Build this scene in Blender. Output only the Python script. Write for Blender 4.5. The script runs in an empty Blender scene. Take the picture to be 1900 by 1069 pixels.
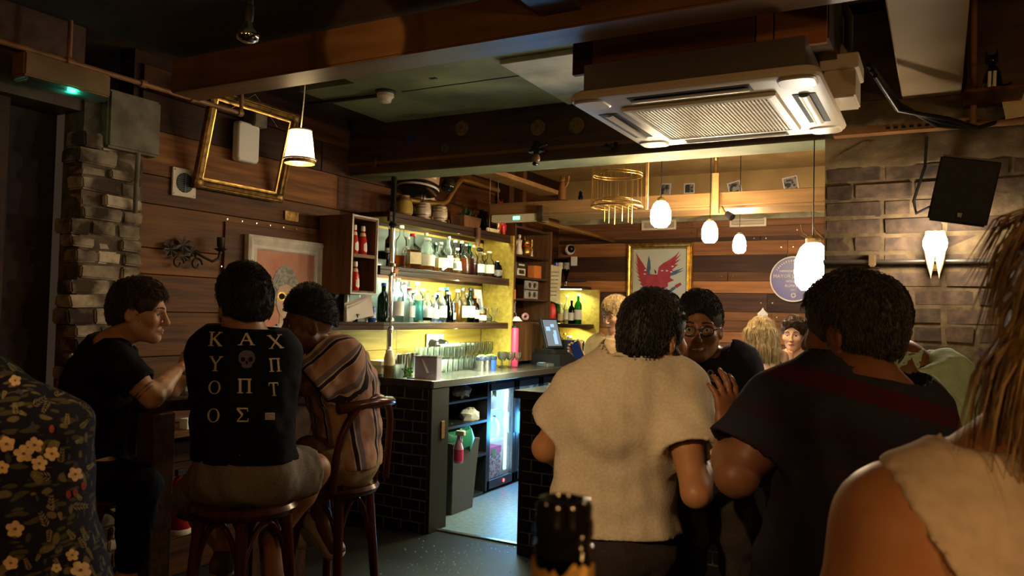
import bpy, bmesh, math, random
import numpy as np
from math import sin, cos, pi, radians, sqrt, atan2, exp
from mathutils import Vector, Matrix
from mathutils.bvhtree import BVHTree

# ------------------------------------------------------------------ camera
SC = bpy.context.scene
COL = SC.collection
EYE = np.array([0.0, 0.0, 1.49])
FPX = 1470.0                                  # focal length in pixels of the 1900 px wide frame
YAW, PITCH, ROLL = radians(28.46), radians(1.82), radians(1.42)
_f = np.array([-sin(YAW) * cos(PITCH), cos(YAW) * cos(PITCH), sin(PITCH)])
_r = np.array([cos(YAW), sin(YAW), 0.0])
_u = np.cross(_r, _f)
RT, UP, FW = cos(ROLL) * _r + sin(ROLL) * _u, -sin(ROLL) * _r + cos(ROLL) * _u, _f
cam_data = bpy.data.cameras.new('camera')
cam_data.sensor_width = 36.0
cam_data.lens = FPX / 1900.0 * 36.0
cam_data.clip_start = 0.02
cam_data.dof.use_dof = True
cam_data.dof.focus_distance = 4.2
cam_data.dof.aperture_fstop = 9.0
cam = bpy.data.objects.new('camera', cam_data)
COL.objects.link(cam)
cam.matrix_world = Matrix(((RT[0], UP[0], -FW[0], EYE[0]), (RT[1], UP[1], -FW[1], EYE[1]), (RT[2], UP[2], -FW[2], EYE[2]), (0, 0, 0, 1)))
SC.camera = cam

# ------------------------------------------------------------------ world, exposure
w = bpy.data.worlds.new('world'); SC.world = w; w.use_nodes = True
w.node_tree.nodes['Background'].inputs[0].default_value = (0.5, 0.33, 0.2, 1)
w.node_tree.nodes['Background'].inputs[1].default_value = 0.02
SC.view_settings.view_transform = 'Standard'
SC.view_settings.look = 'None'
SC.view_settings.exposure = 1.5
SC.view_settings.gamma = 1.0
SC.view_settings.use_curve_mapping = False
SC.cycles.max_bounces = 8
SC.cycles.transparent_max_bounces = 24
SC.cycles.sample_clamp_indirect = 4.0
SC.cycles.caustics_reflective = False
SC.cycles.caustics_refractive = False
SC.cycles.blur_glossy = 0.5

# ------------------------------------------------------------------ lamps of the room and added lights
WARM, TUNG, LED = (1.0, 0.62, 0.27), (1.0, 0.50, 0.16), (0.86, 1.0, 0.62)
def point(name, loc, power, color, size=0.05):
    d = bpy.data.lights.new(name, 'POINT'); d.energy = power; d.color = color; d.shadow_soft_size = size
    o = bpy.data.objects.new(name, d); o.location = loc; COL.objects.link(o); return o
def spot(name, loc, target, power, color, angle, blend=0.6, size=0.05):
    d = bpy.data.lights.new(name, 'SPOT'); d.energy = power; d.color = color; d.spot_size = radians(angle); d.spot_blend = blend; d.shadow_soft_size = size
    o = bpy.data.objects.new(name, d); o.location = loc; COL.objects.link(o)
    o.rotation_euler = (Vector(target) - Vector(loc)).to_track_quat('-Z', 'Y').to_euler(); return o
def strip(name, loc, sx, sy, direction, power, color):
    d = bpy.data.lights.new(name, 'AREA'); d.shape = 'RECTANGLE'; d.size = sx; d.size_y = sy; d.energy = power; d.color = color
    o = bpy.data.objects.new(name, d); o.location = loc; COL.objects.link(o)
    q = Vector(direction).to_track_quat('-Z', 'Y'); o.rotation_euler = q.to_euler(); return o
# LED strips under the bar shelves (each runs along the wall, x = -3.4 .. -3.7)
strip('led_strip_top', (-3.45, 5.36, 2.135), 0.02, 1.66, (-0.35, 0, -1), 15, LED)
strip('led_strip_upper', (-3.45, 5.36, 1.762), 0.02, 1.66, (-0.35, 0, -1), 22, LED)
strip('led_strip_lower', (-3.45, 5.36, 1.374), 0.02, 1.66, (-0.35, 0, -1), 20, LED)
strip('led_strip_corner', (-3.5, 7.74, 1.755), 0.02, 0.4, (0, 0.3, -1), 2.5, LED).rotation_euler = (radians(15), 0, pi / 2)
strip('led_strip_corner_low', (-3.5, 7.74, 1.365), 0.02, 0.4, (0, 0.3, -1), 3.5, (1.0, 0.9, 0.4)).rotation_euler = (radians(15), 0, pi / 2)
strip('led_puck', (-3.5, 4.86, 1.765), 0.05, 0.05, (0, 0, -1), 5, (0.9, 1.0, 0.88))
spot('beam_spot', (-1.15, 1.3, 2.32), (-1.86, 2.27, 2.47), 7, WARM, 15, 0.25, 0.01)
# lamps of the room behind and beside the camera, plus added lights
point('bulb_behind_left', (-2.4, -0.9, 2.1), 3.0, TUNG, 0.06)
point('bulb_behind_right', (1.3, -0.4, 1.9), 9.0, TUNG, 0.06)
point('bulb_behind', (-0.2, -1.3, 1.9), 7.0, TUNG, 0.06)
spot('added_shirt_spot', (-1.0, -1.2, 2.4), (-0.92, 2.25, 1.05), 85, (1.0, 0.62, 0.29), 24, 0.7, 0.04)  # unseen spot added to brighten the white t-shirt
point('added_duct_light', (1.3, 1.5, 1.9), 4.0, WARM, 0.06)  # light without a fixture, added to brighten the underside of the cream duct
point('candle_right', (0.32, 0.5, 1.16), 0.35, TUNG, 0.02)
# ------------------------------------------------------------------ helpers: rays, materials, meshes
def ray(px, py): return RT * (px - 950) / FPX + UP * (534.5 - py) / FPX + FW
def at(px, py, d): return EYE + ray(px, py) * d                  # the point that far in front of the camera
def on(px, py, axis, v):                                        # the point on a wall, a floor or a shelf
    d = ray(px, py); return EYE + d * ((v - EYE[axis]) / d[axis])
rnd = random.Random(7)
MATS = {}
def nodes(name):
    m = bpy.data.materials.new(name); m.use_nodes = True
    nt = m.node_tree; b = nt.nodes['Principled BSDF']; MATS[name] = m
    return m, nt, b
def setc(b, c, rough=0.6, metal=0.0, spec=0.4):
    b.inputs['Base Color'].default_value = (*c, 1); b.inputs['Roughness'].default_value = rough
    b.inputs['Metallic'].default_value = metal; b.inputs['Specular IOR Level'].default_value = spec
def N(nt, t, **kw):
    n = nt.nodes.new(t)
    for k, v in kw.items(): setattr(n, k, v)
    return n
def mat(name, c, rough=0.6, metal=0.0, var=0.12, scale=30.0, bump=0.0, c2=None, vary=0.0, spec=0.4, stretch=(1, 1, 1), detail=4.0, emit=None, sub=0.0, lo=0.35, hi=0.65, sheen=0.0):
    """noise between two colours on object coordinates, optional bump, optional change from object to object"""
    m, nt, b = nodes(name); setc(b, c, rough, metal, spec)
    if c2 is None: c2 = tuple(max(0, x * (1 - var * 2)) for x in c)
    tc = N(nt, 'ShaderNodeTexCoord'); mp = N(nt, 'ShaderNodeMapping'); mp.inputs['Scale'].default_value = stretch
    oi = N(nt, 'ShaderNodeObjectInfo'); add = N(nt, 'ShaderNodeVectorMath', operation='ADD')
    mul = N(nt, 'ShaderNodeVectorMath', operation='SCALE'); mul.inputs['Scale'].default_value = 9.0
    cmb = N(nt, 'ShaderNodeCombineXYZ')
    for i in range(3): nt.links.new(oi.outputs['Random'], cmb.inputs[i])
    nt.links.new(cmb.outputs[0], mul.inputs[0]); nt.links.new(tc.outputs['Object'], add.inputs[0]); nt.links.new(mul.outputs[0], add.inputs[1])
    nt.links.new(add.outputs[0], mp.inputs[0])
    ns = N(nt, 'ShaderNodeTexNoise'); ns.inputs['Scale'].default_value = scale; ns.inputs['Detail'].default_value = detail
    nt.links.new(mp.outputs[0], ns.inputs['Vector'])
    rp = N(nt, 'ShaderNodeValToRGB'); rp.color_ramp.elements[0].position = lo; rp.color_ramp.elements[1].position = hi
    rp.color_ramp.elements[0].color = (*c2, 1); rp.color_ramp.elements[1].color = (*c, 1)
    nt.links.new(ns.outputs['Fac'], rp.inputs[0])
    out = rp.outputs[0]
    if vary:
        hs = N(nt, 'ShaderNodeHueSaturation'); mr = N(nt, 'ShaderNodeMapRange')
        mr.inputs['To Min'].default_value = 1 - vary; mr.inputs['To Max'].default_value = 1 + vary
        nt.links.new(oi.outputs['Random'], mr.inputs[0]); nt.links.new(mr.outputs[0], hs.inputs['Value']); nt.links.new(out, hs.inputs['Color']); out = hs.outputs[0]
    nt.links.new(out, b.inputs['Base Color'])
    if bump:
        bp = N(nt, 'ShaderNodeBump'); bp.inputs['Strength'].default_value = bump; bp.inputs['Distance'].default_value = 0.01
        nt.links.new(ns.outputs['Fac'], bp.inputs['Height']); nt.links.new(bp.outputs[0], b.inputs['Normal'])
    if emit: b.inputs['Emission Color'].default_value = (*emit[0], 1); b.inputs['Emission Strength'].default_value = emit[1]
    if sub:
        b.inputs['Subsurface Weight'].default_value = sub; b.inputs['Subsurface Radius'].default_value = (0.012, 0.004, 0.002); b.inputs['Subsurface Scale'].default_value = 1.0
    if sheen: b.inputs['Sheen Weight'].default_value = sheen
    return m
def plain(name, c, rough=0.5, metal=0.0, spec=0.5):
    m, nt, b = nodes(name); setc(b, c, rough, metal, spec)
    # a faint grain in the gloss keeps it from being perfectly even
    tc = N(nt, 'ShaderNodeTexCoord'); ns = N(nt, 'ShaderNodeTexNoise'); ns.inputs['Scale'].default_value = 60
    mr = N(nt, 'ShaderNodeMapRange'); mr.inputs['To Min'].default_value = max(0.02, rough * 0.85); mr.inputs['To Max'].default_value = min(1, rough * 1.15)
    nt.links.new(tc.outputs['Object'], ns.inputs['Vector']); nt.links.new(ns.outputs['Fac'], mr.inputs[0]); nt.links.new(mr.outputs[0], b.inputs['Roughness'])
    return m
def glow(name, c, strength):
    m = bpy.data.materials.new(name); m.use_nodes = True; nt = m.node_tree; nt.nodes.clear()
    e = N(nt, 'ShaderNodeEmission'); e.inputs[0].default_value = (*c, 1); e.inputs[1].default_value = strength
    o = N(nt, 'ShaderNodeOutputMaterial'); nt.links.new(e.outputs[0], o.inputs[0]); MATS[name] = m
    return m
def glass(name, c, haze=0.12, edge=0.25):
    """thin coloured glass: see-through, a bit of body colour, a glossy coat stronger at grazing angles"""
    m = bpy.data.materials.new(name); m.use_nodes = True; nt = m.node_tree; nt.nodes.clear()
    t = N(nt, 'ShaderNodeBsdfTransparent'); t.inputs[0].default_value = (*c, 1)
    d = N(nt, 'ShaderNodeBsdfTranslucent'); d.inputs[0].default_value = (*c, 1)
    g = N(nt, 'ShaderNodeBsdfGlossy'); g.inputs['Roughness'].default_value = 0.06
    lw = N(nt, 'ShaderNodeLayerWeight'); lw.inputs[0].default_value = edge
    m1 = N(nt, 'ShaderNodeMixShader'); m1.inputs[0].default_value = haze
    m2 = N(nt, 'ShaderNodeMixShader'); o = N(nt, 'ShaderNodeOutputMaterial')
    nt.links.new(t.outputs[0], m1.inputs[1]); nt.links.new(d.outputs[0], m1.inputs[2])
    nt.links.new(lw.outputs['Fresnel'], m2.inputs[0]); nt.links.new(m1.outputs[0], m2.inputs[1]); nt.links.new(g.outputs[0], m2.inputs[2])
    nt.links.new(m2.outputs[0], o.inputs[0]); MATS[name] = m
    return m
def wood(name, c1, c2, axis=0, rough=0.55, vary=0.35, scale=1.0, bump=0.25):
    s = [14 * scale] * 3; s[axis] = 0.9 * scale
    return mat(name, c1, rough, c2=c2, scale=2.2, stretch=s, bump=bump, vary=vary, detail=6.0, lo=0.3, hi=0.7, spec=0.2)

class MB:
    """gathers shapes into one mesh"""
    def __init__(s): s.v, s.f, s.m, s.k = [], [], [], 0
    def use(s, k): s.k = k; return s
    def add(s, vs, fs):
        b = len(s.v); s.v += [tuple(map(float, p)) for p in vs]
        for f in fs: s.f.append(tuple(b + i for i in f)); s.m.append(s.k)
        return s
    def box(s, c, d, rz=0.0, M=None):
        vs = [Vector((x * d[0] / 2, y * d[1] / 2, z * d[2] / 2)) for x in (-1, 1) for y in (-1, 1) for z in (-1, 1)]
        if M is not None: vs = [M @ p for p in vs]
        if rz: R = Matrix.Rotation(rz, 3, 'Z'); vs = [R @ p for p in vs]
        c = Vector(c)
        return s.add([p + c for p in vs], [(0, 1, 3, 2), (4, 6, 7, 5), (0, 4, 5, 1), (2, 3, 7, 6), (0, 2, 6, 4), (1, 5, 7, 3)])
    def span(s, lo, hi): return s.box([(a + b) / 2 for a, b in zip(lo, hi)], [abs(b - a) for a, b in zip(lo, hi)])
    def ring(s, c, ax, r, n, e=None):
        ax = Vector(ax).normalized(); t = Vector((0, 0, 1)) if abs(ax.z) < 0.9 else Vector((1, 0, 0))
        u = ax.cross(t).normalized(); w = ax.cross(u)
        return [Vector(c) + u * cos(2 * pi * i / n) * r + w * sin(2 * pi * i / n) * (e or r) for i in range(n)]
    def loft(s, rings, caps=True, close=False):
        n = len(rings[0]); vs = [p for r in rings for p in r]; fs = []
        for j in range(len(rings) - 1 + (1 if close else 0)):
            for i in range(n):
                a, b = j * n, ((j + 1) % len(rings)) * n
                fs.append((a + i, a + (i + 1) % n, b + (i + 1) % n, b + i))
        if caps and not close: fs += [tuple(range(n))[::-1], tuple(range((len(rings) - 1) * n, len(rings) * n))]
        return s.add(vs, fs)
    def cyl(s, a, b, r1, r2=None, n=12, caps=True):
        r2 = r1 if r2 is None else r2; ax = Vector(b) - Vector(a)
        return s.loft([s.ring(a, ax, r1, n), s.ring(b, ax, r2, n)], caps)
    def tube(s, pts, r, n=8, close=False, r2=None):
        pts = [Vector(p) for p in pts]; L = len(pts); rs = []
        up = None
        for i, p in enumerate(pts):
            if close: t = pts[(i + 1) % L] - pts[i - 1]
            else: t = pts[min(i + 1, L - 1)] - pts[max(i - 1, 0)]
            t.normalize()
            if up is None: up = t.cross(Vector((0.31, 0.17, 0.93))).normalized()
            u = (up - t * up.dot(t)).normalized(); up = u; w = t.cross(u)
            rr = r if r2 is None else r + (r2 - r) * i / (L - 1)
            rs.append([p + u * cos(2 * pi * k / n) * rr + w * sin(2 * pi * k / n) * rr for k in range(n)])
        return s.loft(rs, not close, close)
    def lathe(s, prof, c=(0, 0, 0), n=16, e=1.0, caps=True):
        c = Vector(c)
        return s.loft([[c + Vector((r * cos(2 * pi * i / n), r * e * sin(2 * pi * i / n), z)) for i in range(n)] for r, z in prof], caps)
    def ball(s, c, r, n=12, m=8, M=None):
        if not hasattr(r, '__len__'): r = (r, r, r)
        rs = []
        for j in range(m + 1):
            th = pi * (j + 0.02) / (m + 0.04)
            q = [Vector((r[0] * sin(th) * cos(2 * pi * i / n), r[1] * sin(th) * sin(2 * pi * i / n), -r[2] * cos(th))) for i in range(n)]
            if M is not None: q = [M @ p for p in q]
            rs.append([p + Vector(c) for p in q])
        return s.loft(rs)
    def prism(s, poly, o, u, v, h):
        """a flat outline (pairs in the u, v frame at o) given a thickness h along u x v"""
        o, u, v = Vector(o), Vector(u), Vector(v); w = u.cross(v).normalized() * h; n = len(poly)
        a = [o + u * p[0] + v * p[1] for p in poly]
        return s.add(a + [p + w for p in a], [tuple(range(n))[::-1], tuple(range(n, 2 * n))] + [(i, (i + 1) % n, n + (i + 1) % n, n + i) for i in range(n)])
    def frame(s, o, u, v, W, H, prof):
        """a mitred picture frame: prof = (inset, height) pairs swept round the rectangle W x H"""
        o, u, v = Vector(o), Vector(u), Vector(v); w = u.cross(v).normalized(); rs = []
        for ins, h in prof:
            rs.append([o + u * x + v * y + w * h for x, y in ((ins, ins), (W - ins, ins), (W - ins, H - ins), (ins, H - ins))])
        return s.loft(rs, False, True)
    def shift(s, d): s.v = [(x + d[0], y + d[1], z + d[2]) for x, y, z in s.v]; return s
    def xform(s, M): s.v = [tuple(M @ Vector(p)) for p in s.v]; return s
    def mesh(s, name, mats, smooth=None, bevel=0.0):
        me = bpy.data.meshes.new(name); me.from_pydata(s.v, [], s.f)
        for m in (mats if isinstance(mats, (list, tuple)) else [mats]): me.materials.append(m)
        if len(me.materials) > 1: me.polygons.foreach_set('material_index', s.m)
        b = bmesh.new(); b.from_mesh(me); bmesh.ops.recalc_face_normals(b, faces=b.faces)
        if bevel: bmesh.ops.bevel(b, geom=list(b.edges), offset=bevel, segments=2 if bevel > 0.004 else 1, affect='EDGES', clamp_overlap=True)
        b.to_mesh(me); b.free()
        if smooth is not None:
            me.polygons.foreach_set('use_smooth', [True] * len(me.polygons)); me.set_sharp_from_angle(angle=radians(smooth))
        return me

def link(o, parent=None):
    COL.objects.link(o)
    if parent is not None: o.parent = parent
    return o
def tag(o, label=None, cat=None, group=None, kind=None):
    if label: o['label'] = label
    if cat: o['category'] = cat
    if group: o['group'] = group
    if kind: o['kind'] = kind
    return o
def thing(name, label, cat, loc=(0, 0, 0), rz=0.0, group=None):
    o = bpy.data.objects.new(name, None); o.empty_display_size = 0.05; o.location = loc; o.rotation_euler = (0, 0, rz)
    link(o); return tag(o, label, cat, group)
def part(name, mb, mats, parent, smooth=None, bevel=0.0, label=None, world=False, kind=None, up=None):
    """a mesh under its thing; world=True means the shape was given in room coordinates"""
    if world:
        r = parent
        while r is not None: mb.shift(tuple(-x for x in r.location)); r = r.parent
    o = bpy.data.objects.new(name, mb.mesh(name, mats, smooth, bevel)); link(o, parent)
    if label: o['label'] = label
    if kind: o['kind'] = kind
    return o
def solo(name, mb, mats, label, cat, smooth=None, bevel=0.0, group=None, kind=None, base=None):
    """a thing made of one mesh, its origin at its base"""
    v = np.array(mb.v); lo, hi = v.min(0), v.max(0)
    base = base or ((lo[0] + hi[0]) / 2, (lo[1] + hi[1]) / 2, lo[2])
    mb.shift(tuple(-x for x in base))
    o = bpy.data.objects.new(name, mb.mesh(name, mats, smooth, bevel)); o.location = base; link(o)
    return tag(o, label, cat, group, kind)
def struct(name, mb, mats, label=None, smooth=None, bevel=0.0):
    o = bpy.data.objects.new(name, mb.mesh(name, mats, smooth, bevel)); link(o); return tag(o, label, None, None, 'structure')
def inst(name, me, parent, loc=(0, 0, 0), rot=(0, 0, 0), scale=(1, 1, 1)):
    o = bpy.data.objects.new(name, me); o.location = loc; o.rotation_euler = rot; o.scale = scale; return link(o, parent)
def dup(root, loc, rz=0.0, label=None, group=None, scale=None):
    r = root.copy(); COL.objects.link(r); r.location = loc; r.rotation_euler = (0, 0, rz)
    if scale: r.scale = (scale,) * 3
    if label: r['label'] = label
    if group: r['group'] = group
    for ch in list(root.children):
        c = ch.copy(); COL.objects.link(c); c.parent = r
        for g in list(ch.children):
            d = g.copy(); COL.objects.link(d); d.parent = c
    return r
def text_mb(txt, size, o, u, v, depth=0.001, align='CENTER'):
    """flat lettering laid on the plane (o, u, v)"""
    cu = bpy.data.curves.new('lettering', 'FONT'); cu.body = txt; cu.size = size; cu.align_x = align; cu.extrude = 0; cu.resolution_u = 2
    ob = bpy.data.objects.new('lettering', cu); COL.objects.link(ob)
    dg = bpy.context.evaluated_depsgraph_get(); me = bpy.data.meshes.new_from_object(ob.evaluated_get(dg))
    mb = MB(); o, u, v = Vector(o), Vector(u), Vector(v); w = u.cross(v).normalized() * depth
    mb.add([o + u * p.co.x + v * p.co.y + w for p in me.vertices], [tuple(p.vertices) for p in me.polygons])
    bpy.data.objects.remove(ob); bpy.data.curves.remove(cu); bpy.data.meshes.remove(me)
    return mb
# ------------------------------------------------------------------ materials
wood_dark = wood('wood_dark', (0.06, 0.022, 0.007), (0.018, 0.007, 0.003), 1)
wood_mid = wood('wood_mid', (0.14, 0.05, 0.011), (0.036, 0.012, 0.004), 1)
wood_orange = wood('wood_orange', (0.25, 0.10, 0.021), (0.085, 0.031, 0.008), 1)
woodx_dark = wood('woodx_dark', (0.085, 0.038, 0.022), (0.032, 0.015, 0.01), 0)
woodx_mid = wood('woodx_mid', (0.20, 0.085, 0.035), (0.10, 0.04, 0.018), 0)
woodx_orange = wood('woodx_orange', (0.36, 0.15, 0.05), (0.2, 0.08, 0.028), 0)
wood_shelf = wood('wood_shelf', (0.06, 0.03, 0.018), (0.028, 0.014, 0.009), 1, 0.4)
wood_panel = wood('wood_panel', (0.52, 0.37, 0.07), (0.34, 0.23, 0.04), 1, 0.5, 0.1)
wood_side = wood('wood_side', (0.15, 0.07, 0.028), (0.07, 0.032, 0.014), 2)
wood_pale = wood('wood_pale', (0.38, 0.22, 0.09), (0.25, 0.14, 0.05), 0)
wood_stool = wood('wood_stool', (0.10, 0.03, 0.014), (0.05, 0.014, 0.008), 2, 0.22, 0.1, 1.0, 0.05)
wood_table = wood('wood_table', (0.07, 0.035, 0.018), (0.03, 0.014, 0.008), 0, 0.5, 0.1)
ceil_green = mat('ceil_green', (0.23, 0.26, 0.13), 0.7, c2=(0.11, 0.12, 0.06), scale=2.5, bump=0.15, detail=8)
ceil_dark = mat('ceil_dark', (0.07, 0.042, 0.022), 0.8, c2=(0.02, 0.015, 0.012), scale=3.0, bump=0.2)
ceil_tan = mat('ceil_tan', (0.42, 0.27, 0.10), 0.7, c2=(0.30, 0.18, 0.06), scale=4, bump=0.4, detail=8)
beam_brown = mat('beam_brown', (0.20, 0.095, 0.035), 0.42, c2=(0.12, 0.055, 0.02), scale=5, bump=0.06, stretch=(0.4, 3, 3))
beam_dark = mat('beam_dark', (0.085, 0.042, 0.022), 0.5, c2=(0.04, 0.02, 0.012), scale=5, bump=0.08, stretch=(0.4, 3, 3))
plaster_pale = mat('plaster_pale', (0.42, 0.42, 0.3), 0.5, c2=(0.22, 0.22, 0.15), scale=4, bump=0.25, detail=8)
plaster_tan = mat('plaster_tan', (0.48, 0.33, 0.13), 0.65, c2=(0.34, 0.21, 0.075), scale=3, bump=0.3, detail=8)
duct_cream = mat('duct_cream', (0.55, 0.43, 0.27), 0.55, c2=(0.45, 0.34, 0.2), scale=3)
brick_mat = mat('brick', (0.11, 0.075, 0.052), 0.8, c2=(0.05, 0.036, 0.03), scale=22, bump=0.35, vary=0.35, detail=6)
mortar = mat('mortar', (0.165, 0.125, 0.072), 0.9, c2=(0.10, 0.075, 0.045), scale=25, bump=0.5, detail=6)
render_rough = mat('render_rough', (0.17, 0.125, 0.065), 0.9, c2=(0.08, 0.06, 0.035), scale=9, bump=1.0, detail=9)
pier_brick = mat('pier_brick', (0.42, 0.35, 0.26), 0.9, c2=(0.06, 0.036, 0.024), scale=7, bump=0.8, vary=0.5, detail=8, lo=0.42, hi=0.62)
pier_mortar = mat('pier_mortar', (0.16, 0.12, 0.085), 0.9, c2=(0.06, 0.045, 0.03), scale=14, bump=1.0)
concrete = mat('concrete', (0.22, 0.2, 0.15), 0.85, c2=(0.13, 0.115, 0.085), scale=12, bump=0.5)
floor_mat = mat('floor_dark', (0.012, 0.0105, 0.0085), 0.55, c2=(0.005, 0.0045, 0.004), scale=7, bump=0.12, detail=8, spec=0.2)
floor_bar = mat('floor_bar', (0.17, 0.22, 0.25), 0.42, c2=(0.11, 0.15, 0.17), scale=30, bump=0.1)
tile_black = mat('tile_black', (0.012, 0.011, 0.012), 0.16, c2=(0.008, 0.008, 0.008), scale=4, bump=0.02, spec=0.6)
grout = mat('grout', (0.15, 0.125, 0.1), 0.8, scale=40)
worktop_dark = mat('worktop_dark', (0.05, 0.045, 0.04), 0.25, c2=(0.025, 0.022, 0.02), scale=12)
steel = plain('steel', (0.55, 0.55, 0.53), 0.25, 1.0)
steel_dark = plain('steel_dark', (0.16, 0.15, 0.14), 0.4, 0.8)
chrome = plain('chrome', (0.75, 0.75, 0.75), 0.12, 1.0)
gold = mat('gold', (0.62, 0.40, 0.10), 0.32, 0.9, c2=(0.34, 0.2, 0.05), scale=25, bump=0.2)
gold_dark = mat('gold_dark', (0.36, 0.22, 0.06), 0.42, 0.7, c2=(0.14, 0.08, 0.025), scale=30, bump=0.4)
brass = plain('brass', (0.42, 0.25, 0.07), 0.32, 0.9)
copper_paint = mat('copper_paint', (0.32, 0.16, 0.065), 0.45, c2=(0.2, 0.09, 0.035), scale=9, bump=0.05)
cream_plastic = plain('cream_plastic', (0.62, 0.55, 0.42), 0.4)
white_plastic = plain('white_plastic', (0.75, 0.73, 0.68), 0.4)
white_paint = mat('white_paint', (0.78, 0.74, 0.65), 0.45, c2=(0.62, 0.58, 0.5), scale=14)
paper = mat('paper', (0.80, 0.78, 0.72), 0.8, c2=(0.7, 0.68, 0.62), scale=8)
paper_cream = mat('paper_cream', (0.75, 0.66, 0.42), 0.8, c2=(0.62, 0.52, 0.3), scale=20)
paper_grey = mat('paper_grey', (0.38, 0.36, 0.33), 0.8, c2=(0.18, 0.17, 0.16), scale=40)
black_plastic = plain('black_plastic', (0.014, 0.014, 0.015), 0.4)
black_matte = plain('black_matte', (0.01, 0.01, 0.011), 0.7)
black_gloss = plain('black_gloss', (0.008, 0.008, 0.009), 0.12)
grey_plastic = plain('grey_plastic', (0.06, 0.06, 0.062), 0.5)
grey_panel = mat('grey_panel', (0.022, 0.019, 0.016), 0.6, c2=(0.016, 0.014, 0.012), scale=60)
red_plastic = plain('red_plastic', (0.55, 0.02, 0.02), 0.35)
pink_plastic = plain('pink_plastic', (0.75, 0.06, 0.18), 0.4)
green_bag = plain('green_bag', (0.02, 0.16, 0.1), 0.35)
orange_card = mat('orange_card', (0.65, 0.2, 0.04), 0.6, scale=20)
blue_plastic = plain('blue_plastic', (0.02, 0.06, 0.3), 0.3)
lilac = mat('lilac', (0.42, 0.38, 0.52), 0.45, c2=(0.38, 0.34, 0.48), scale=10)
ceramic = mat('ceramic', (0.62, 0.55, 0.42), 0.25, c2=(0.45, 0.38, 0.27), scale=16)
ceramic_brown = mat('ceramic_brown', (0.22, 0.13, 0.05), 0.25, c2=(0.13, 0.07, 0.03), scale=10)
teal = plain('teal', (0.02, 0.32, 0.34), 0.4)
leaf_green = mat('leaf_green', (0.12, 0.32, 0.05), 0.6, c2=(0.05, 0.16, 0.02), scale=20)
slate_panel = mat('slate_panel', (0.03, 0.04, 0.028), 0.35, c2=(0.018, 0.024, 0.018), scale=5)
G_clear = glass('glass_clear', (0.93, 0.97, 0.95), 0.2, 0.22)
G_frost = glass('glass_frost', (0.9, 0.97, 0.95), 0.5, 0.2)
G_green = glass('glass_green', (0.06, 0.30, 0.07), 0.2)
G_dkgreen = glass('glass_dkgreen', (0.015, 0.06, 0.03), 0.2)
G_brown = glass('glass_brown', (0.25, 0.09, 0.015), 0.2)
G_blue = glass('glass_blue', (0.05, 0.15, 0.5), 0.3)
G_pane = glass('glass_pane', (0.93, 0.97, 0.98), 0.02, 0.12)
L_amber = glass('liquid_amber', (0.85, 0.36, 0.05), 0.45)
L_gold = glass('liquid_gold', (0.9, 0.6, 0.12), 0.5)
L_red = glass('liquid_red', (0.5, 0.05, 0.02), 0.5)
L_dark = glass('liquid_dark', (0.12, 0.02, 0.01), 0.3)
L_clear = glass('liquid_clear', (0.9, 0.96, 0.95), 0.45)
L_blue = glass('liquid_blue', (0.45, 0.85, 0.85), 0.5)
L_orange = glass('liquid_orange', (0.95, 0.45, 0.05), 0.6)
LED_MAT = glow('led_glow', (0.9, 1.0, 0.68), 14)
BULB = glow('bulb_glow', (1.0, 0.86, 0.62), 14)
BULB_HOT = glow('bulb_glow_hot', (1.0, 0.88, 0.70), 22)
GREEN_LED = glow('green_led', (0.05, 1.0, 0.55), 5)
RED_LED = glow('red_led', (1.0, 0.03, 0.03), 4)
FRIDGE_GLOW = glow('fridge_glow', (0.55, 0.85, 1.0), 7)
SCREEN = glow('screen_glow', (0.35, 0.55, 0.8), 0.5)
SCREEN_DIM = glow('screen_dim', (0.14, 0.16, 0.17), 0.6)
# ------------------------------------------------------------------ the setting
XW, YF, YB, ZC = -3.7, 7.9, 3.6, 2.78           # left wall, far wall, brick wall, ceiling
struct('floor', MB().span((-5.2, -2.6, -0.05), (3.2, 8.0, 0)), floor_mat, 'dark worn floor of the bar room')
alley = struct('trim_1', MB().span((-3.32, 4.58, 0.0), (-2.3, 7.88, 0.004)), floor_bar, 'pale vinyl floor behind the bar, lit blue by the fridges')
struct('trim_2', MB().span((-3.02, 4.545, 0.0), (-2.29, 4.58, 0.012)), steel, 'metal threshold strip of the pale floor', bevel=0.003)

# left wall: rows of reclaimed boards
wl = struct('wall_left', MB().span((XW - 0.14, 2.66, 0), (XW - 0.022, 8.0, 2.95)), wood_dark, 'wall of reclaimed wooden boards')
rows, z = [], 0.0
for h in [0.2, 0.24, 0.18, 0.22, 0.2, 0.17, 0.24, 0.2, 0.14, 0.235, 0.155, 0.24, 0.2, 0.14, 0.235]:
    rows.append((z, min(h, 2.76 - z))); z += h
kinds = [wood_dark, wood_mid, wood_mid, wood_orange]
for i, (z0, h) in enumerate(rows):
    if h < 0.03: continue
    y = 2.70
    while y < 7.88:
        L = min(rnd.uniform(0.9, 2.3), 7.88 - y)
        if 7.88 - y - L < 0.35: L = 7.88 - y
        t = rnd.uniform(0.018, 0.026)
        k = wood_orange if (i == 8 and y < 3.3) else kinds[rnd.choice([0, 1, 1, 2, 2, 0, 3, 1])]
        part('board', MB().span((XW - 0.022, y + 0.002, z0 + 0.002), (XW - 0.022 + t, y + L - 0.002, z0 + h - 0.002)), k, wl, bevel=0.002)
        y += L
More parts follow.
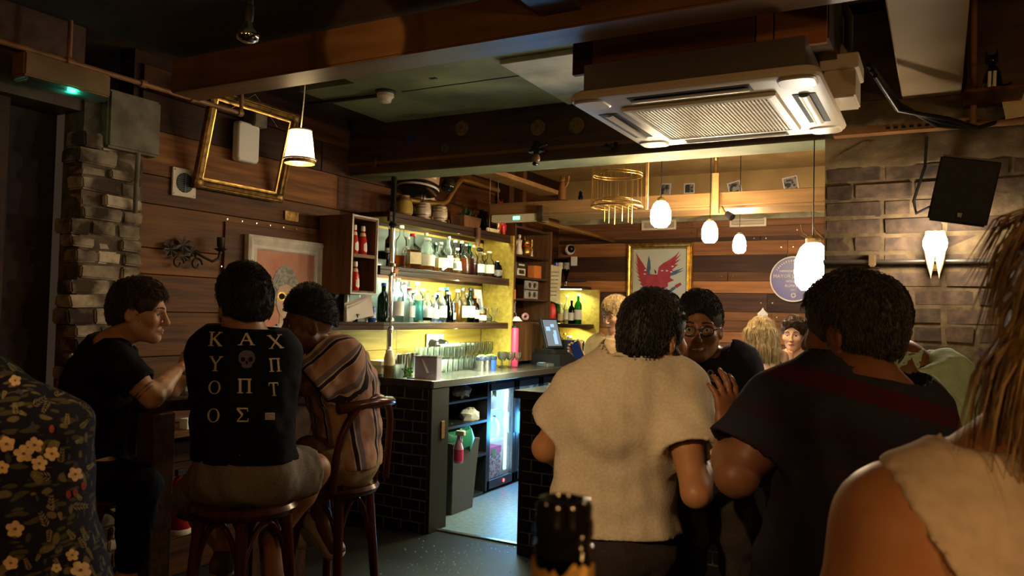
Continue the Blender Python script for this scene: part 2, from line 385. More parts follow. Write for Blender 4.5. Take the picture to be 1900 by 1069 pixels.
# boards behind the bar shelves: shelf light put into a paler, yellower wood colour
for z0, z1 in ((1.03, 1.19), (1.19, 1.36), (1.40, 1.56), (1.56, 1.73), (1.8, 1.97), (1.97, 2.12)):
    for y0, y1 in ((4.12, 4.95), (4.95, 5.62), (5.62, 6.22)):
        if z0 > 1.38 and y0 < 4.2: y0 = 4.34
        part('board', MB().span((XW + 0.004, y0 + 0.001, z0 + 0.001), (XW + 0.018, y1 - 0.001, z1 - 0.001)), wood_panel, wl, bevel=0.0015)
part('dark_panel', MB().span((XW + 0.019, 4.36, 1.81), (XW + 0.024, 5.95, 2.1)), slate_panel, wl, label='dark slate-like panel behind the upper bottles')
part('dark_panel', MB().span((XW + 0.019, 4.36, 1.42), (XW + 0.024, 5.1, 1.72)), slate_panel, wl, label='dark panel behind the lower bottles')

# broken brick pier at the left end of the boarded wall
pr = struct('wall_left_pier', MB().span((XW - 0.12, 2.36, 0), (XW + 0.035, 2.69, 2.5)), pier_mortar, 'rough broken brick pier with pale mortar')
z = 0.02
while z < 2.3:
    h = rnd.uniform(0.06, 0.085); y = 2.33 + rnd.uniform(-0.03, 0.03)
    while y < 2.66:
        L = min(rnd.choice([0.11, 0.14, 0.22]), 2.695 - y)
        if L > 0.03:
            b = MB().box((0, 0, 0), (0.1 + rnd.uniform(0, 0.05), L - 0.012, h - 0.008))
            b.v = [(x + rnd.uniform(-.008, .008), yy + rnd.uniform(-.006, .006), zz + rnd.uniform(-.006, .006)) for x, yy, zz in b.v]
            o = part('brick', b, pier_brick, pr, bevel=0.008); o.location = (XW - .008 + rnd.uniform(-.012, .01), y + L / 2, z + h / 2)
        y += L
    z += h
part('padstone', MB().span((XW - 0.1, 2.45, 2.26), (XW + 0.09, 2.75, 2.55)), concrete, pr, bevel=0.012, label='grey concrete block on top of the pier')
part('pipe', MB().tube([(XW + 0.09, 2.62, 2.26), (XW + 0.09, 2.615, 2.02), (XW + 0.085, 2.62, 1.95)], 0.012), concrete, pr, smooth=60)
# dark recess and brown panel nearer than the pier
struct('wall_left_near', MB().span((XW - 0.45, 1.2, 0), (XW - 0.2, 2.37, 2.9)), mat('recess_brown', (0.05, 0.024, 0.016), 0.7, scale=4), 'dark brown recess wall beside the pier')
db = mat('door_brown', (0.26, 0.13, 0.055), 0.6, c2=(0.12, 0.06, 0.028), scale=3, stretch=(6, 6, 0.6))
struct('door_1', MB().span((XW - 0.2, 1.0, 0), (XW - 0.02, 2.0, 2.42)), db, 'flat brown door panel at the left edge', bevel=0.01)
struct('trim_3', MB().span((XW - 0.22, 2.0, 0), (XW - 0.05, 2.06, 2.42)), wood_dark, 'dark door jamb')
struct('wall_left_far_end', MB().span((XW - 0.2, -2.6, 0), (XW - 0.02, 1.0, 2.9)), wood_dark, 'dark wall beside the camera')
struct('trim_4', MB().span((XW - 0.2, 1.0, 2.42), (XW + 0.02, 2.36, 2.9)), beam_dark, 'dark lintel over the recess')

# far wall: long boards below, tan plaster above
wb = struct('wall_back', MB().span((-3.9, YF + 0.02, 0), (3.2, YF + 0.15, 3.0)), plaster_tan, 'far wall, boarded below and plastered above')
zt = 2.47
z = 0.0; i = 0
hs = [0.2, 0.19, 0.21, 0.17, 0.2, 0.13, 0.23, 0.16, 0.26, 0.15, 0.13, 0.14, 0.14, 0.12]
kk = [woodx_mid, woodx_dark, woodx_mid, woodx_dark, woodx_dark, woodx_orange, woodx_dark, woodx_dark, woodx_dark, woodx_orange, woodx_dark, woodx_dark, woodx_orange, woodx_mid]
# heights matched to the visible bands (top down): mid, dark line, orange, dark wide, ...
bands = [(2.47, 2.40, woodx_mid), (2.40, 2.30, woodx_mid), (2.30, 2.255, woodx_dark), (2.255, 2.12, woodx_orange), (2.12, 1.95, woodx_dark), (1.95, 1.86, woodx_mid), (1.86, 1.74, woodx_orange), (1.74, 1.56, woodx_dark), (1.56, 1.47, woodx_orange), (1.47, 1.36, woodx_mid), (1.36, 1.25, woodx_orange), (1.25, 1.05, woodx_mid), (1.05, 0.85, woodx_dark), (0.85, 0.6, woodx_mid), (0.6, 0.3, woodx_dark), (0.3, 0.0, woodx_mid)]
for z1, z0, m in bands:
    x = XW
    while x < 3.1:
        L = min(rnd.uniform(1.4, 2.6), 3.1 - x); t = rnd.uniform(0.018, 0.028)
        part('board', MB().span((x + 0.001, YF + 0.02 - t, z0 + 0.002), (x + L - 0.002, YF + 0.02, z1 - 0.002)), m, wb, bevel=0.002)
        if z0 > 1.0:                                   # nail heads in pairs
            nb = MB()
            for xx in (x + 0.05, x + L * 0.5, x + L - 0.06):
                nb.cyl((xx, YF + 0.02 - t, (z0 + z1) / 2), (xx, YF + 0.014 - t, (z0 + z1) / 2), 0.006, n=6)
            part('nails', nb, steel, wb)
        x += L
ledge = MB()
v = []
x = XW
pts = []
while x < 3.1:
    pts.append((x, 2.47 + rnd.uniform(0, 0.05), rnd.uniform(0.04, 0.075))); x += 0.09
for a, b in zip(pts, pts[1:]):
    ledge.add([(a[0], YF + 0.03, 2.462), (b[0], YF + 0.03, 2.462), (b[0], YF + 0.03 - b[2], 2.465), (a[0], YF + 0.03 - a[2], 2.465), (a[0], YF + 0.03, a[1] + 0.04), (b[0], YF + 0.03, b[1] + 0.04), (b[0], YF + 0.03 - b[2] * 0.8, b[1]), (a[0], YF + 0.03 - a[2] * 0.8, a[1])], [(0, 1, 2, 3), (4, 5, 6, 7), (3, 2, 6, 7)])
struct('trim_5', ledge, plaster_pale, 'ragged edge of broken plaster above the far boards', smooth=40)

# brick wall on the right
wr = struct('wall_right', MB().span((-0.44, YB - 0.001, 0), (3.2, YB + 0.36, 2.78)), mortar, 'painted brick wall to the right, roughly rendered at the top')
def brick_mesh(L, seed):
    r2 = random.Random(seed); b = MB().box((0, 0, 0), (L - 0.011, 0.05, 0.064))
    b.v = [(x + r2.uniform(-.0025, .0025), y + r2.uniform(-.003, .003), zz + r2.uniform(-.0025, .0025)) for x, y, zz in b.v]
    return b.mesh('brick', brick_mat, None, 0.005)
ST = [brick_mesh(0.225, k) for k in range(4)]; HD = [brick_mesh(0.1125, 10 + k) for k in range(3)]
for c in range(9, 29):
    zc = c * 0.0735 + 0.05; x = -0.44
    if c % 2: x += 0.0
    j = 0
    while x < 1.72:
        st = (c % 3 != 0) if j == 0 else (rnd.random() > (0.75 if c % 4 == 3 else 0.18))
        L = 0.225 if st else 0.1125
        inst('brick', rnd.choice(ST if st else HD), wr, (x + L / 2, YB + 0.02 + rnd.uniform(-0.003, 0.003), zc), (0, rnd.uniform(-.008, .008), 0)); x += L; j += 1
g = MB(); n, mrow = 44, 12                               # rough render over the top of the wall
vs = []
for jj in range(mrow + 1):
    for ii in range(n + 1):
        xx = -0.44 + ii * 2.2 / n; t = jj / mrow; zz = 2.12 + t * 0.3
        d = 0.004 + 0.016 * t + rnd.uniform(-.006, .006) if jj else -0.012
        vs.append((xx, YB - d, zz + (rnd.uniform(-.025, .025) if jj == 0 else 0)))
g.add(vs, [(j * (n + 1) + i, j * (n + 1) + i + 1, (j + 1) * (n + 1) + i + 1, (j + 1) * (n + 1) + i) for j in range(mrow) for i in range(n)])
part('render_coat', g, render_rough, wr, smooth=60, label='rough brown render over the upper bricks')
part('lintel', MB().span((-0.44, YB - 0.03, 2.41), (3.2, YB + 0.2, 2.78)), beam_dark, wr, label='dark timber course above the bricks')

# walls that close the room out of view
struct('wall_side', MB().span((3.2, -2.6, 0), (3.35, 8.0, 3.0)), wood_dark, 'dark wall on the far right')
struct('wall_front', MB().span((-5.2, -2.75, 0), (3.2, -2.6, 3.0)), wood_dark, 'dark wall behind the camera')

# ceiling
struct('ceiling', MB().span((-5.2, -2.6, ZC + 0.05), (3.2, 4.4, ZC + 0.2)), ceil_dark, 'dark painted ceiling slab')
struct('ceiling_near', MB().span((-2.92, -2.6, 2.565), (-0.16, 2.34, 2.6)), ceil_dark, 'low dark brown ceiling above the camera')
struct('ceiling_bar', MB().span((-3.9, 4.4, 2.95), (3.2, 8.05, 3.1)), ceil_tan, 'ochre painted ceiling over the bar')
struct('ceiling_panel', MB().span((-2.95, 2.4, ZC), (-0.4, 3.5, ZC + 0.05)).span((-3.37, 3.5, ZC), (-0.4, 4.34, ZC + 0.05)), ceil_green, 'green-grey painted ceiling panel with flaking joints')
struct('ceiling_downstand', MB().span((-1.98, 3.46, ZC - 0.03), (-1.22, 4.3, ZC)), plaster_pale, 'pale flaking plaster patch on the ceiling', bevel=0.004)
jt = MB()
for xx, yy, L, wd in ((-3.0, 3.16, 0.5, 0.012), (-2.45, 3.13, 0.35, 0.01), (-2.05, 3.1, 0.3, 0.014), (-2.8, 3.75, 0.8, 0.006), (-2.6, 3.3, 0.05, 0.03), (-2.25, 3.28, 0.05, 0.025), (-2.5, 3.6, 0.04, 0.02), (-1.6, 3.9, 0.05, 0.05), (-1.5, 3.7, 0.09, 0.02), (-1.35, 3.62, 0.07, 0.04)):
    n = 9; top = [(xx + L * i / n, yy + wd * rnd.uniform(0.2, 1)) for i in range(n + 1)]; bot = [(xx + L * i / n, yy - wd * rnd.uniform(0.2, 1)) for i in range(n + 1)]
    zz = ZC - 0.0035 if not (-1.98 < xx < -1.22 and yy > 3.46) else ZC - 0.0335
    jt.prism(top + bot[::-1], (0, 0, zz), (1, 0, 0), (0, 1, 0), 0.003)
struct('trim_6', jt, black_matte, 'dark flaked spots along the joint of the ceiling panel')
# beam over the bar front
struct('trim_7', MB().span((XW, 4.36, 2.44), (-0.45, 4.63, 2.98)), beam_dark, 'deep brown beam across the room above the bar', bevel=0.006)
struct('trim_8', MB().span((XW, 4.352, 2.5), (-0.45, 4.36, 2.52)), beam_brown, 'ledge line on the beam face')
struct('trim_9', MB().span((XW, 4.37, 2.434), (-0.45, 4.625, 2.44)), ceil_green, 'pale green painted underside of the beam')
# near beam, a steel joist boxed in brown
struct('trim_10', MB().span((-2.92, 2.26, 2.4), (-0.16, 2.41, 2.545)), beam_brown, 'brown painted beam near the camera', bevel=0.006)
struct('trim_12', MB().span((-1.0, 1.6, 2.42), (-0.16, 2.0, 2.57)), beam_brown, 'boxed timber hatch frame beside the near beam', bevel=0.006)
struct('trim_13', MB().span((-1.14, 1.74, 2.45), (-1.0, 2.26, 2.57)), beam_dark, 'short cross timber between the near beams')
struct('ceiling_panel_near', MB().span((-1.75, 0.6, 2.555), (-1.16, 2.0, 2.566)), ceil_green, 'green painted ceiling panel between the near beams')
struct('trim_14', MB().span((0.09, 0.2, 2.5), (3.2, 0.9, ZC + 0.05)), beam_brown, 'timber joist at the right above the camera')
struct('trim_15', MB().span((0.3, 2.3, 2.5), (3.2, 2.42, ZC + 0.05)), beam_brown, 'timber joist on the right')
rib = MB()
for k in range(40): rib.span((0.32 + k * 0.04, 2.285, 2.6), (0.345 + k * 0.04, 2.3, 2.7))
for k in range(20): rib.span((-0.98 + k * 0.04, 1.585, 2.46), (-0.955 + k * 0.04, 1.6, 2.56))
struct('trim_16', rib, wood_mid, 'ribbed metal lath along the joists')
# cream duct running to the brick wall
struct('trim_17', MB().span((-0.145, -1.0, 2.4), (0.065, YB - 0.03, ZC + 0.05)), duct_cream, 'cream boxed duct on the ceiling running to the brick wall', bevel=0.004)
# boxing over the air conditioner
bx = struct('trim_18', MB().span((-1.2, 2.75, 2.42), (-0.33, 3.3, ZC)), beam_dark, 'brown plywood boxing above the air conditioner')
for a, b, m in ((-1.24, -1.16, wood_dark), (-1.16, -0.56, woodx_mid), (-0.56, -0.5, woodx_orange), (-0.5, -0.33, woodx_orange)):
    part('panel', MB().span((a, 2.725, 2.4), (b - 0.004, 2.75, ZC)), m, bx, bevel=0.002)
# timber fascia hung across the bar
struct('trim_19', MB().span((XW + 0.32, 5.8, 2.315), (1.0, 5.85, 2.415)), wood_pale, 'long pale timber rail hung across the bar', bevel=0.004)
struct('trim_20', MB().span((-2.9, 5.85, 2.30), (1.0, 6.2, 2.325)), wood_pale, 'board on the back of the hung rail')
# ------------------------------------------------------------------ back bar: counter, shelves, fridges
tile_me = MB().box((0, 0, 0), (0.145, 0.012, 0.071)).mesh('tile', tile_black, None, 0.004)
def tiled(parent, x0, x1, y, ztop, rows, base):
    half = {}
    for r in range(rows):
        z = ztop - 0.0375 - r * 0.075; x = x0 - (0.075 if r % 2 else 0)
        while x < x1 - 0.01:
            a, b = max(x, x0), min(x + 0.15, x1)
            if b - a > 0.02:
                if b - a > 0.149: inst('tile', tile_me, parent, (a + 0.075 - base[0], y - base[1], z - base[2]))
                else:
                    k = round(b - a, 3)
                    if k not in half: half[k] = MB().box((0, 0, 0), (k - 0.005, 0.012, 0.071)).mesh('tile', tile_black, None, 0.004)
                    inst('tile', half[k], parent, ((a + b) / 2 - base[0], y - base[1], z - base[2]))
            x += 0.15
B0 = (-3.35, 6.1, 0)
bc = thing('bar_counter', 'long back counter along the wall under the bottle shelves, tiled black at its near end', 'counter', B0)
part('tile_backing', MB().span((-3.68, 4.452, 0), (-3.03, 4.5, 0.965)), grout, bc, world=True)
tiled(bc, -3.68, -3.03, 4.456, 0.965, 13, B0)
part('end_panel', MB().span((-3.03, 4.448, 0), (-3.0, 4.66, 0.965)), grey_panel, bc, world=True, bevel=0.003, label='grey painted corner panel of the counter')
part('wood_block', MB().span((-3.0, 4.56, 0.62), (-2.99, 4.6, 0.74)), wood_pale, bc, world=True, bevel=0.002)
part('back_board', MB().span((-3.68, 4.5, 0), (-3.64, 7.85, 0.965)), black_matte, bc, world=True)
part('shelf', MB().span((-3.64, 4.85, 0.6), (-3.25, 5.64, 0.62)), black_plastic, bc, world=True)
part('shelf', MB().span((-3.64, 4.85, 0.33), (-3.25, 5.64, 0.35)), black_plastic, bc, world=True)
part('divider', MB().span((-3.64, 5.64, 0.03), (-3.26, 5.665, 0.965)), black_plastic, bc, world=True)
part('plinth', MB().span((-3.6, 5.3, 0), (-3.28, 5.64, 0.03)), black_plastic, bc, world=True)
wt = solo('worktop', MB().span((-3.68, 4.44, 0.968), (-3.0, 7.86, 1.02)), [worktop_dark], 'dark worktop of the back counter with a dull metal edge', 'worktop', bevel=0.004)
part('edge_trim', MB().span((-3.0, 4.45, 0.972), (-2.992, 7.86, 1.016)), steel_dark, wt, world=True, label='grey metal edge of the worktop')
# fridges under the counter
def fridge(y0, y1, label):
    f = thing('bottle_fridge', label, 'fridge', (-3.45, (y0 + y1) / 2, 0))
    X1, X0, z0, z1 = -3.30, -3.62, 0.03, 0.90
    cab = MB()
    cab.span((X0, y0, z0), (X0 + 0.02, y1, z1)); cab.span((X0, y0, z0), (X1, y0 + 0.02, z1)); cab.span((X0, y1 - 0.02, z0), (X1, y1, z1)); cab.span((X0, y0, z1 - 0.02), (X1, y1, z1)); cab.span((X0, y0, z0), (X1, y1, z0 + 0.04))
    part('cabinet', cab, white_plastic, f, world=True)
    d = MB()
    d.span((X1, y0, z0), (X1 + 0.03, y0 + 0.05, z1)); d.span((X1, y1 - 0.045, z0), (X1 + 0.03, y1, z1)); d.span((X1, y0, z1 - 0.06), (X1 + 0.03, y1, z1)); d.span((X1, y0, z0), (X1 + 0.03, y1, z0 + 0.075))
    dr = part('door', d, black_plastic, f, world=True, bevel=0.003)
    part('pane', MB().span((X1 + 0.012, y0 + 0.045, z0 + 0.07), (X1 + 0.016, y1 - 0.04, z1 - 0.055)), G_pane, dr, world=True)
    part('handle', MB().span((X1 + 0.03, y1 - 0.04, 0.45), (X1 + 0.045, y1 - 0.02, 0.75)), black_plastic, dr, world=True, bevel=0.003)
    part('indicator_lamp', MB().ball((X1 + 0.031, y0 + 0.42 * (y1 - y0) + 0.09, 0.066), (0.006, 0.016, 0.016)), RED_LED, dr, world=True, smooth=60, label='red indicator light')
    part('light_tube', MB().span((X1 - 0.03, y1 - 0.085, 0.13), (X1 - 0.012, y1 - 0.06, z1 - 0.08)), FRIDGE_GLOW, f, world=True, label='glowing vertical light tube')
    part('light_tube', MB().span((X1 - 0.05, y0 + 0.06, z1 - 0.05), (X1 - 0.02, y1 - 0.1, z1 - 0.035)), FRIDGE_GLOW, f, world=True, label='glowing top light tube')
    for z in (0.40, 0.65):
        s = MB()
        for k in range(9): s.span((X0 + 0.03 + k * 0.03, y0 + 0.03, z), (X0 + 0.036 + k * 0.03, y1 - 0.1, z + 0.006))
        s.span((X1 - 0.05, y0 + 0.03, z - 0.004), (X1 - 0.035, y1 - 0.1, z + 0.012))
        part('wire_shelf', s, white_plastic, f, world=True)
    return f
fridge(5.67, 6.16, 'lit glass-door bottle fridge nearer the bar end, dish cloth over its top')
fridge(6.17, 6.64, 'second lit bottle fridge, half hidden by the front bar')
fridge(6.65, 7.12, 'third bottle fridge, almost hidden by the front bar')
point('fridge_light', (-3.2, 5.92, 0.5), 6, (0.1, 0.46, 1.0), 0.12)
point('fridge_light_b', (-3.18, 6.4, 0.5), 6, (0.1, 0.46, 1.0), 0.12)
# things in the fridges
for k, (y, z, h, r, m, lb) in enumerate([(5.76, 0.665, 0.14, 0.03, white_plastic, 'white carton at the top left of the lit fridge'), (5.86, 0.665, 0.1, 0.03, steel, 'silver tin on the top shelf of the lit fridge'), (5.95, 0.665, 0.12, 0.03, white_plastic, 'white tub on the top shelf of the lit fridge'),
        (5.75, 0.415, 0.17, 0.028, blue_plastic, 'blue bottle on the middle shelf of the lit fridge'), (5.83, 0.415, 0.19, 0.03, black_gloss, 'dark bottle on the middle shelf of the lit fridge, left'), (5.9, 0.415, 0.16, 0.03, grey_plastic, 'grey bottle on the middle shelf of the lit fridge'), (5.97, 0.415, 0.19, 0.03, black_gloss, 'dark bottle on the middle shelf of the lit fridge, right'),
        (6.23, 0.665, 0.15, 0.03, white_plastic, 'white carton on the top shelf of the second fridge'), (6.25, 0.415, 0.18, 0.03, blue_plastic, 'blue bottle on the middle shelf of the second fridge'), (6.32, 0.415, 0.16, 0.03, teal, 'teal bottle on the middle shelf of the second fridge'), (6.24, 0.08, 0.22, 0.035, G_green, 'green bottle on the floor of the second fridge'), (6.33, 0.08, 0.22, 0.035, G_clear, 'clear bottle on the floor of the second fridge')]):
    solo('fridge_bottle', MB().lathe([(r * .8, 0), (r, 0.006), (r, h * .62), (r * .45, h * .8), (r * .45, h)], (-3.38, y, z), 10), m, lb, 'bottle', 40)
pk = thing('drinks_pack', 'red and white drinks pack with a green tag in the lit fridge', 'box', (-3.42, 5.87, 0.075))
part('carton', MB().span((-0.09, -0.13, 0), (0.09, 0.15, 0.26)), mat('carton_speckle', (0.7, 0.5, 0.55), 0.5, c2=(0.35, 0.03, 0.06), scale=45, lo=.45, hi=.55), pk, bevel=0.003)
part('band', MB().span((-0.091, -0.132, 0.22), (0.092, 0.152, 0.275)), pink_plastic, pk)
part('tag', MB().span((0.092, -0.02, 0.19), (0.095, 0.04, 0.262)), leaf_green, pk, label='green tag')
def cloth_over(name, label, c, w, L, m, seed):
    r2 = random.Random(seed); b = MB(); n = 10; vs = []
    for j in range(n + 1):
        for i in range(n + 1):
            u, v = i / n - .5, j / n
            z = c[2] - max(0, v - .35) * L + 0.01 * sin(9 * u + seed)
            x = c[0] + (v if v < .35 else .35) * L * 0.5 + 0.012 * sin(14 * u + 3 * v) * v
            vs.append((x, c[1] + u * w * (1 - .25 * v) + .01 * sin(6 * v), z + r2.uniform(-.003, .003)))
    b.add(vs, [(j * (n + 1) + i, j * (n + 1) + i + 1, (j + 1) * (n + 1) + i + 1, (j + 1) * (n + 1) + i) for j in range(n) for i in range(n)])
    return solo(name, b, m, label, 'cloth', 60)
cloth_over('dish_cloth', 'cream dish cloth hanging over the top of the lit fridge', (-3.33, 5.82, 0.905), 0.1, 0.17, paper_cream, 2)
# bin, spray bottle, bags under the counter end
bn = thing('waste_bin', 'tall grey waste bin under the counter with a green bag', 'bin', (-3.25, 5.08, 0))
part('bin_body', MB().loft([[(x * a, y * b, z) for x, y in ((-1, -1), (1, -1), (1, 1), (-1, 1))] for a, b, z in ((0.12, 0.15, 0), (0.145, 0.19, 0.52), (0.15, 0.2, 0.53), (0.135, 0.18, 0.53))]), grey_plastic, bn, bevel=0.006)
b = MB(); n = 18
rs = []
for j, (s, z) in enumerate(((0.95, 0.5), (1.08, 0.47), (1.12, 0.55), (0.95, 0.60), (0.6, 0.57))):
    rs.append([(0.145 * s * cos(2 * pi * i / n) * (1 + .12 * sin(5 * i + j)), 0.19 * s * sin(2 * pi * i / n) * (1 + .1 * sin(3 * i + 2 * j)), z + 0.03 * sin(4 * i + j)) for i in range(n)])
part('bin_bag', b.loft(rs), green_bag, bn, smooth=70, label='crumpled green bin bag')
sp = thing('spray_bottle', 'white and pink spray bottle hanging at the counter end beside the grey bin', 'spray bottle', (-3.05, 4.88, 0.40))
part('bottle_body', MB().lathe([(0.03, 0), (0.036, 0.01), (0.036, 0.11), (0.02, 0.16), (0.014, 0.18), (0.014, 0.2)], n=14, e=0.75), mat('spray_pink', (0.75, 0.45, 0.62), 0.4, scale=6), sp, smooth=40)
part('label_band', MB().lathe([(0.037, 0.02), (0.037, 0.1)], n=14, e=0.75, caps=False), pink_plastic, sp, smooth=40)
part('trigger_head', MB().span((-0.02, -0.014, 0.2), (0.05, 0.014, 0.235)).span((0.02, -0.007, 0.15), (0.03, 0.007, 0.2)), white_plastic, sp, bevel=0.004)
for nm, lb, y, z, sy, m in (('paper_bag', 'crumpled pale bag on the shelf under the counter', 5.35, 0.86, 0.1, paper_grey), ('folded_cloth', 'folded pale cloth on the lower shelf under the counter', 5.5, 0.66, 0.08, paper)):
    q = MB().ball((-3.34, y, z), (0.08, sy, 0.055), 14, 9); r2 = random.Random(len(lb))
    q.v = [(x + r2.uniform(-.012, .012), yy + r2.uniform(-.012, .012), zz + r2.uniform(-.012, .012)) for x, yy, zz in q.v]
    solo(nm, q, m, lb, 'bag' if 'bag' in nm else 'cloth', 20)
part('shelf', MB().span((-3.64, 4.85, 0.79), (-3.25, 5.64, 0.805)), black_plastic, bc, world=True)

# bottle shelves
SH = (-3.55, 5.35, 1.3)
sh = thing('bottle_shelves', 'three tier bottle shelving on the wall behind the bar, lit from within', 'shelving', SH)
part('top_board', MB().span((-3.68, 4.45, 2.15), (-3.40, 6.26, 2.185)).span((-3.425, 4.45, 2.115), (-3.40, 6.26, 2.15)), wood_shelf, sh, world=True, bevel=0.004)
part('shelf', MB().span((-3.68, 4.36, 1.772), (-3.40, 6.22, 1.797)).span((-3.425, 4.36, 1.735), (-3.40, 6.22, 1.772)), wood_shelf, sh, world=True, bevel=0.003)
part('shelf', MB().prism([(-3.68, 4.02), (-3.52, 4.02), (-3.40, 4.42), (-3.40, 6.22), (-3.68, 6.22)], (0, 0, 1.384), (1, 0, 0), (0, 1, 0), 0.02).prism([(-3.52, 4.02), (-3.40, 4.42), (-3.40, 6.22), (-3.425, 6.22), (-3.425, 4.43), (-3.54, 4.04)], (0, 0, 1.352), (1, 0, 0), (0, 1, 0), 0.032), wood_shelf, sh, world=True, bevel=0.003)
part('side_panel', MB().span((-3.68, 6.22, 1.02), (-3.37, 6.25, 2.185)), wood_panel, sh, world=True, bevel=0.003)
part('soffit_board', MB().span((-3.67, 4.46, 2.146), (-3.43, 6.22, 2.15)), mat('soffit_yellow', (0.55, 0.38, 0.06), 0.5, scale=5), sh, world=True)
for z in (2.14, 1.766, 1.378): part('led_strip', MB().span((-3.442, 4.5, z), (-3.434, 6.2, z + 0.005)), LED_MAT, sh, world=True, label='glowing strip light under the board')
post = thing('shelf_post', 'chrome post with black top standing on the counter at the shelf corner', 'post', (-3.41, 4.5, 1.02))
part('tube', MB().cyl((0, 0, 0), (0, 0, 1.05), 0.018, n=16), chrome, post, smooth=50)
part('tube', MB().cyl((0, 0, 1.05), (0.0, 0, 1.93), 0.02, n=14), black_gloss, post, smooth=50, label='black upper tube')
for z in (0.0, 0.33, 0.39, 0.71, 0.775, 1.06, 1.175): part('collar', MB().lathe([(0.02, z), (0.03, z + 0.006), (0.027, z + 0.02), (0.019, z + 0.028)], n=16), chrome if z < 1 else black_gloss, post, smooth=40)
st_ = MB().prism([(0.035 * (1 if k % 2 else .45) * cos(2 * pi * k / 14), 0.035 * (1 if k % 2 else .45) * sin(2 * pi * k / 14)) for k in range(14)], (-3.395, 4.53, 1.765), (0, 1, 0), (0, 0, 1), 0.008)
solo('orange_star', st_, orange_card, 'small orange star badge on the edge of the upper bottle shelf', 'badge')
# sauce box
kb = thing('sauce_box', 'open wooden two-tier box of ketchup bottles left of the bottle shelves', 'box shelf', (-3.55, 4.2, 1.59))
part('side_panel', MB().span((-3.68, 4.05, 1.59), (-3.4, 4.075, 2.115)), wood_side, kb, world=True, bevel=0.002)
part('side_panel', MB().span((-3.68, 4.3, 1.59), (-3.4, 4.325, 2.115)), wood_side, kb, world=True, bevel=0.002)
for z in (1.59, 1.835, 2.09): part('board', MB().span((-3.68, 4.075, z), (-3.4, 4.3, z + 0.025)), wood_side, kb, world=True, bevel=0.002)
part('back_board', MB().span((-3.68, 4.075, 1.615), (-3.67, 4.3, 2.09)), wood_dark, kb, world=True)
part('edge_strip', MB().frame((-3.4, 4.05, 1.59), (0, 1, 0), (0, 0, 1), 0.275, 0.525, [(0, 0), (0, .004), (.012, .004), (.012, 0)]), steel_dark, kb, world=True)
ketchup_red = plain('ketchup_red', (0.5, 0.02, 0.012), 0.2)
def ketchup(loc, label, rz=0.0):
    k = thing('ketchup_bottle', label, 'bottle', loc, rz, 'ketchup bottles in the wooden box')
    part('bottle_body', MB().lathe([(0.027, 0), (0.03, 0.006), (0.031, 0.06), (0.028, 0.1), (0.014, 0.155), (0.013, 0.165)], n=14), ketchup_red, k, smooth=45)
    part('cap', MB().lathe([(0.016, 0.163), (0.0165, 0.168), (0.0155, 0.195), (0.012, 0.198)], n=14), white_plastic, k, smooth=40)
    part('neck_band', MB().lathe([(0.0222, 0.128), (0.0172, 0.15)], n=14, caps=False), paper_cream, k, smooth=40)
    pl_ = MB(); a = [-.62 + 1.24 * i / 6 for i in range(7)]
    for i in range(6): pl_.add([(0.0318 * cos(a[i]), 0.0318 * sin(a[i]), 0.018 + .012 * abs(i - 3) / 3), (0.0318 * cos(a[i + 1]), 0.0318 * sin(a[i + 1]), 0.018 + .012 * abs(i - 2) / 3), (0.0305 * cos(a[i + 1]), 0.0305 * sin(a[i + 1]), 0.088 - .016 * abs(i - 2) / 3), (0.0305 * cos(a[i]), 0.0305 * sin(a[i]), 0.088 - .016 * abs(i - 3) / 3)], [(0, 1, 2, 3)])
    part('paper_label', pl_, paper, k)
ketchup((-3.47, 4.16, 1.86), 'left red ketchup bottle with white cap on the upper tier of the wooden box')
ketchup((-3.47, 4.25, 1.86), 'right red ketchup bottle with white cap on the upper tier of the wooden box')
ketchup((-3.47, 4.18, 1.615), 'red ketchup bottle alone on the lower tier of the wooden box')
solo('salt_pot', MB().lathe([(0.02, 0), (0.021, 0.09), (0.017, 0.1), (0.017, 0.12)], (-3.5, 4.1, 1.86), 12), white_plastic, 'white topped pot at the left edge of the upper sauce tier', 'pot', 40)
solo('salt_pot', MB().lathe([(0.02, 0), (0.021, 0.09), (0.017, 0.1), (0.017, 0.12)], (-3.5, 4.1, 1.615), 12), paper_grey, 'grey pot at the left edge of the lower sauce tier', 'pot', 40)

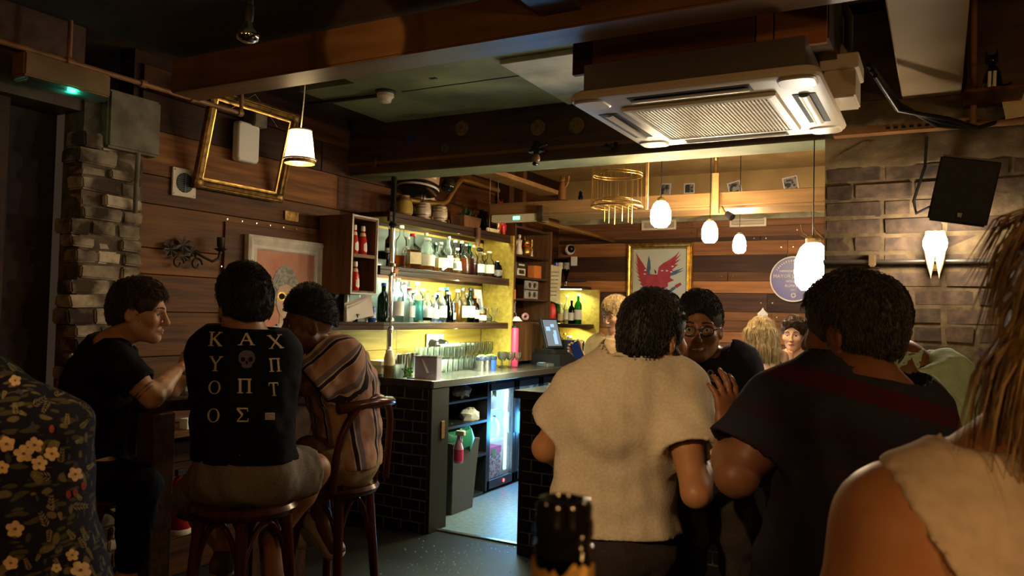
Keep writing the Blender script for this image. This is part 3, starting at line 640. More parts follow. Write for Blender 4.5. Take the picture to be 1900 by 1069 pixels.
# ---- bottles
def bottle(px, X, z, kind, h, r0, gl, liq, fill, cap, lab, label, group, lab_z=(0.15, 0.48), Y=None, cap_h=0.12):
    """px = column in the photograph of its axis; X = distance of the row from the wall"""
    r = r0 * (1.13 if Y is None else 1.0)
    if Y is None: y = on(px, 0.5 * 534 + 0.5 * 560, 0, X)[1]; loc = (X, y, z)
    else: loc = (on(px, 560, 1, Y)[0], Y, z)
    t = thing('bottle', label, 'bottle', loc, 0.4, group)
    P = {'wine': [(.9, 0), (1, .01), (1, .62), (.85, .69), (.38, .78), (.34, .97), (.4, .98), (.4, 1)],
         'round': [(.9, 0), (1, .01), (1, .52), (.95, .6), (.7, .68), (.4, .73), (.36, .95), (.42, .96), (.42, 1)],
         'tall': [(.92, 0), (1, .01), (1, .66), (.6, .74), (.4, .78), (.38, 1)],
         'cone': [(.95, 0), (1, .012), (.98, .3), (.62, .6), (.36, .76), (.34, 1)],
         'onion': [(.5, 0), (.85, .03), (1, .2), (.95, .38), (.6, .55), (.25, .66), (.2, .95), (.27, 1)],
         'jug': [(.85, 0), (1, .02), (1, .55), (.8, .75), (.5, .84), (.45, 1)],
         'stub': [(.9, 0), (1, .02), (1, .8), (.75, .88), (.75, 1)]}[('round' if kind == 'square' else kind)]
    nn = 4 if kind == 'square' else 14
    k = sqrt(2) if kind == 'square' else 1
    def prof(p, q): return [(rr * r * q * (k if (zz < .62 or kind != 'square') else 1), zz * h) for rr, zz in p]
    ge = part('glass_body', MB().lathe(prof(P, 1), n=nn), gl, t, smooth=50)
    if liq is not None:
        pp = [a for a in P if a[1] < fill]; pp.append((np.interp(fill, [a[1] for a in P], [a[0] for a in P]), fill))
        part('liquid', MB().lathe([(a * .93, max(b, .012)) for a, b in prof(pp, 1)], n=nn), liq, t, smooth=50)
    nr = P[-1][0] * r
    part('cap', MB().lathe([(nr * 1.12, h * (1 - cap_h * .55)), (nr * 1.15, h * (1 - cap_h * .5)), (nr * 1.12, h * 1.0), (nr * .9, h * 1.012)], n=10), cap, t, smooth=40)
    if lab is not None:
        z0, z1 = lab_z
        q0, q1 = [np.interp(zz, [a[1] for a in P], [a[0] for a in P]) * r * 1.025 * k for zz in (z0, z1)]
        part('paper_label', MB().lathe([(q0, z0 * h), (q1, z1 * h)], n=nn, caps=False), lab, t, smooth=50)
    if kind == 'jug':
        part('handle', MB().tube([(0, r * .6, h * .85), (0, r * 1.35, h * .8), (0, r * 1.4, h * .55), (0, r, h * .4)], 0.006), gl, t, smooth=60)
    return t
gU, gL, gF, gN = 'bottles on the upper lit shelf', 'bottles on the lower lit shelf', 'bottles on the far corner shelf', 'bottles along the far end of the counter'
XF, XB = -3.47, -3.57
zu, zl = 1.797, 1.404
U = [(710, XB, 'stub', .12, .05, G_brown, L_red, .8, black_plastic, None, 'squat dark red bottle at the left end of the upper lit shelf'),
 (721, XB, 'tall', .31, .033, G_brown, L_dark, .6, paper_cream, paper, 'tall dark bottle with pale bands left of the chrome post, upper shelf'),
 (742, XF, 'tall', .31, .038, G_clear, L_amber, .3, white_plastic, None, 'tall clear bottle with a little amber just right of the post, upper shelf'),
 (753, XB, 'round', .25, .035, G_clear, L_gold, .5, white_plastic, None, 'white capped bottle behind the red capped whisky, upper shelf'),
 (763, XF, 'square', .265, .042, G_clear, L_amber, .55, red_plastic, paper_cream, 'square whisky bottle with tall red cap and cream label, upper shelf'),
 (790, XF, 'jug', .25, .055, G_clear, L_amber, .25, white_plastic, paper, 'wide round shouldered decanter bottle with white cap, upper shelf'),
 (788, XB, 'tall', .305, .034, G_clear, L_gold, .5, paper_cream, None, 'tall bottle with yellow cap behind the wide decanter, upper shelf'),
 (805, XB, 'round', .24, .036, G_green, None, .5, steel, None, 'pale green bottle behind the cream labelled square one, upper shelf'),
 (815, XF, 'square', .235, .036, G_clear, L_amber, .4, white_plastic, paper_cream, 'narrow square bottle with long cream label, upper shelf'),
 (830, XF, 'tall', .29, .033, G_clear, L_amber, .3, steel, paper, 'slim clear bottle with long white label and grey cap, upper shelf'),
 (842, XB, 'wine', .29, .036, G_clear, L_gold, .6, white_plastic, paper_cream, 'white capped straw coloured bottle in the middle of the upper shelf'),
 (847, XF, 'cone', .21, .036, G_clear, L_gold, .5, white_plastic, paper, 'short conical bottle with white label in the middle of the upper shelf'),
 (854, XB, 'wine', .29, .036, G_dkgreen, None, .5, white_plastic, paper_cream, 'dark green bottle with white cap on the upper shelf'),
 (862, XF, 'round', .255, .038, G_clear, L_amber, .55, steel, None, 'bright amber bottle with silver cap on the upper shelf'),
 (869, XB, 'wine', .28, .035, G_green, None, .5, teal, None, 'green bottle with teal cap behind the amber one, upper shelf'),
 (877, XF, 'tall', .255, .032, G_clear, L_red, .55, white_plastic, None, 'slim bottle of red brown spirit on the upper shelf'),
 (889, XF, 'round', .215, .038, G_clear, L_clear, .5, paper_cream, paper, 'clear bottle with yellow cap and white label, upper shelf'),
 (896, XB, 'round', .22, .034, G_clear, L_clear, .5, white_plastic, paper, 'clear bottle with white cap behind the yellow capped one, upper shelf'),
 (906, XF, 'round', .225, .042, G_clear, L_amber, .35, white_plastic, paper, 'wide bottle with large white label near the right end of the upper shelf'),
 (921, XF, 'jug', .15, .042, G_blue, None, .5, steel, paper_grey, 'small dark blue jug bottle at the right end of the upper shelf')]
for a in U: bottle(a[0], a[1], zu, *a[2:11], gU)
Lw = [(712, XB, 'wine', .28, .04, G_dkgreen, None, .5, blue_plastic, None, 'dark green bottle with blue cap at the left end of the lower shelf'),
 (738, XF, 'tall', .315, .042, G_frost, L_clear, .6, white_plastic, paper, 'tall frosted bottle with white cap right of the post, lower shelf'),
 (744, XB, 'tall', .30, .036, G_clear, None, .6, steel, None, 'clear bottle with silver cap behind the frosted one, lower shelf'),
 (751, XF, 'tall', .295, .037, G_frost, L_clear, .6, white_plastic, None, 'second frosted tall bottle on the lower shelf'),
 (760, XF, 'round', .255, .038, G_clear, L_clear, .6, orange_card, paper, 'clear bottle with orange cap on the lower shelf'),
 (768, XB, 'round', .24, .036, G_green, None, .6, white_plastic, None, 'grey green bottle behind the orange capped one, lower shelf'),
 (775, XF, 'tall', .30, .04, G_clear, L_blue, .55, white_plastic, None, 'clear bottle of pale aqua spirit with tall white stopper, lower shelf'),
 (784, XB, 'round', .26, .037, G_clear, L_clear, .6, white_plastic, paper, 'white labelled bottle behind the aqua one, lower shelf'),
 (793, XF, 'round', .25, .036, G_clear, L_dark, .25, gold, paper, 'bottle with gold cap and a dark remainder on the lower shelf'),
 (805, XF, 'round', .21, .04, G_clear, L_clear, .5, white_plastic, paper, 'short clear bottle with white label in the middle of the lower shelf'),
 (811, XB, 'square', .235, .034, G_blue, L_blue, .6, white_plastic, paper, 'blue tinted square bottle in the middle of the lower shelf'),
 (819, XF, 'round', .27, .042, G_clear, L_clear, .5, white_plastic, paper, 'large clear bottle with white label left of the black one, lower shelf'),
 (829, XB, 'wine', .28, .037, G_dkgreen, None, .5, teal, None, 'dark bottle with teal stopper on the lower shelf'),
 (832, XF, 'cone', .24, .045, G_dkgreen, None, .5, white_plastic, None, 'broad black green bottle in the middle of the lower shelf'),
 (839, XF + .02, 'stub', .165, .03, black_gloss, None, .5, black_plastic, paper_grey, 'short black bottle beside the broad green one, lower shelf'),
 (849, XF, 'wine', .265, .037, G_clear, L_gold, .6, white_plastic, None, 'straw yellow bottle with white cap on the lower shelf'),
 (859, XF, 'wine', .28, .037, G_clear, L_gold, .5, steel, paper_cream, 'yellow labelled bottle with green neck on the lower shelf'),
 (866, XB, 'round', .25, .034, G_clear, L_clear, .5, steel, paper, 'clear bottle behind the green one, lower shelf'),
 (873, XF, 'wine', .285, .038, G_green, None, .5, black_plastic, paper_cream, 'bright green wine bottle with cream label, lower shelf'),
 (882, XF, 'wine', .22, .034, G_brown, L_dark, .6, orange_card, paper_cream, 'dark brown bottle with cream band left of the photo card, lower shelf'),
 (894, XF, 'stub', .13, .04, G_clear, L_orange, .6, blue_plastic, paper, 'peach coloured jar with blue lid in front of the photo card'),
 (905, XF, 'onion', .12, .042, G_clear, L_clear, .35, steel, None, 'small round flask right of the peach jar')]
for a in Lw: bottle(a[0], a[1], zl, *a[2:11], gL)
gb = thing('glass_goblet', 'small stemmed glass at the right end of the lower lit shelf', 'glass', (XF, on(918, 560, 0, XF)[1], zl))
part('bowl', MB().lathe([(0.03, 0), (0.028, 0.004), (0.006, 0.012), (0.007, 0.05), (0.018, 0.07), (0.02, 0.09), (0.035, 0.13)], n=14), G_clear, gb, smooth=50)
cd = thing('photo_card', 'white mounted photo leaning at the back of the lower lit shelf', 'picture', (-3.58, on(893, 560, 0, -3.58)[1], zl))
R0 = Matrix.Rotation(radians(-12), 3, 'Y')
part('mount', MB().box((0, 0, 0.145), (0.006, 0.12, 0.29), M=None).xform(Matrix.Rotation(radians(-8), 3, 'Y')), paper, cd)
part('photo', MB().span((0.003, -0.028, 0.11), (0.0045, 0.028, 0.21)).xform(Matrix.Rotation(radians(-8), 3, 'Y')), paper_grey, cd, label='dark portrait photo')
pc = thing('framed_card', 'pale card with a dark picture behind the post, lower shelf', 'picture', (-3.62, 4.36, zl))
part('mount', MB().span((0, -0.08, 0), (0.008, 0.06, 0.29)), paper, pc)
part('picture', MB().span((0.008, -0.06, 0.03), (0.01, 0.045, 0.26)), slate_panel, pc)
can = thing('blue_can', 'blue and white drinks can at the left end of the lower shelf', 'can', (-3.46, 4.36, zl))
part('can_body', MB().lathe([(0.024, 0), (0.027, 0.006), (0.027, 0.1), (0.023, 0.108)], n=16), blue_plastic, can, smooth=40)
part('band', MB().lathe([(0.0275, 0.03), (0.0275, 0.07)], n=16, caps=False), mat('can_band', (0.6, 0.65, 0.75), 0.3, c2=(0.05, 0.1, 0.4), scale=40), can, smooth=40)
solo('glass_riser', MB().span((-3.62, 4.38, zu), (-3.44, 4.48, zu + 0.05)), G_frost, 'pale glass block at the left end of the upper shelf', 'block', bevel=0.004)
hold = thing('leaflet_holder', 'dark box holding a pale menu at the left end of the lower shelf', 'holder', (-3.52, 4.2, zl))
part('box', MB().span((-0.04, 0.02, 0), (0.05, 0.12, 0.055)), black_plastic, hold, bevel=0.003)
mn = MB()
for k in range(3): mn.add([(-3.54 + .02 * k, 4.17 - .01 * k, 1.385 + .012 * k), (-3.44 + .01 * k, 4.33, 1.45), (-3.46, 4.35, 1.60 - .015 * k), (-3.56 + .02 * k, 4.19 - .012 * k, 1.53 - .02 * k)], [(0, 1, 2, 3)])
mn.add([(-3.495, 4.13, 1.385), (-3.53, 4.16, 1.375), (-3.55, 4.19, 1.53), (-3.51, 4.15, 1.51)], [(0, 1, 2, 3)])
solo('menu_sheets', mn, paper, 'pale folded menu sheets sticking out left of the lower shelf', 'menu')
th = thing('thermostat', 'white wall thermostat with grey display left of the lower shelf', 'thermostat', (XW + 0.005, 4.39, 1.40))
part('case', MB().span((0, -0.055, 0.09), (0.03, 0.055, 0.19)), white_plastic, th, bevel=0.006)
part('case', MB().span((0, -0.055, 0.0), (0.026, 0.055, 0.085)), white_plastic, th, bevel=0.006)
part('display', MB().span((0.03, -0.035, 0.13), (0.0315, 0.035, 0.172)), grey_plastic, th)
part('buttons', MB().span((0.03, -0.04, 0.105), (0.032, 0.04, 0.112)), grey_plastic, th)

# ---- on the counter
def tumbler_mesh(n=14, r=0.036, h=0.09):
    return MB().lathe([(r * .78, 0), (r * .82, 0.008), (r, h), (r * .93, h), (r * .74, 0.012), (0.001, 0.01)], n=n, caps=False)
sq = thing('squeeze_bottle', 'tall plastic bottle half full of brown syrup at the near end of the counter', 'bottle', (-3.39, 4.48, 1.02))
part('bottle_body', MB().lathe([(0.036, 0), (0.038, 0.01), (0.038, 0.13), (0.03, 0.165), (0.024, 0.175)], n=16), mat('syrup_plastic', (0.62, 0.52, 0.3), 0.4, scale=9), sq, smooth=50)
part('syrup', MB().lathe([(0.0385, 0.004), (0.0388, 0.085)], n=16, caps=False), ceramic_brown, sq, smooth=50, label='brown lower half')
part('cap', MB().lathe([(0.027, 0.172), (0.027, 0.19), (0.01, 0.2), (0.008, 0.215)], n=14), white_plastic, sq, smooth=40)
tb = thing('tumbler', 'cut glass tumbler in front of the metal shaker tins, near end of the counter', 'glass', (-3.31, 4.5, 1.02))
part('bowl', tumbler_mesh(12, 0.042, 0.095), G_clear, tb, smooth=30)
def tin(loc, r, h, lb, m=steel):
    t = thing('shaker_tin', lb, 'shaker', loc, 0, 'shaker tins on the counter')
    part('cup', MB().lathe([(r * .82, 0), (r * .84, 0.004), (r, h), (r * 1.03, h + .003), (r * .95, h), (r * .78, 0.01), (.001, .01)], n=18, caps=False), m, t, smooth=40)
    return t
tin((-3.42, 4.66, 1.02), 0.045, 0.15, 'left steel shaker tin, behind the tumbler at the near end of the counter')
tin((-3.36, 4.72, 1.02), 0.04, 0.16, 'second steel shaker tin, beside the lilac dispenser')
tin((-3.30, 4.64, 1.02), 0.036, 0.165, 'front steel shaker tin, touching the lilac dispenser')
tin((-3.46, 4.82, 1.02), 0.036, 0.15, 'rear steel shaker tin filled with utensils')
mint = MB(); r2 = random.Random(3)
for k in range(26): mint.ball((-3.27 + r2.uniform(-.03, .03), 4.52 + r2.uniform(-.03, .03), 1.03 + r2.uniform(0, .06)), (.012, .005, .009), 6, 4)
solo('mint_sprigs', mint, leaf_green, 'bunch of green mint between tumbler and shaker tins', 'herb', 60)
ld = thing('straw_dispenser', 'lilac plastic napkin dispenser at the near corner of the counter', 'dispenser', (-3.11, 4.56, 1.02), radians(8))
part('case', MB().prism([(-.085, -.05), (.085, -.05), (.085, .03), (.06, .05), (-.06, .05), (-.085, .03)], (0, 0, 0), (1, 0, 0), (0, 1, 0), 0.155), lilac, ld, bevel=0.004)
part('rim', MB().frame((-.088, -.053, .153), (1, 0, 0), (0, 1, 0), .176, .1, [(0, 0), (0, .008), (.008, .008), (.008, 0)]), paper_grey, ld)
part('cut_flap', MB().add([(-.035, -.0515, .145), (-.015, -.0515, .135), (.03, -.0515, .05), (.015, -.058, .045)], [(0, 1, 2, 3)]), white_plastic, ld, label='pale curved flap')
ms = thing('menu_sheet', 'white paper sheet under the lilac dispenser', 'paper', (-3.15, 4.46, 1.0202))
part('sheet', MB().add([(-.17, -.0, 0), (.14, -.02, 0), (.15, .16, 0), (-.14, .17, 0)], [(0, 1, 2, 3)]), paper, ms)
pen = thing('pen', 'blue and yellow pen lying on the white sheet', 'pen', (-3.18, 4.475, 1.026))
part('barrel', MB().cyl((-.05, 0, 0), (.01, .012, 0), 0.005, n=8), blue_plastic, pen, smooth=40)
part('barrel', MB().cyl((.01, .012, 0), (.085, .025, 0), 0.005, n=8), gold, pen, smooth=40, label='yellow half')
for k in range(2):
    solo('white_tray', MB().loft([[(x * (0.075 + e), y * (0.13 + e), z) for x, y in ((-1, -.7), (-.7, -1), (.7, -1), (1, -.7), (1, .7), (.7, 1), (-.7, 1), (-1, .7))] for e, z in ((-.02, 0), (0, .02), (0, .05), (-.008, .05), (-.02, .02))]).shift((-3.55, 4.66, 1.02 + .055 * k)), white_plastic, ['lower white plastic tray at the wall end of the counter', 'upper white plastic tray stacked at the wall end of the counter'][k], 'tray', 40)
solo('coaster_stack', MB().lathe([(.045, 0), (.045, .02)], (-3.5, 4.5, 1.02), 16), steel_dark, 'dark coaster stack behind the squeeze bottle', 'coaster', 40)
# rows of tumblers; one prototype
tum = tumbler_mesh(14, 0.036, 0.092).mesh('tumbler', G_clear, 40)
ord_ = ['first', 'second', 'third', 'fourth', 'fifth', 'sixth', 'seventh', 'eighth', 'ninth', 'tenth']
for ri, (X, z, y0, dn, n, nm) in enumerate([(-3.38, 1.02, 5.16, .078, 6, 'front row of tumblers on the counter'), (-3.46, 1.02, 5.02, .078, 9, 'middle row of tumblers on the counter'), (-3.54, 1.02, 5.0, .078, 9, 'rear row of tumblers on the counter'), (-3.5, 1.115, 5.06, .078, 8, 'upper row of stacked tumblers'), (-3.6, 1.02, 4.98, .078, 9, 'row of tumblers nearest the wall'), (-3.58, 1.115, 5.1, .078, 8, 'upper row of tumblers nearest the wall')]):
    for k in range(n):
        o = inst('tumbler', tum, None, (X + rnd.uniform(-.004, .004), y0 + dn * k, z), (0, 0, k))
        tag(o, f'{ord_[k]} glass from the left in the {nm}', 'glass', nm)
for k in range(8):
    o = inst('tumbler', tum, None, (-3.5, 5.56 + .075 * k, 1.02), (0, 0, k), (1, 1, 1.15)); tag(o, f'{ord_[k]} glass from the left in the row behind the lime caddies', 'glass', 'glasses behind the lime caddies')
rk = thing('glass_rack', 'white rimmed rack standing over the tumblers at the back of the counter', 'rack', (-3.6, 5.5, 1.205))
part('board', MB().span((-0.06, -.12, .002), (0.04, 0.42, 0.012)), G_frost, rk)
part('rim', MB().frame((-0.06, -.12, 0.0), (1, 0, 0), (0, 1, 0), .10, .54, [(0, 0), (0, .02), (.008, .02), (.008, 0)]), white_plastic, rk)
for y in (-.11, .41):
    for x in (-.05, .03): part('leg', MB().span((x - .004, y - .004, -.185), (x + .004, y + .004, 0)), steel, rk)
wine = MB().lathe([(0.032, 0), (0.03, 0.004), (0.004, 0.012), (0.004, 0.08), (0.02, 0.095), (0.034, 0.13), (0.031, 0.185), (0.028, 0.185), (0.031, 0.13), (0.015, 0.1)], n=14, caps=False).mesh('wine_glass', G_clear, 50)
for k in range(7):
    o = inst('wine_glass', wine, None, (-3.56, 5.72 + .075 * k, 1.02)); o.scale = (1, 1, 1.15); tag(o, f'{ord_[k]} stemmed glass from the left along the wall behind the lime caddies', 'glass', 'stemmed glasses along the wall')
for k, (x, y) in enumerate([(-3.27, 5.9), (-3.24, 5.99), (-3.33, 5.98), (-3.3, 6.07), (-3.22, 6.08), (-3.37, 6.07)]):
    o = inst('wine_glass', wine, None, (x, y, 1.02), (0, 0, k), (1.0, 1.0, .72)); tag(o, f'{ord_[k]} nearest stemmed glass in the cluster before the till', 'glass', 'stemmed glasses before the till')
for k, (y, lb) in enumerate([(5.48, 'left steel caddy of lime wedges'), (5.57, 'middle steel caddy of lime wedges'), (5.66, 'right dark caddy of lime wedges beside the stemmed glasses')]):
    c = thing('lime_caddy', lb + ' on the counter', 'caddy', (-3.24, y, 1.02), 0, 'lime caddies on the counter')
    part('pot', MB().lathe([(.037, 0), (.038, .004), (.04, .1), (.036, .1), (.034, .01), (.001, .01)], n=16, caps=False), steel if k < 2 else blue_plastic, c, smooth=40)
    part('rim', MB().lathe([(.041, .085), (.044, .09), (.044, .112), (.04, .114)], n=16, caps=False), mat('rim_navy', (0.02, 0.025, 0.06), 0.3) if k == 0 else MATS['rim_navy'], c, smooth=40)
    lm = MB()
    for q in range(9): lm.ball((.022 * cos(q * 2.4) * (q / 9) ** .5, .03 * sin(q * 2.4) * (q / 9) ** .5, .112 + rnd.uniform(0, .012)), (.014, .011, .009), 7, 5)
    part('lime_wedges', lm, leaf_green, c, smooth=60, kind='stuff')
for k, (px, lb) in enumerate([(806, 'left'), (822, 'right')]):                      # black round bottles lying under the lower shelf
    y = on(px + 5, 645, 0, -3.6)[1]
    c = thing('soda_gun', f'{lb} black drinks tap head on a white plate under the lower shelf', 'tap', (-3.66, y, 1.215))
    part('plate', MB().span((-.01, -.06, -.04), (.0, .06, .09)), paper_cream, c, bevel=.003)
    part('head', MB().cyl((0, 0, 0.01), (.06, 0, 0), .04, .035, 16), black_plastic, c, smooth=40)
    part('button', MB().span((.058, -.008, -.02), (.064, .012, .03)), white_plastic, c)

# ---- cabinet by the till, seen at a slant
CB = (-3.55, 6.65, 1.02)
cb = thing('trinket_cabinet', 'dark wooden cabinet of small open compartments beside the lit bottle shelves', 'cabinet', CB)
for y in (6.27, 7.02): part('side_panel', MB().span((-3.68, y, 1.02), (-3.38, y + .03, 2.3)), wood_side, cb, world=True, bevel=.002)
for z in (1.42, 1.62, 1.82, 2.02, 2.28): part('shelf', MB().span((-3.68, 6.3, z - .01), (-3.4, 7.02, z + .01)), wood_shelf, cb, world=True)
part('back_board', MB().span((-3.685, 6.3, 1.02), (-3.675, 7.02, 2.3)), wood_dark, cb, world=True)
part('door', MB().span((-3.42, 6.3, 1.05), (-3.4, 7.02, 1.41)), wood_side, cb, world=True, bevel=.002)
gc = thing('lucky_cat', 'shiny gold cat figurine on the top compartment of the dark cabinet', 'figurine', (-3.45, 6.62, 2.03))
part('body', MB().lathe([(.03, 0), (.05, .01), (.055, .04), (.045, .08), (.03, .095)], n=14), gold, gc, smooth=60)
hd = part('head', MB().ball((0, 0, .125), (.042, .045, .038)).cyl((0, -.025, .15), (0, -.032, .185), .014, .002, 8).cyl((0, .025, .15), (0, .032, .185), .014, .002, 8), gold, gc, smooth=50)
part('raised_paw', MB().tube([(.02, .04, .07), (.03, .06, .1), (.03, .06, .16)], .012), gold, gc, smooth=60)
part('collar', MB().lathe([(.034, .09), (.036, .095), (.034, .1)], n=14), red_plastic, gc, smooth=60, label='red collar')
for nm, lb, y, z, h, m, X in (('angel_figurine', 'pale angel figurine at the left of the gold cat', 6.42, 2.03, .19, ceramic, -3.42), ('bird_figurine', 'small pale bird figurine right of the gold cat', 6.74, 2.03, .085, ceramic, -3.45), ('vase', 'small pale vase between the cassette player and the orange box', 6.68, 1.83, .1, ceramic, -3.5)):
    q = MB().lathe([(h * .18, 0), (h * .2, h * .1), (h * .11, h * .5), (h * .17, h * .68), (h * .06, h * .78)], (X, y, z), 12).ball((X + .005, y, z + h * .88), (h * .09, h * .09, h * .11), 8, 6)
    if 'vase' not in nm: q.add([(X, y + h * .1, z + h * .6), (X, y + h * .35, z + h * .75), (X, y + h * .28, z + h * .35)], [(0, 1, 2)]).add([(X, y - h * .1, z + h * .6), (X, y - h * .35, z + h * .75), (X, y - h * .28, z + h * .35)], [(0, 1, 2)])
    solo(nm, q, m, lb, 'figurine' if 'vase' not in nm else 'vase', 50)
cp = thing('cassette_player', 'small black cassette player with pale front in the second compartment', 'player', (-3.44, 6.46, 1.83))
part('case', MB().span((-.05, -.1, 0), (.03, .1, .13)), black_plastic, cp, bevel=.004)
part('tape_door', MB().span((.03, -.08, .01), (.034, .08, .075)), ceramic, cp, bevel=.002)
part('tape_window', MB().span((.034, -.05, .025), (.036, .05, .06)), black_plastic, cp)
part('name_strip', MB().span((.03, -.05, .1), (.033, .06, .115)), paper_cream, cp)
solo('orange_box', MB().span((-3.49, 6.74, 1.83), (-3.41, 6.88, 1.95)), orange_card, 'orange cardboard box in the second compartment', 'box', bevel=.003)
for k, (z, y0) in enumerate(((1.63, 6.56), (1.72, 6.56))):
    c = thing('tape_cassette', ['lower cassette tape in the third compartment', 'upper cassette tape in the third compartment'][k], 'cassette', (-3.44, 6.72, z))
    part('case', MB().span((0, -.14, 0), (.02, .12, .08)), paper_grey, c, bevel=.003)
    for yy in (-.06, .04): part('reel', MB().cyl((.02, yy, .04), (.023, yy, .04), .025, n=12), black_plastic, c)
solo('toy_ring', MB().tube([(-3.42, 6.58 + .05 * cos(a), 1.46 + .025 * sin(a)) for a in [k * pi / 6 for k in range(12)]], .014, close=True), mat('toy_pink', (.7, .4, .45), .5), 'pink toy ring in the compartment above the till', 'toy', 60)
nt_ = thing('sticky_notes', 'orange and pink paper notes on the cabinet edge beside the lit shelves', 'note', (-3.375, 6.285, 1.66))
part('note', MB().box((0, 0, 0), (.002, .03, .09)), orange_card, nt_)
part('note', MB().box((.0015, 0.0, -.12), (.002, .03, .09)), mat('note_pink', (.6, .3, .35), .7), nt_)
wl_ = thing('clip_lamp', 'small white clip lamp on the cabinet side above the till', 'lamp', (-3.36, 6.3, 1.42))
part('shade', MB().lathe([(.02, .04), (.055, .0), (.05, 0), (.018, .035)], n=14), white_plastic, wl_, smooth=50)
part('stem', MB().tube([(0, 0, .04), (-.01, -.02, .1), (0, -.03, .18)], .005), steel, wl_, smooth=60)
pt = thing('pink_tube', 'tall bright pink cylinder standing between the shelves and the till', 'tube', (-3.34, 6.24, 1.02))
part('tube', MB().lathe([(.032, 0), (.034, .005), (.034, .33), (.028, .34)], n=16), pink_plastic, pt, smooth=40)
part('cap', MB().lathe([(.03, .34), (.03, .355), (.02, .36)], n=14), black_plastic, pt, smooth=40)
# till
tl = thing('till', 'black till with a tilted touch screen and receipt printer on the far counter', 'till', (-3.19, 6.85, 1.02), radians(-14))
part('drawer', MB().span((-.2, -.2, 0), (.17, .2, .1)), black_plastic, tl, bevel=.005)
part('printer', MB().span((-.1, .0, .1), (.16, .2, .23)), black_plastic, tl, bevel=.012)
part('base', MB().span((-.14, -.2, .1), (.12, 0.0, .14)), black_plastic, tl, bevel=.006)
Rm = Matrix.Rotation(radians(-18), 3, 'Y')
sb = part('screen', MB().box((0, 0, 0), (.035, .24, .29)).xform(Rm).shift((.02, -.15, .29)), black_plastic, tl, bevel=.004)
part('display', MB().box((.0185, 0, 0), (.002, .2, .25)).xform(Rm).shift((.02, -.15, .29)), SCREEN_DIM, sb)
sc = MB()
for a, b_, c_, d in ((.03, -.06, .05, .1), (.04, .0, .04, .05), (-.05, .04, .06, .04), (.02, .07, .05, .03)): sc.box((.02, a, b_), (.001, c_, d))
part('icons', sc.xform(Rm).shift((.02, -.15, .29)), SCREEN, sb)
part('receipt', MB().span((.161, .03, .2), (.164, .16, .225)), paper, tl)
cr = thing('card_reader', 'grey card reader lying on the counter before the till', 'card reader', (-3.12, 6.42, 1.02), radians(60))
part('case', MB().loft([[(x * .04, y * .09, z) for x, y in ((-1, -.9), (-.8, -1), (.8, -1), (1, -.9), (1, .9), (.8, 1), (-.8, 1), (-1, .9))] for z in (0, .03)]), grey_plastic, cr, bevel=.004)
part('display', MB().span((-.028, .02, .03), (.028, .075, .0315)), SCREEN, cr)
part('keys', MB().span((-.026, -.07, .03), (.026, .0, .033)), steel_dark, cr)
tgb = thing('price_board', 'cream printed board hanging at the edge of the dark cabinet', 'sign', (-3.36, 7.04, 1.62))
part('board', MB().prism([(-.075, 0.02), (.075, -.03), (.095, .33), (-.045, .36)], (0, 0, 0), (1, 0, 0), (0, 0, 1), .008), paper_cream, tgb)
pr_ = MB()
for k in range(7): pr_.span((-.045 + .003 * k, -.010, .05 + .038 * k), (.045 + .004 * k, -.0085, .062 + .038 * k))
part('print', pr_, paper_grey, tgb)
solo('red_pouch', MB().ball((-3.37, 7.06, 1.50), (.045, .03, .1), 10, 8), red_plastic, 'dark red pouch hanging under the cream printed board', 'pouch', 60)

# ---- far corner shelf and upturned bottles on the far wall
fs = thing('corner_shelf', 'short lit bottle shelf in the far corner behind the bar', 'shelf', (-3.5, 7.78, 1.35))
part('board', MB().span((-3.68, 7.62, 1.352), (-3.26, 7.875, 1.392)), wood_shelf, fs, world=True, bevel=.003)
part('board', MB().span((-3.68, 7.62, 1.762), (-3.3, 7.875, 1.79)), wood_shelf, fs, world=True, bevel=.003)
part('back_board', MB().span((-3.68, 7.868, 1.02), (-3.2, 7.876, 1.76)), wood_panel, fs, world=True)
part('led_strip', MB().span((-3.66, 7.65, 1.755), (-3.32, 7.655, 1.76)), LED_MAT, fs, world=True)
FB = [(1019, 'wine', .3, .035, G_green, None, white_plastic, None, 'green bottle at the left of the far corner shelf'), (1027, 'wine', .31, .036, G_green, None, orange_card, paper_cream, 'green bottle with orange cap on the far corner shelf'), (1034, 'round', .3, .036, G_green, None, orange_card, None, 'light green bottle with red top on the far corner shelf'),
      (1041, 'tall', .22, .038, G_clear, L_gold, white_plastic, paper_cream, 'bright bottle with large cream label on the far corner shelf'), (1052, 'round', .3, .034, G_clear, L_clear, white_plastic, paper, 'clear bottle with white cap on the far corner shelf'), (1061, 'wine', .25, .034, G_dkgreen, None, black_plastic, paper, 'dark green bottle with white band on the far corner shelf'), (1073, 'wine', .315, .04, G_green, None, white_plastic, paper, 'tall green bottle with white capsule at the right of the far corner shelf')]
for px, kd, h, r, g_, lq, cp_, lb_, txt in FB: bottle(px, None, 1.392, kd, h, r, g_, lq, .5, cp_, lb_, txt, gF, Y=7.72)
NB = [(1016, 'wine', .26, .036, G_dkgreen, None, black_plastic, None, 'dark bottle at the left under the far corner shelf'), (1026, 'round', .27, .036, G_clear, L_clear, teal, paper, 'clear bottle with teal cap under the far corner shelf'), (1036, 'round', .26, .036, G_clear, L_clear, white_plastic, paper, 'clear bottle with white label under the far corner shelf'), (1049, 'tall', .27, .034, G_clear, L_gold, gold, None, 'bottle with gold cap under the far corner shelf'), (1058, 'jug', .24, .055, G_frost, L_clear, white_plastic, None, 'large frosted bottle under the far corner shelf')]
for px, kd, h, r, g_, lq, cp_, lb_, txt in NB: bottle(px, None, 1.02, kd, h, r, g_, lq, .5, cp_, lb_, txt, gN, Y=7.74)
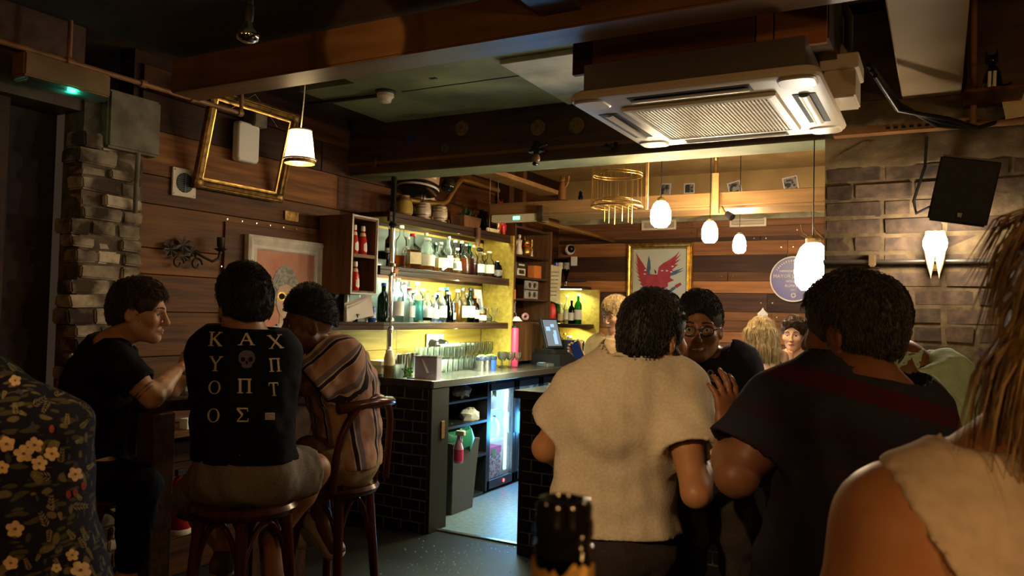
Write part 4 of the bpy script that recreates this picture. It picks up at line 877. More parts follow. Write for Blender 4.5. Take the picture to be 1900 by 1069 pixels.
bottle(1044, None, 1.028, 'onion', .22, .075, G_clear, L_gold, .5, gold, None, 'round gold liqueur bottle with slim neck on the far counter', gN, Y=7.55)
bottle(1068, None, 1.028, 'onion', .2, .05, G_green, L_clear, .4, white_plastic, None, 'small round pale bottle right of the gold one on the far counter', gN, Y=7.6)
solo('glass_tray', MB().span((-3.66, 7.42, 1.02), (-3.25, 7.66, 1.028)), G_frost, 'glass tray under the round bottles on the far counter', 'tray')
op = thing('optic_rail', 'steel rail for upturned bottles on the far wall boards', 'rail', (-3.55, 7.86, 1.85))
part('rail', MB().span((-.13, -.03, 0), (.2, 0, .02)), steel_dark, op)
for k, (px, m, txt) in enumerate([(1017, G_dkgreen, 'first upturned bottle from the left on the far wall'), (1024, L_red, 'second upturned bottle, red, on the far wall'), (1031, G_brown, 'third upturned bottle on the far wall'), (1039, G_dkgreen, 'fourth upturned bottle on the far wall'), (1050, G_brown, 'rightmost upturned bottle on the far wall')]):
    x = on(px, 505, 1, 7.78)[0]
    t = thing('optic_bottle', txt, 'bottle', (x, 7.79, 1.79), 0, 'upturned bottles on the far wall')
    part('glass_body', MB().lathe([(.006, .04), (.012, .06), (.013, .1), (.03, .15), (.032, .17), (.032, .29), (.026, .3)], n=14), m, t, smooth=50)
    part('measure', MB().lathe([(.008, 0), (.02, .01), (.022, .05), (.01, .062)], n=12), chrome, t, smooth=40)
    part('paper_label', MB().lathe([(.0325, .19), (.0325, .26)], n=14, caps=False), [paper, paper_cream, blue_plastic, paper, paper_grey][k], t, smooth=50)
dm = thing('dome_camera', 'white round security camera on the far wall beside the bar corner', 'camera', (-3.53, 7.8, 2.19))
part('housing', MB().ball((0, 0, 0), (.055, .06, .058), 16, 10), white_plastic, dm, smooth=60)
part('lens', MB().ball((.028, -.03, 0.005), (.04, .04, .042), 14, 8), black_gloss, dm, smooth=60)
solo('wall_switch', MB().span((-3.54, 7.85, 2.02), (-3.47, 7.875, 2.12)), white_plastic, 'small white switch box under the round camera', 'switch', bevel=.004)
solo('wall_pipe', MB().tube([(-3.06, 6.1, 2.30), (-3.06, 7.87, 2.287)], .022, 10), brass, 'pale pipe running to the far wall above the till', 'pipe', 60)

# ---- on top of the shelves
jr = thing('stoneware_jar', 'yellow brown stoneware jar at the left end of the top board', 'jar', (-3.5, 4.75, 2.185))
part('body', MB().lathe([(.05, 0), (.062, .02), (.066, .08), (.05, .13), (.04, .14), (.044, .155)], n=16), ceramic_brown, jr, smooth=50)
part('glaze', MB().lathe([(.0665, .02), (.067, .08), (.055, .115)], n=16, caps=False), mat('glaze_yellow', (.42, .3, .07), .25, scale=8), jr, smooth=50)
lb_ = thing('candle_cluster', 'cluster of small gold lamps behind the stoneware barrels', 'lamp', (-3.58, 4.93, 2.185))
for k in range(4): part('glass', MB().lathe([(.02, 0), (.026, .05), (.016, .06)], (0, .045 * k - .06, .03 * (k % 2) + .05), 10), gold, lb_, smooth=50)
part('stand', MB().span((-.03, -.09, 0), (.03, .11, .05)), black_plastic, lb_, bevel=.003)
def barrel(y, lb, m):
    t = thing('stoneware_barrel', lb, 'barrel', (-3.48, y, 2.185), 0, 'stoneware barrels on the top board')
    part('body', MB().lathe([(.05, 0), (.054, .008), (.06, .06), (.054, .12), (.05, .128)], n=18), ceramic, t, smooth=50)
    for z in (.012, .035, .09, .113): part('hoop', MB().lathe([(np.interp(z, [0, .06, .12], [.054, .061, .055]) + .002, z - .004), (np.interp(z, [0, .06, .12], [.054, .061, .055]) + .003, z + .004)], n=18, caps=False), m, t, smooth=50)
    part('lid', MB().lathe([(.045, .128), (.04, .14), (.012, .146), (.01, .156)], n=14), m, t, smooth=50)
    part('tap', MB().tube([(.055, 0, .02), (.085, 0, .02), (.085, 0, .0)], .006), brass, t, smooth=60)
barrel(4.97, 'left stoneware barrel with brown hoops, in front of the gin flask', ceramic_brown)
barrel(5.2, 'right stoneware barrel with brown hoops and lid, beside the planter box', ceramic_brown)
gf = thing('gin_flask', 'cream stoneware flask lettered GIN behind the barrels', 'flask', (-3.6, 5.16, 2.185))
part('body', MB().span((-.05, -.1, 0), (.05, .1, .21)), ceramic, gf, bevel=.015)
part('neck', MB().lathe([(.025, .2), (.022, .24), (.028, .245)], n=12), ceramic, gf, smooth=50)
part('lettering', text_mb('GIN', .055, (.051, 0.02, .15), (0, 1, 0), (0, 0, 1)), black_matte, gf)
pb = thing('planter_box', 'wooden planter with dark leaves on the top board', 'planter', (-3.5, 5.62, 2.185))
part('box', MB().loft([[(x * a, y * b_, z) for x, y in ((-1, -1), (1, -1), (1, 1), (-1, 1))] for a, b_, z in ((.06, .12, 0), (.07, .14, .1), (.06, .13, .1), (.055, .12, .03))]), wood_side, pb, bevel=.003)
lf = MB(); r2 = random.Random(5)
for k in range(40):
    a, e, L = r2.uniform(0, 6.28), r2.uniform(.2, 1.2), r2.uniform(.07, .14); d = Vector((cos(a) * cos(e) * .6, sin(a) * cos(e) * 1.2, sin(e))); s_ = d.cross(Vector((0, 0, 1))).normalized() * .014
    o = Vector((r2.uniform(-.03, .03), r2.uniform(-.09, .09), .08)); lf.add([o, o + d * L * .5 + s_, o + d * L, o + d * L * .5 - s_], [(0, 1, 2, 3)])
part('foliage', lf, mat('leaf_dark', (.04, .07, .02), .5), pb, kind='stuff')
lg = thing('doll_leg', 'brown doll leg hanging over the edge of the top board', 'ornament', (-3.385, 5.62, 1.99))
part('calf', MB().tube([(0, 0, .2), (0.005, 0, .12), (0, .005, .05)], .028, r2=.02), wood_side, lg, smooth=60)
part('shoe', MB().ball((.01, .03, .02), (.022, .05, .02), 10, 6), black_gloss, lg, smooth=60)
bottle(893, -3.52, 2.185, 'jug', .2, .06, G_dkgreen, None, .5, black_plastic, None, 'squat black bottle between planter and red figure on the top board', 'bottles on the top board')
cn = thing('gold_ornament', 'small gold ornament at the right end of the top board', 'ornament', (-3.44, 6.05, 2.185))
part('body', MB().lathe([(.03, 0), (.03, .02), (.012, .04), (.026, .08), (.012, .12), (.018, .14)], n=12), gold, cn, smooth=50)
td = MB()
for k in range(7): td.lathe([(.014, 0), (.017, .012), (.014, .03)], (-3.43, 5.86 + .03 * k, 2.185 + .004), 8)
solo('tea_lights', td, paper_cream, 'row of small tea lights on the top board', 'candle', 50, kind='stuff')
rf = thing('red_figure', 'bright red devil shaped bottle at the right end of the top board', 'figurine', (-3.46, 6.14, 2.185))
for s_ in (-1, 1): part('leg', MB().tube([(0, .034 * s_, .12), (0, .04 * s_, .06), (.0, .05 * s_, 0.01)], .03, r2=.022), red_plastic, rf, smooth=60)
part('body', MB().lathe([(.035, .08), (.05, .13), (.042, .18), (.022, .22), (.02, .235)], n=14), red_plastic, rf, smooth=50)
part('head', MB().ball((0, -.01, .262), (.03, .03, .034), 12, 8).cyl((0, -.03, .285), (0, -.045, .32), .009, .001, 6).cyl((0, .012, .285), (0, .026, .32), .009, .001, 6), red_plastic, rf, smooth=50)
part('tail', MB().tube([(0, .06, .04), (.0, .09, .05), (.0, .1, .1)], .008), red_plastic, rf, smooth=60)
ht = thing('drum_shade', 'white drum with black bands tilted above the stoneware barrels', 'drum', (-3.52, 4.95, 2.43))
Rd = Matrix.Rotation(radians(-9), 3, 'X')
part('drum', MB().lathe([(.15, .03), (.155, .05), (.155, .12), (.13, .13)], n=28).xform(Rd), mat('drum_tan', (.42, .24, .13), .5, scale=8), ht, smooth=40)
for z, r_ in ((.0, .165), (-.035, .16)): part('band', MB().lathe([(r_, z), (r_ + .008, z + .01), (r_, z + .02)], n=28).xform(Rd), black_gloss, ht, smooth=40)
part('rim', MB().lathe([(.158, -.02), (.163, -.008), (.158, .002)], n=28).xform(Rd), white_paint, ht, smooth=40)
part('panel', MB().add([(.157 * cos(a), .157 * sin(a), z) for a in (-.9, -.6, -.3, .0) for z in (.055, .118)], [(0, 2, 3, 1), (2, 4, 5, 3), (4, 6, 7, 5)]).xform(Rd), white_paint, ht, smooth=60, label='white painted field')
part('hanger', MB().tube([(0, 0, .12), (0, 0, .5)], .006), black_plastic, ht)
hb = thing('black_globe', 'glossy black globe hanging beside the brass pipe above the bar', 'ornament', (-3.45, 5.26, 2.44))
part('globe', MB().ball((0, 0, .05), (.06, .06, .06), 16, 10), black_gloss, hb, smooth=60)
part('cord', MB().tube([(0, 0, .1), (0, 0, .5)], .004), black_plastic, hb)
solo('brass_pipe', MB().tube([(-3.5, 4.78, 2.315), (-3.5, 5.05, 2.325), (-3.5, 5.25, 2.345), (-3.5, 5.32, 2.375), (-3.5, 5.46, 2.53), (-3.5, 5.53, 2.585), (-3.5, 5.62, 2.59), (-3.5, 6.15, 2.585)], .024, 12), brass, 'bent brass pipe zigzagging above the shelves', 'pipe', 60)
wd = thing('wood_crate_end', 'dark wooden post rising behind the top board', 'post', (-3.6, 6.5, 2.3))
part('board', MB().span((-.05, -.05, 0), (.05, .05, .6)), wood_side, wd)
part('board', MB().span((-.04, .2, 0), (.06, .28, .6)), wood_side, wd)
solo('stacked_plank', MB().span((-3.5, 4.72, 2.66), (-3.3, 7.0, 2.7)), wood_pale, 'pale plank near the ceiling above the shelves', 'plank')
for k, y in enumerate((5.86, 6.0)):
    solo('string', MB().tube([(-3.42, y, 2.95), (-3.42, y + .01, 2.6), (-3.42, y + .015, 2.19)], .004, 6), paper_grey, ['left thin grey cord hanging in front of the brass pipe', 'right thin grey cord hanging in front of the brass pipe'][k], 'cord', 60)
ex = thing('emergency_light', 'pale emergency light box with a green lamp under the hung rail', 'light', (-2.98, 5.75, 2.245))
part('case', MB().span((-.33, -.04, 0), (.13, .05, .06)), cream_plastic, ex, bevel=.006)
part('lamp', MB().span((-.12, -.042, .015), (-.06, -.04, .04)), GREEN_LED, ex)
part('clip', MB().span((.1, -.06, -.01), (.16, .06, .12)), chrome, ex, bevel=.006)

# ---- front bar
FBR = (-1.45, 4.7, 0)
fb = thing('front_bar', 'dark tiled front bar behind the man in the white shirt', 'bar', FBR)
part('carcass', MB().span((-2.28, 4.39, 0), (-0.45, 4.95, 0.965)), grout, fb, world=True)
tiled(fb, -2.29, -0.46, 4.394, 0.965, 13, FBR)
part('end_panel', MB().span((-2.3, 4.388, 0), (-2.28, 4.95, 0.965)), black_plastic, fb, world=True)
solo('worktop', MB().span((-2.32, 4.33, 0.967), (-0.45, 4.98, 1.015)), worktop_dark, 'dark worktop of the front bar', 'worktop', bevel=.004)
sbx = thing('steel_box', 'grey metal box on the far side of the front bar', 'box', (-2.66, 6.0, 0.8))
part('body', MB().span((-.18, -.1, 0), (.16, .12, .12)), steel_dark, sbx, bevel=.006)
part('stand', MB().span((-.16, -.08, -.8), (.14, .1, 0)), black_matte, sbx)
solo('white_cloth', MB().span((-2.18, 4.5, 1.015), (-1.95, 4.7, 1.035)), paper, 'folded white cloth on the left end of the front bar', 'cloth', bevel=.008)
# ------------------------------------------------------------------ left wall
pn = thing('picture_panel', 'wide plain wooden panel behind the white framed portrait', 'panel', (XW + .005, 3.67, 0.95))
part('board', MB().span((0, -.41, 0), (.012, .42, .52)), wood_mid, pn, bevel=.002)
part('board', MB().span((0, -.41, .522), (.012, .42, 1.035)), wood_mid, pn, bevel=.002)
nl = MB()
for k in range(8): nl.cyl((.012, -.4 + .113 * k, 1.05), (.016, -.4 + .113 * k, 1.05), .005, n=6)
for k in range(5): nl.cyl((.012, -.43, .35 + .14 * k), (.016, -.43, .35 + .14 * k), .005, n=6)
part('nails', nl, steel, pn)
# painting, white moulded frame
F0 = Vector((XW + .02, 3.405, 1.04)); FWd, FHt = .68, .885
pa = thing('framed_portrait', 'white framed painting of a grey curly haired lady in round gold sunglasses', 'painting', tuple(F0))
part('frame', MB().frame((0, 0, 0), (0, 1, 0), (0, 0, 1), FWd, FHt, [(0, 0), (0, .035), (.018, .045), (.03, .04), (.06, .02), (.078, .026), (.085, .018), (.09, .005)]), white_paint, pa, bevel=.001)
part('canvas', MB().span((0, .08, .08), (.012, FWd - .08, FHt - .08)), mat('canvas_pink', (.62, .33, .22), .7, c2=(.5, .2, .13), scale=4, detail=8), pa)
def flat(poly, h, m, nm, lb=None, o=(0.012, .34, .08), parent=pa):       # a painted shape lying on the canvas
    return part(nm, MB().prism(poly, o, (0, 1, 0), (0, 0, 1), h), m, parent, label=lb)
def oval(cx, cy, rx, ry, n=22, j=0, f=5): return [(cx + rx * (1 + j * sin(f * 2 * pi * k / n + k)) * cos(2 * pi * k / n), cy + ry * (1 + j * sin(f * 2 * pi * k / n + k)) * sin(2 * pi * k / n)) for k in range(n)]
dress = mat('dress_blue', (.16, .3, .45), .7, c2=(.45, .5, .5), scale=35)
skin_paint = mat('skin_paint', (.62, .45, .34), .7, c2=(.5, .33, .24), scale=14)
hair_paint = mat('hair_paint', (.42, .4, .36), .7, c2=(.2, .2, .19), scale=40)
flat([(-.2, 0), (.22, 0), (.2, .14), (.12, .24), (.05, .27), (-.06, .27), (-.13, .23), (-.19, .14)], .002, dress, 'painted_dress')
flat([(-.05, .2), (.05, .2), (.045, .34), (-.045, .34)], .003, skin_paint, 'painted_neck')
flat(oval(-.005, .49, .115, .145, 30, .03, 9), .003, hair_paint, 'painted_hair')
flat(oval(0, .42, .078, .115, 24), .0045, skin_paint, 'painted_face')
flat([(-.072, .47), (-.06, .50), (0, .52), (.06, .50), (.072, .47), (.1, .5), (.06, .57), (-.06, .58), (-.1, .5)], .0055, hair_paint, 'painted_fringe')
for s_ in (-1, 1):
    flat(oval(.037 * s_, .44, .036, .029), .006, gold, 'painted_sunglasses'); flat(oval(.037 * s_, .44, .025, .019), .0075, black_gloss, 'painted_lens')
flat([(-.012, .40), (.012, .40), (.016, .385), (-.016, .385)], .0055, mat('nose_paint', (.5, .3, .2), .7), 'painted_nose')
flat([(-.03, .358), (0, .35), (.03, .358), (0, .343)], .0055, mat('lip_paint', (.45, .14, .1), .7), 'painted_mouth')
bd = MB()
for k in range(16): bd.ball((.0165, .34 + -.07 + .14 * k / 15, .08 + .26 - .1 * sin(pi * k / 15)), .008, 6, 4)
part('painted_beads', bd, gold, pa)
solo('wall_plate', MB().span((XW + .004, 3.74, 2.05), (XW + .012, 3.86, 2.11)), gold_dark, 'small blank brass plate above the portrait', 'plate')
# vent
vn = thing('round_vent', 'square cream wall vent with a round dark grille', 'vent', (XW + .005, 2.965, 2.165))
part('plate', MB().span((0, -.078, -.078), (.014, .078, .078)), cream_plastic, vn, bevel=.003)
part('grille', MB().cyl((.014, 0, 0), (.016, 0, 0), .055, n=24), black_matte, vn)
sl = MB()
for k in range(9):
    zz = -.044 + .011 * k; q = sqrt(max(0, .054 ** 2 - zz ** 2)); sl.span((.0165, -q, zz - .002), (.021, q, zz + .002))
sl.span((.0165, -.003, -.054), (.0215, .003, .054))
part('slats', sl, grey_plastic, vn)
for a, b in ((-1, -1), (1, -1), (1, 1), (-1, 1)): part('screw', MB().cyl((.014, .066 * a, .066 * b), (.016, .066 * a, .066 * b), .005, n=8), steel_dark, vn)
# gilt frame leaning out from the wall, with a white box inside
gfT = thing('gilt_frame', 'empty gilt picture frame tilted forward high on the left wall', 'frame', (XW + .03, 3.33, 2.15))
T = Matrix.Rotation(radians(13), 3, 'Y')
part('moulding', MB().frame((0, -.335, 0), (0, 1, 0), (0, 0, 1), .67, .56, [(0, 0), (0, .03), (.013, .04), (.022, .028), (.038, .032), (.046, .014), (.055, .012), (.055, 0)]).xform(T), gold_dark, gfT, bevel=.001)
part('inner_slip', MB().frame((0, -.281, .054), (0, 1, 0), (0, 0, 1), .562, .452, [(0, 0), (0, .016), (.008, .016), (.008, 0)]).xform(T), gold, gfT)
for a in (0, 1):
    for b in (0, 1): part('corner_leaf', MB().ball((.03, -.308 + .616 * a, .028 + .504 * b), (.013, .034, .03), 8, 6).xform(T), gold_dark, gfT, smooth=40)
part('wire', MB().tube([(0, -.2, .45), (-.02, 0, .6), (0, .2, .45)], .002).xform(T), steel_dark, gfT)
wbx = thing('white_wall_box', 'rounded white plastic box mounted inside the gilt frame', 'box', (XW + .03, 3.36, 2.335))
part('case', MB().loft([[(x, y * .082 * s, z * .118 * s + .13) for y, z in ((-1, -.85), (-.85, -1), (.85, -1), (1, -.85), (1, .85), (.85, 1), (-.85, 1), (-1, .85))] for x, s in ((0, 1), (.04, 1), (.05, .93))]), white_plastic, wbx, bevel=.003)
part('base', MB().span((-.005, -.075, .02), (.0, .075, .24)), cream_plastic, wbx)
# candle sconce
sn = thing('wall_sconce', 'dark ornate metal candle sconce on the orange board', 'sconce', (XW + .03, 3.02, 1.74))
lf = MB()
for cy, cz, n_, r_ in ((-.14, .05, 7, .05), (-.06, .08, 6, .055), (.0, .05, 6, .045), (-.05, .02, 5, .04)):
    for k in range(n_):
        a = 2 * pi * k / n_ + cy * 9; d = Vector((.15, cos(a), sin(a))); o = Vector((0.0, cy, cz)); s_ = Vector((1, 0, 0)).cross(d).normalized() * r_ * .28
        lf.add([o, o + d * r_ * .55 + s_ + Vector((.012, 0, 0)), o + d * r_, o + d * r_ * .55 - s_], [(0, 1, 2, 3)])
part('leaves', lf, MATS['iron'] if 'iron' in MATS else mat('iron', (.035, .03, .022), .55, .4, scale=30, bump=.2), sn, kind='stuff')
part('arm', MB().tube([(0, .02, .05), (.03, .06, .02), (.05, .1, 0), (.055, .14, .02), (.055, .15, .07)], .008), MATS['iron'], sn, smooth=60)
part('candle_cup', MB().lathe([(.012, .06), (.04, .075), (.012, .08), (.02, .09), (.022, .14), (.018, .14)], (.055, .15, 0), 12), MATS['iron'], sn, smooth=40)
for yy in (-.09, .03): part('scroll', MB().tube([(.005, yy + .04 * cos(a) * (1 - a / 9), -.02 + .04 * sin(a) * (1 - a / 9)) for a in [k * .5 for k in range(14)]], .006), MATS['iron'], sn, smooth=60)
# conduit, clips, emergency lamp, thin cable
cdt = thing('conduit', 'long brown conduit running along the top of the left wall', 'pipe', (-3.5, 2.6, 2.585))
part('pipe', MB().tube([(0, -1.9, 0), (0, .57, 0)], .013, 10), copper_paint, cdt, smooth=60)
for y, L in ((-.43, .25), (.58, .22)): part('hanger', MB().cyl((0, y, 0), (0, y, L), .011, n=10), copper_paint, cdt, smooth=60)
for y in (-.43, -.05, .25, .57): part('clip', MB().cyl((0, y - .015, 0), (0, y + .015, 0), .02, n=12), copper_paint, cdt, smooth=40)
el = thing('emergency_light', 'long brown emergency light box with a green lamp, top left', 'light', (-3.49, 2.14, 2.49))
part('case', MB().span((-.05, -.2, -.035), (.05, .2, .07)), mat('case_brown', (.22, .12, .05), .5, scale=8), el, bevel=.008)
part('diffuser', MB().span((-.045, -.19, -.055), (.05, .19, -.035)), G_frost, el, bevel=.006)
part('lamp', MB().ball((.035, .02, -.045), (.012, .02, .008)), GREEN_LED, el, smooth=60, label='small glowing green lamp')
point('green_glow', (-3.4, 2.16, 2.38), 0.05, (.1, 1, .6), .03)
jb = thing('junction_box', 'small pale square box by the gilt frame', 'box', (XW + .06, 3.42, 2.62))
part('case', MB().span((-.05, -.05, -.05), (.05, .05, .05)), concrete, jb, bevel=.005)
# behind the left table: fire extinguisher, boxes on a ledge
fe = thing('fire_extinguisher', 'small red fire extinguisher on the left wall under the table', 'extinguisher', (XW + .1, 2.95, .26))
part('cylinder', MB().lathe([(.05, 0), (.056, .012), (.056, .26), (.03, .3), (.016, .31)], n=18), mat('extinguisher_red', (.3, .012, .012), .4), fe, smooth=50)
part('base_ring', MB().lathe([(.057, 0), (.06, .004), (.058, .03)], n=18), cream_plastic, fe, smooth=50)
part('valve', MB().span((-.014, -.035, .31), (.014, .045, .345)), black_plastic, fe, bevel=.004)
part('hose', MB().tube([(0, .05, .32), (0, .08, .25), (0.01, .075, .1)], .009), black_plastic, fe, smooth=60)
lg_ = thing('wall_ledge', 'low dark ledge along the left wall behind the table', 'ledge', (XW + .13, 2.95, 0))
part('board', MB().span((-.12, -.4, .80), (.1, .5, .83)), wood_mid, lg_, bevel=.003)
for y in (-.3, .4): part('bracket', MB().span((-.12, y, .62), (.04, y + .03, .8)), wood_dark, lg_)
for nm, lb, y, w_, h, m in (('snack_box', 'small red and white packet on the ledge left of the table post', 2.66, .06, .085, red_plastic), ('snack_box', 'long white packet with red mark on the ledge right of the table post', 3.02, .12, .055, paper)):
    t = thing(nm, lb, 'box', (XW + .16, y, .83))
    part('carton', MB().span((-.03, -w_, 0), (.03, w_, h)), paper, t, bevel=.002)
    part('print', MB().span((.03, -w_ * .8, h * .35), (.0312, w_ * (.7 if m is red_plastic else -.2), h * .9)), red_plastic, t)

# ------------------------------------------------------------------ ceiling fittings
def cord(a, b, r=.003, sag=.0): return MB().tube([Vector(a) + (Vector(b) - Vector(a)) * (i / 6) + Vector((sag * sin(i / 6 * pi), 0, 0)) for i in range(7)], r, 6)
LS = at(557, 270, 3.7)
sh_ = thing('pendant_lampshade', 'small cream fabric lampshade glowing on a white cord over the left table', 'lamp', tuple(LS))
shade_m = mat('shade_fabric', (.9, .75, .5), .8, c2=(.8, .62, .38), scale=40, emit=((1.0, .72, .36), 1.9))
sd = MB(); rs = []
for r_, z in ((.047, .073), (.05, .072), (.058, .02), (.067, -.052), (.072, -.07)):
    rs.append([(r_ * (1 + .012 * (k % 2)) * cos(2 * pi * k / 36), r_ * (1 + .012 * (k % 2)) * sin(2 * pi * k / 36), z) for k in range(36)])
part('shade', sd.loft(rs, caps=False), shade_m, sh_, smooth=50)
for r_, z in ((.050, .07), (.0735, -.066)): part('trim', MB().tube([(r_ * cos(a), r_ * sin(a), z) for a in [2 * pi * k / 28 for k in range(28)]], .004, 6, True), cream_plastic, sh_, smooth=60)
part('bulb', MB().ball((0, 0, -.02), (.026, .026, .035), 12, 8), BULB, sh_, smooth=60)
part('fringe', MB().lathe([(.072, -.068), (.070, -.086), (.069, -.086), (.0705, -.068)], n=28, caps=False), gold_dark, sh_, smooth=50)
part('flex', cord((0, 0, .07), (.01, 0, .5), .003, .012), white_plastic, sh_, smooth=60)
point('lampshade_light', (LS[0], LS[1], LS[2] - .03), 7.5, WARM, .03)
# glass pendants over the front bar
def pendant(px, py, d, w_, h, lb, hot, power, top):
    c = at(px, py, d); t = thing('glass_pendant', lb, 'lamp', tuple(c), 0, 'lit glass pendants over the bar')
    part('glass_shade', MB().lathe([(.2 * w_, .52 * h), (.34 * w_, .42 * h), (.48 * w_, .15 * h), (.5 * w_, -.1 * h), (.46 * w_, -.35 * h), (.3 * w_, -.5 * h)], n=20), BULB_HOT if hot else BULB, t, smooth=60)
    part('holder', MB().lathe([(.2 * w_, .5 * h), (.2 * w_, .62 * h), (.06 * w_, .7 * h)], n=12), gold_dark, t, smooth=50)
    part('flex', cord((0, 0, .65 * h), (0, 0, top - c[2])), black_plastic, t, smooth=60)
    if power: point('pendant_light', tuple(c), power, (1.0, .70, .36), .08)
    return c
pendant(1226, 398, 5.0, .13, .16, 'largest lit glass pendant, left of the others beside the wire cage', True, 70, 2.95)
pendant(1317, 431, 5.6, .115, .15, 'second lit glass pendant from the left, hung below the pale rail', True, 44, 2.95)
pendant(1372, 453, 6.3, .105, .145, 'third lit glass pendant from the left, before the far air grille', True, 42, 2.95)
pendant(1508, 496, 4.1, .185, .24, 'lit glass pendant half hidden by the edge of the brick wall', True, 26, 2.44)
# bare spot bulb, upper left
bs = thing('spot_bulb', 'unlit mirrored spot bulb on a black stem from the ceiling, upper left', 'bulb', tuple(at(460, 60, 2.3)))
part('glass', MB().lathe([(.012, .03), (.02, .01), (.034, -.005), (.03, -.022), (.012, -.03)], n=18), chrome, bs, smooth=60)
part('holder', MB().lathe([(.012, .028), (.015, .045), (.015, .075), (.01, .08)], n=12), black_plastic, bs, smooth=40)
part('stem', MB().tube([(0, 0, .08), (.004, 0, .12), (-.012, 0, .18), (-.012, 0, .5)], .012), black_plastic, bs, smooth=60)
part('bracket', MB().span((-.03, -.01, .1), (.015, .01, .118)), black_plastic, bs)
# smoke detector
sdm = thing('smoke_detector', 'white round smoke detector on the green ceiling', 'detector', tuple(on(715, 180, 2, 2.745)))
part('body', MB().lathe([(.045, .035), (.05, .02), (.05, 0), (.038, -.012), (.034, -.03), (.02, -.036)], n=22), cream_plastic, sdm, smooth=40)
part('base', MB().lathe([(.062, .035), (.062, .025), (.05, .018)], n=22), black_plastic, sdm, smooth=40)
solo('black_conduit', MB().tube([tuple(on(715, 176, 2, 2.765)), tuple(on(655, 183, 2, 2.765)), tuple(on(560, 195, 2, 2.765))], .012), black_plastic, 'black conduit on the ceiling leading to the smoke detector', 'pipe', 60)

# air conditioner cassette
AC = (-.765, 3.0, 2.255)
ac = thing('air_conditioner', 'large cream ceiling cassette air conditioner with a ribbed intake grille', 'air conditioner', AC)
def rrect(w_, d_, z, r_, n=5, o=(0, 0)):
    return [(o[0] + sx * (w_ - r_) + r_ * cos(a), o[1] + sy * (d_ - r_) + r_ * sin(a), z) for sx, sy, a0 in ((1, 1, 0), (-1, 1, pi / 2), (-1, -1, pi), (1, -1, 1.5 * pi)) for a in [a0 + pi / 2 * k / n for k in range(n + 1)]]
part('panel', MB().loft([rrect(.41, .41, .04, .05), rrect(.425, .425, .032, .06), rrect(.43, .43, .014, .06), rrect(.425, .425, .004, .06), rrect(.41, .41, .0, .055)]), cream_plastic, ac, smooth=35)
part('body', MB().span((-.38, -.38, .04), (.38, .38, .14)), steel_dark, ac)
part('grille_frame', MB().frame((-.275, .275, -.001), (1, 0, 0), (0, -1, 0), .55, .55, [(0, 0), (.004, .012), (.03, .014), (.034, 0)]), cream_plastic, ac, bevel=.001)
part('intake', MB().span((-.245, -.245, -.003), (.245, .245, -.001)), mat('intake_dark', (.06, .05, .04), .7, scale=5), ac)
gr = MB().box((0, 0, 0), (.007, .49, .009)).mesh('slat', cream_plastic)
for k in range(38): inst('slat', gr, ac, (-.24 + .48 * k / 37, 0, -.009))
for k in range(4): part('crossbar', MB().span((-.245, -.2 + .133 * k - .003, -.012), (.245, -.2 + .133 * k + .003, -.006)), cream_plastic, ac)
for k in range(4):                                                  # four outlets with a curved flap
    R_ = Matrix.Rotation(k * pi / 2, 3, 'Z')
    part('outlet', MB().span((-.21, .315, -.002), (.21, .39, .001)).xform(R_), black_matte, ac, label='dark air outlet slot')
    fl = MB(); nn = 6; vs = []
    for i in range(nn + 1):
        a = -.9 + 1.8 * i / nn
        for x in (-.205, .205): vs.append((x, .352 + .022 * sin(a), -.012 + .012 * (1 - cos(a))))
    fl.add(vs, [(2 * i, 2 * i + 1, 2 * i + 3, 2 * i + 2) for i in range(nn)])
    part('flap', fl.xform(R_), cream_plastic, ac, smooth=60)
for sx, sy in ((1, 1), (1, -1), (-1, 1), (-1, -1)): part('corner_cap', MB().loft([rrect(.06, .06, -.001, .03, 3, (.355 * sx, .355 * sy)), rrect(.055, .055, -.006, .03, 3, (.355 * sx, .355 * sy))]), cream_plastic, ac, smooth=30)
db_ = thing('pump_box', 'cream condensate pump box with pipes beside the air conditioner', 'box', (-.31, 3.1, 2.285))
part('case', MB().span((-.07, -.1, 0), (.04, .1, .1)), cream_plastic, db_, bevel=.006)
part('tray', MB().span((-.08, -.11, .1), (.05, .11, .155)), cream_plastic, db_, bevel=.004)
part('pump', MB().lathe([(.05, .155), (.05, .2), (.02, .25), (.015, .3)], (-.05, .02, 0), 14), cream_plastic, db_, smooth=45)
part('drain_pipe', MB().tube([(0, .05, .155), (.0, .05, .34), (-.02, .02, .39), (-.12, .0, .4)], .016, 10), concrete, db_, smooth=60)
part('flex', MB().tube([(-.07, -.05, .155), (-.085, -.06, .3), (-.1, -.05, .45)], .006), paper, db_, smooth=60)
for k in range(3):
    solo('black_cable', MB().tube([(-.22 + .01 * k, 2.9, 2.36 - .02 * k), (-.14, 3.1, 2.27 - .012 * k), (-.02 + .02 * k, 3.35, 2.235 + .01 * k), (.12, 3.5, 2.245), (.22, 3.54, 2.28)], .009, 8), black_plastic, ['upper black cable sagging under the cream duct', 'middle black cable sagging under the cream duct', 'lower black cable sagging under the cream duct'][k], 'cable', 60)
tr = thing('cable_tray', 'rusty perforated cable tray along the top of the brick wall', 'cable tray', (-.1, YB - .06, 2.26))
part('tray', MB().span((-.3, -.03, 0), (.22, .03, .006)).span((-.3, -.032, 0), (.22, -.028, .03)), copper_paint, tr)
hs_ = MB()
for k in range(12): hs_.span((-.1 + .028 * k, -.0335, .010), (-.085 + .028 * k, -.0318, .02))
part('slots', hs_, black_matte, tr)
solo('red_pipe', MB().tube([(.1, YB - .07, 2.265), (1.6, YB - .07, 2.265)], .014, 10), copper_paint, 'thin red brown pipe along the top of the brick wall', 'pipe', 60)
solo('drop_pipe', MB().tube([(.105, YB - .09, 2.25), (.105, YB - .09, 2.76)], .012, 10), copper_paint, 'thin vertical red brown pipe right of the cream duct', 'pipe', 60)

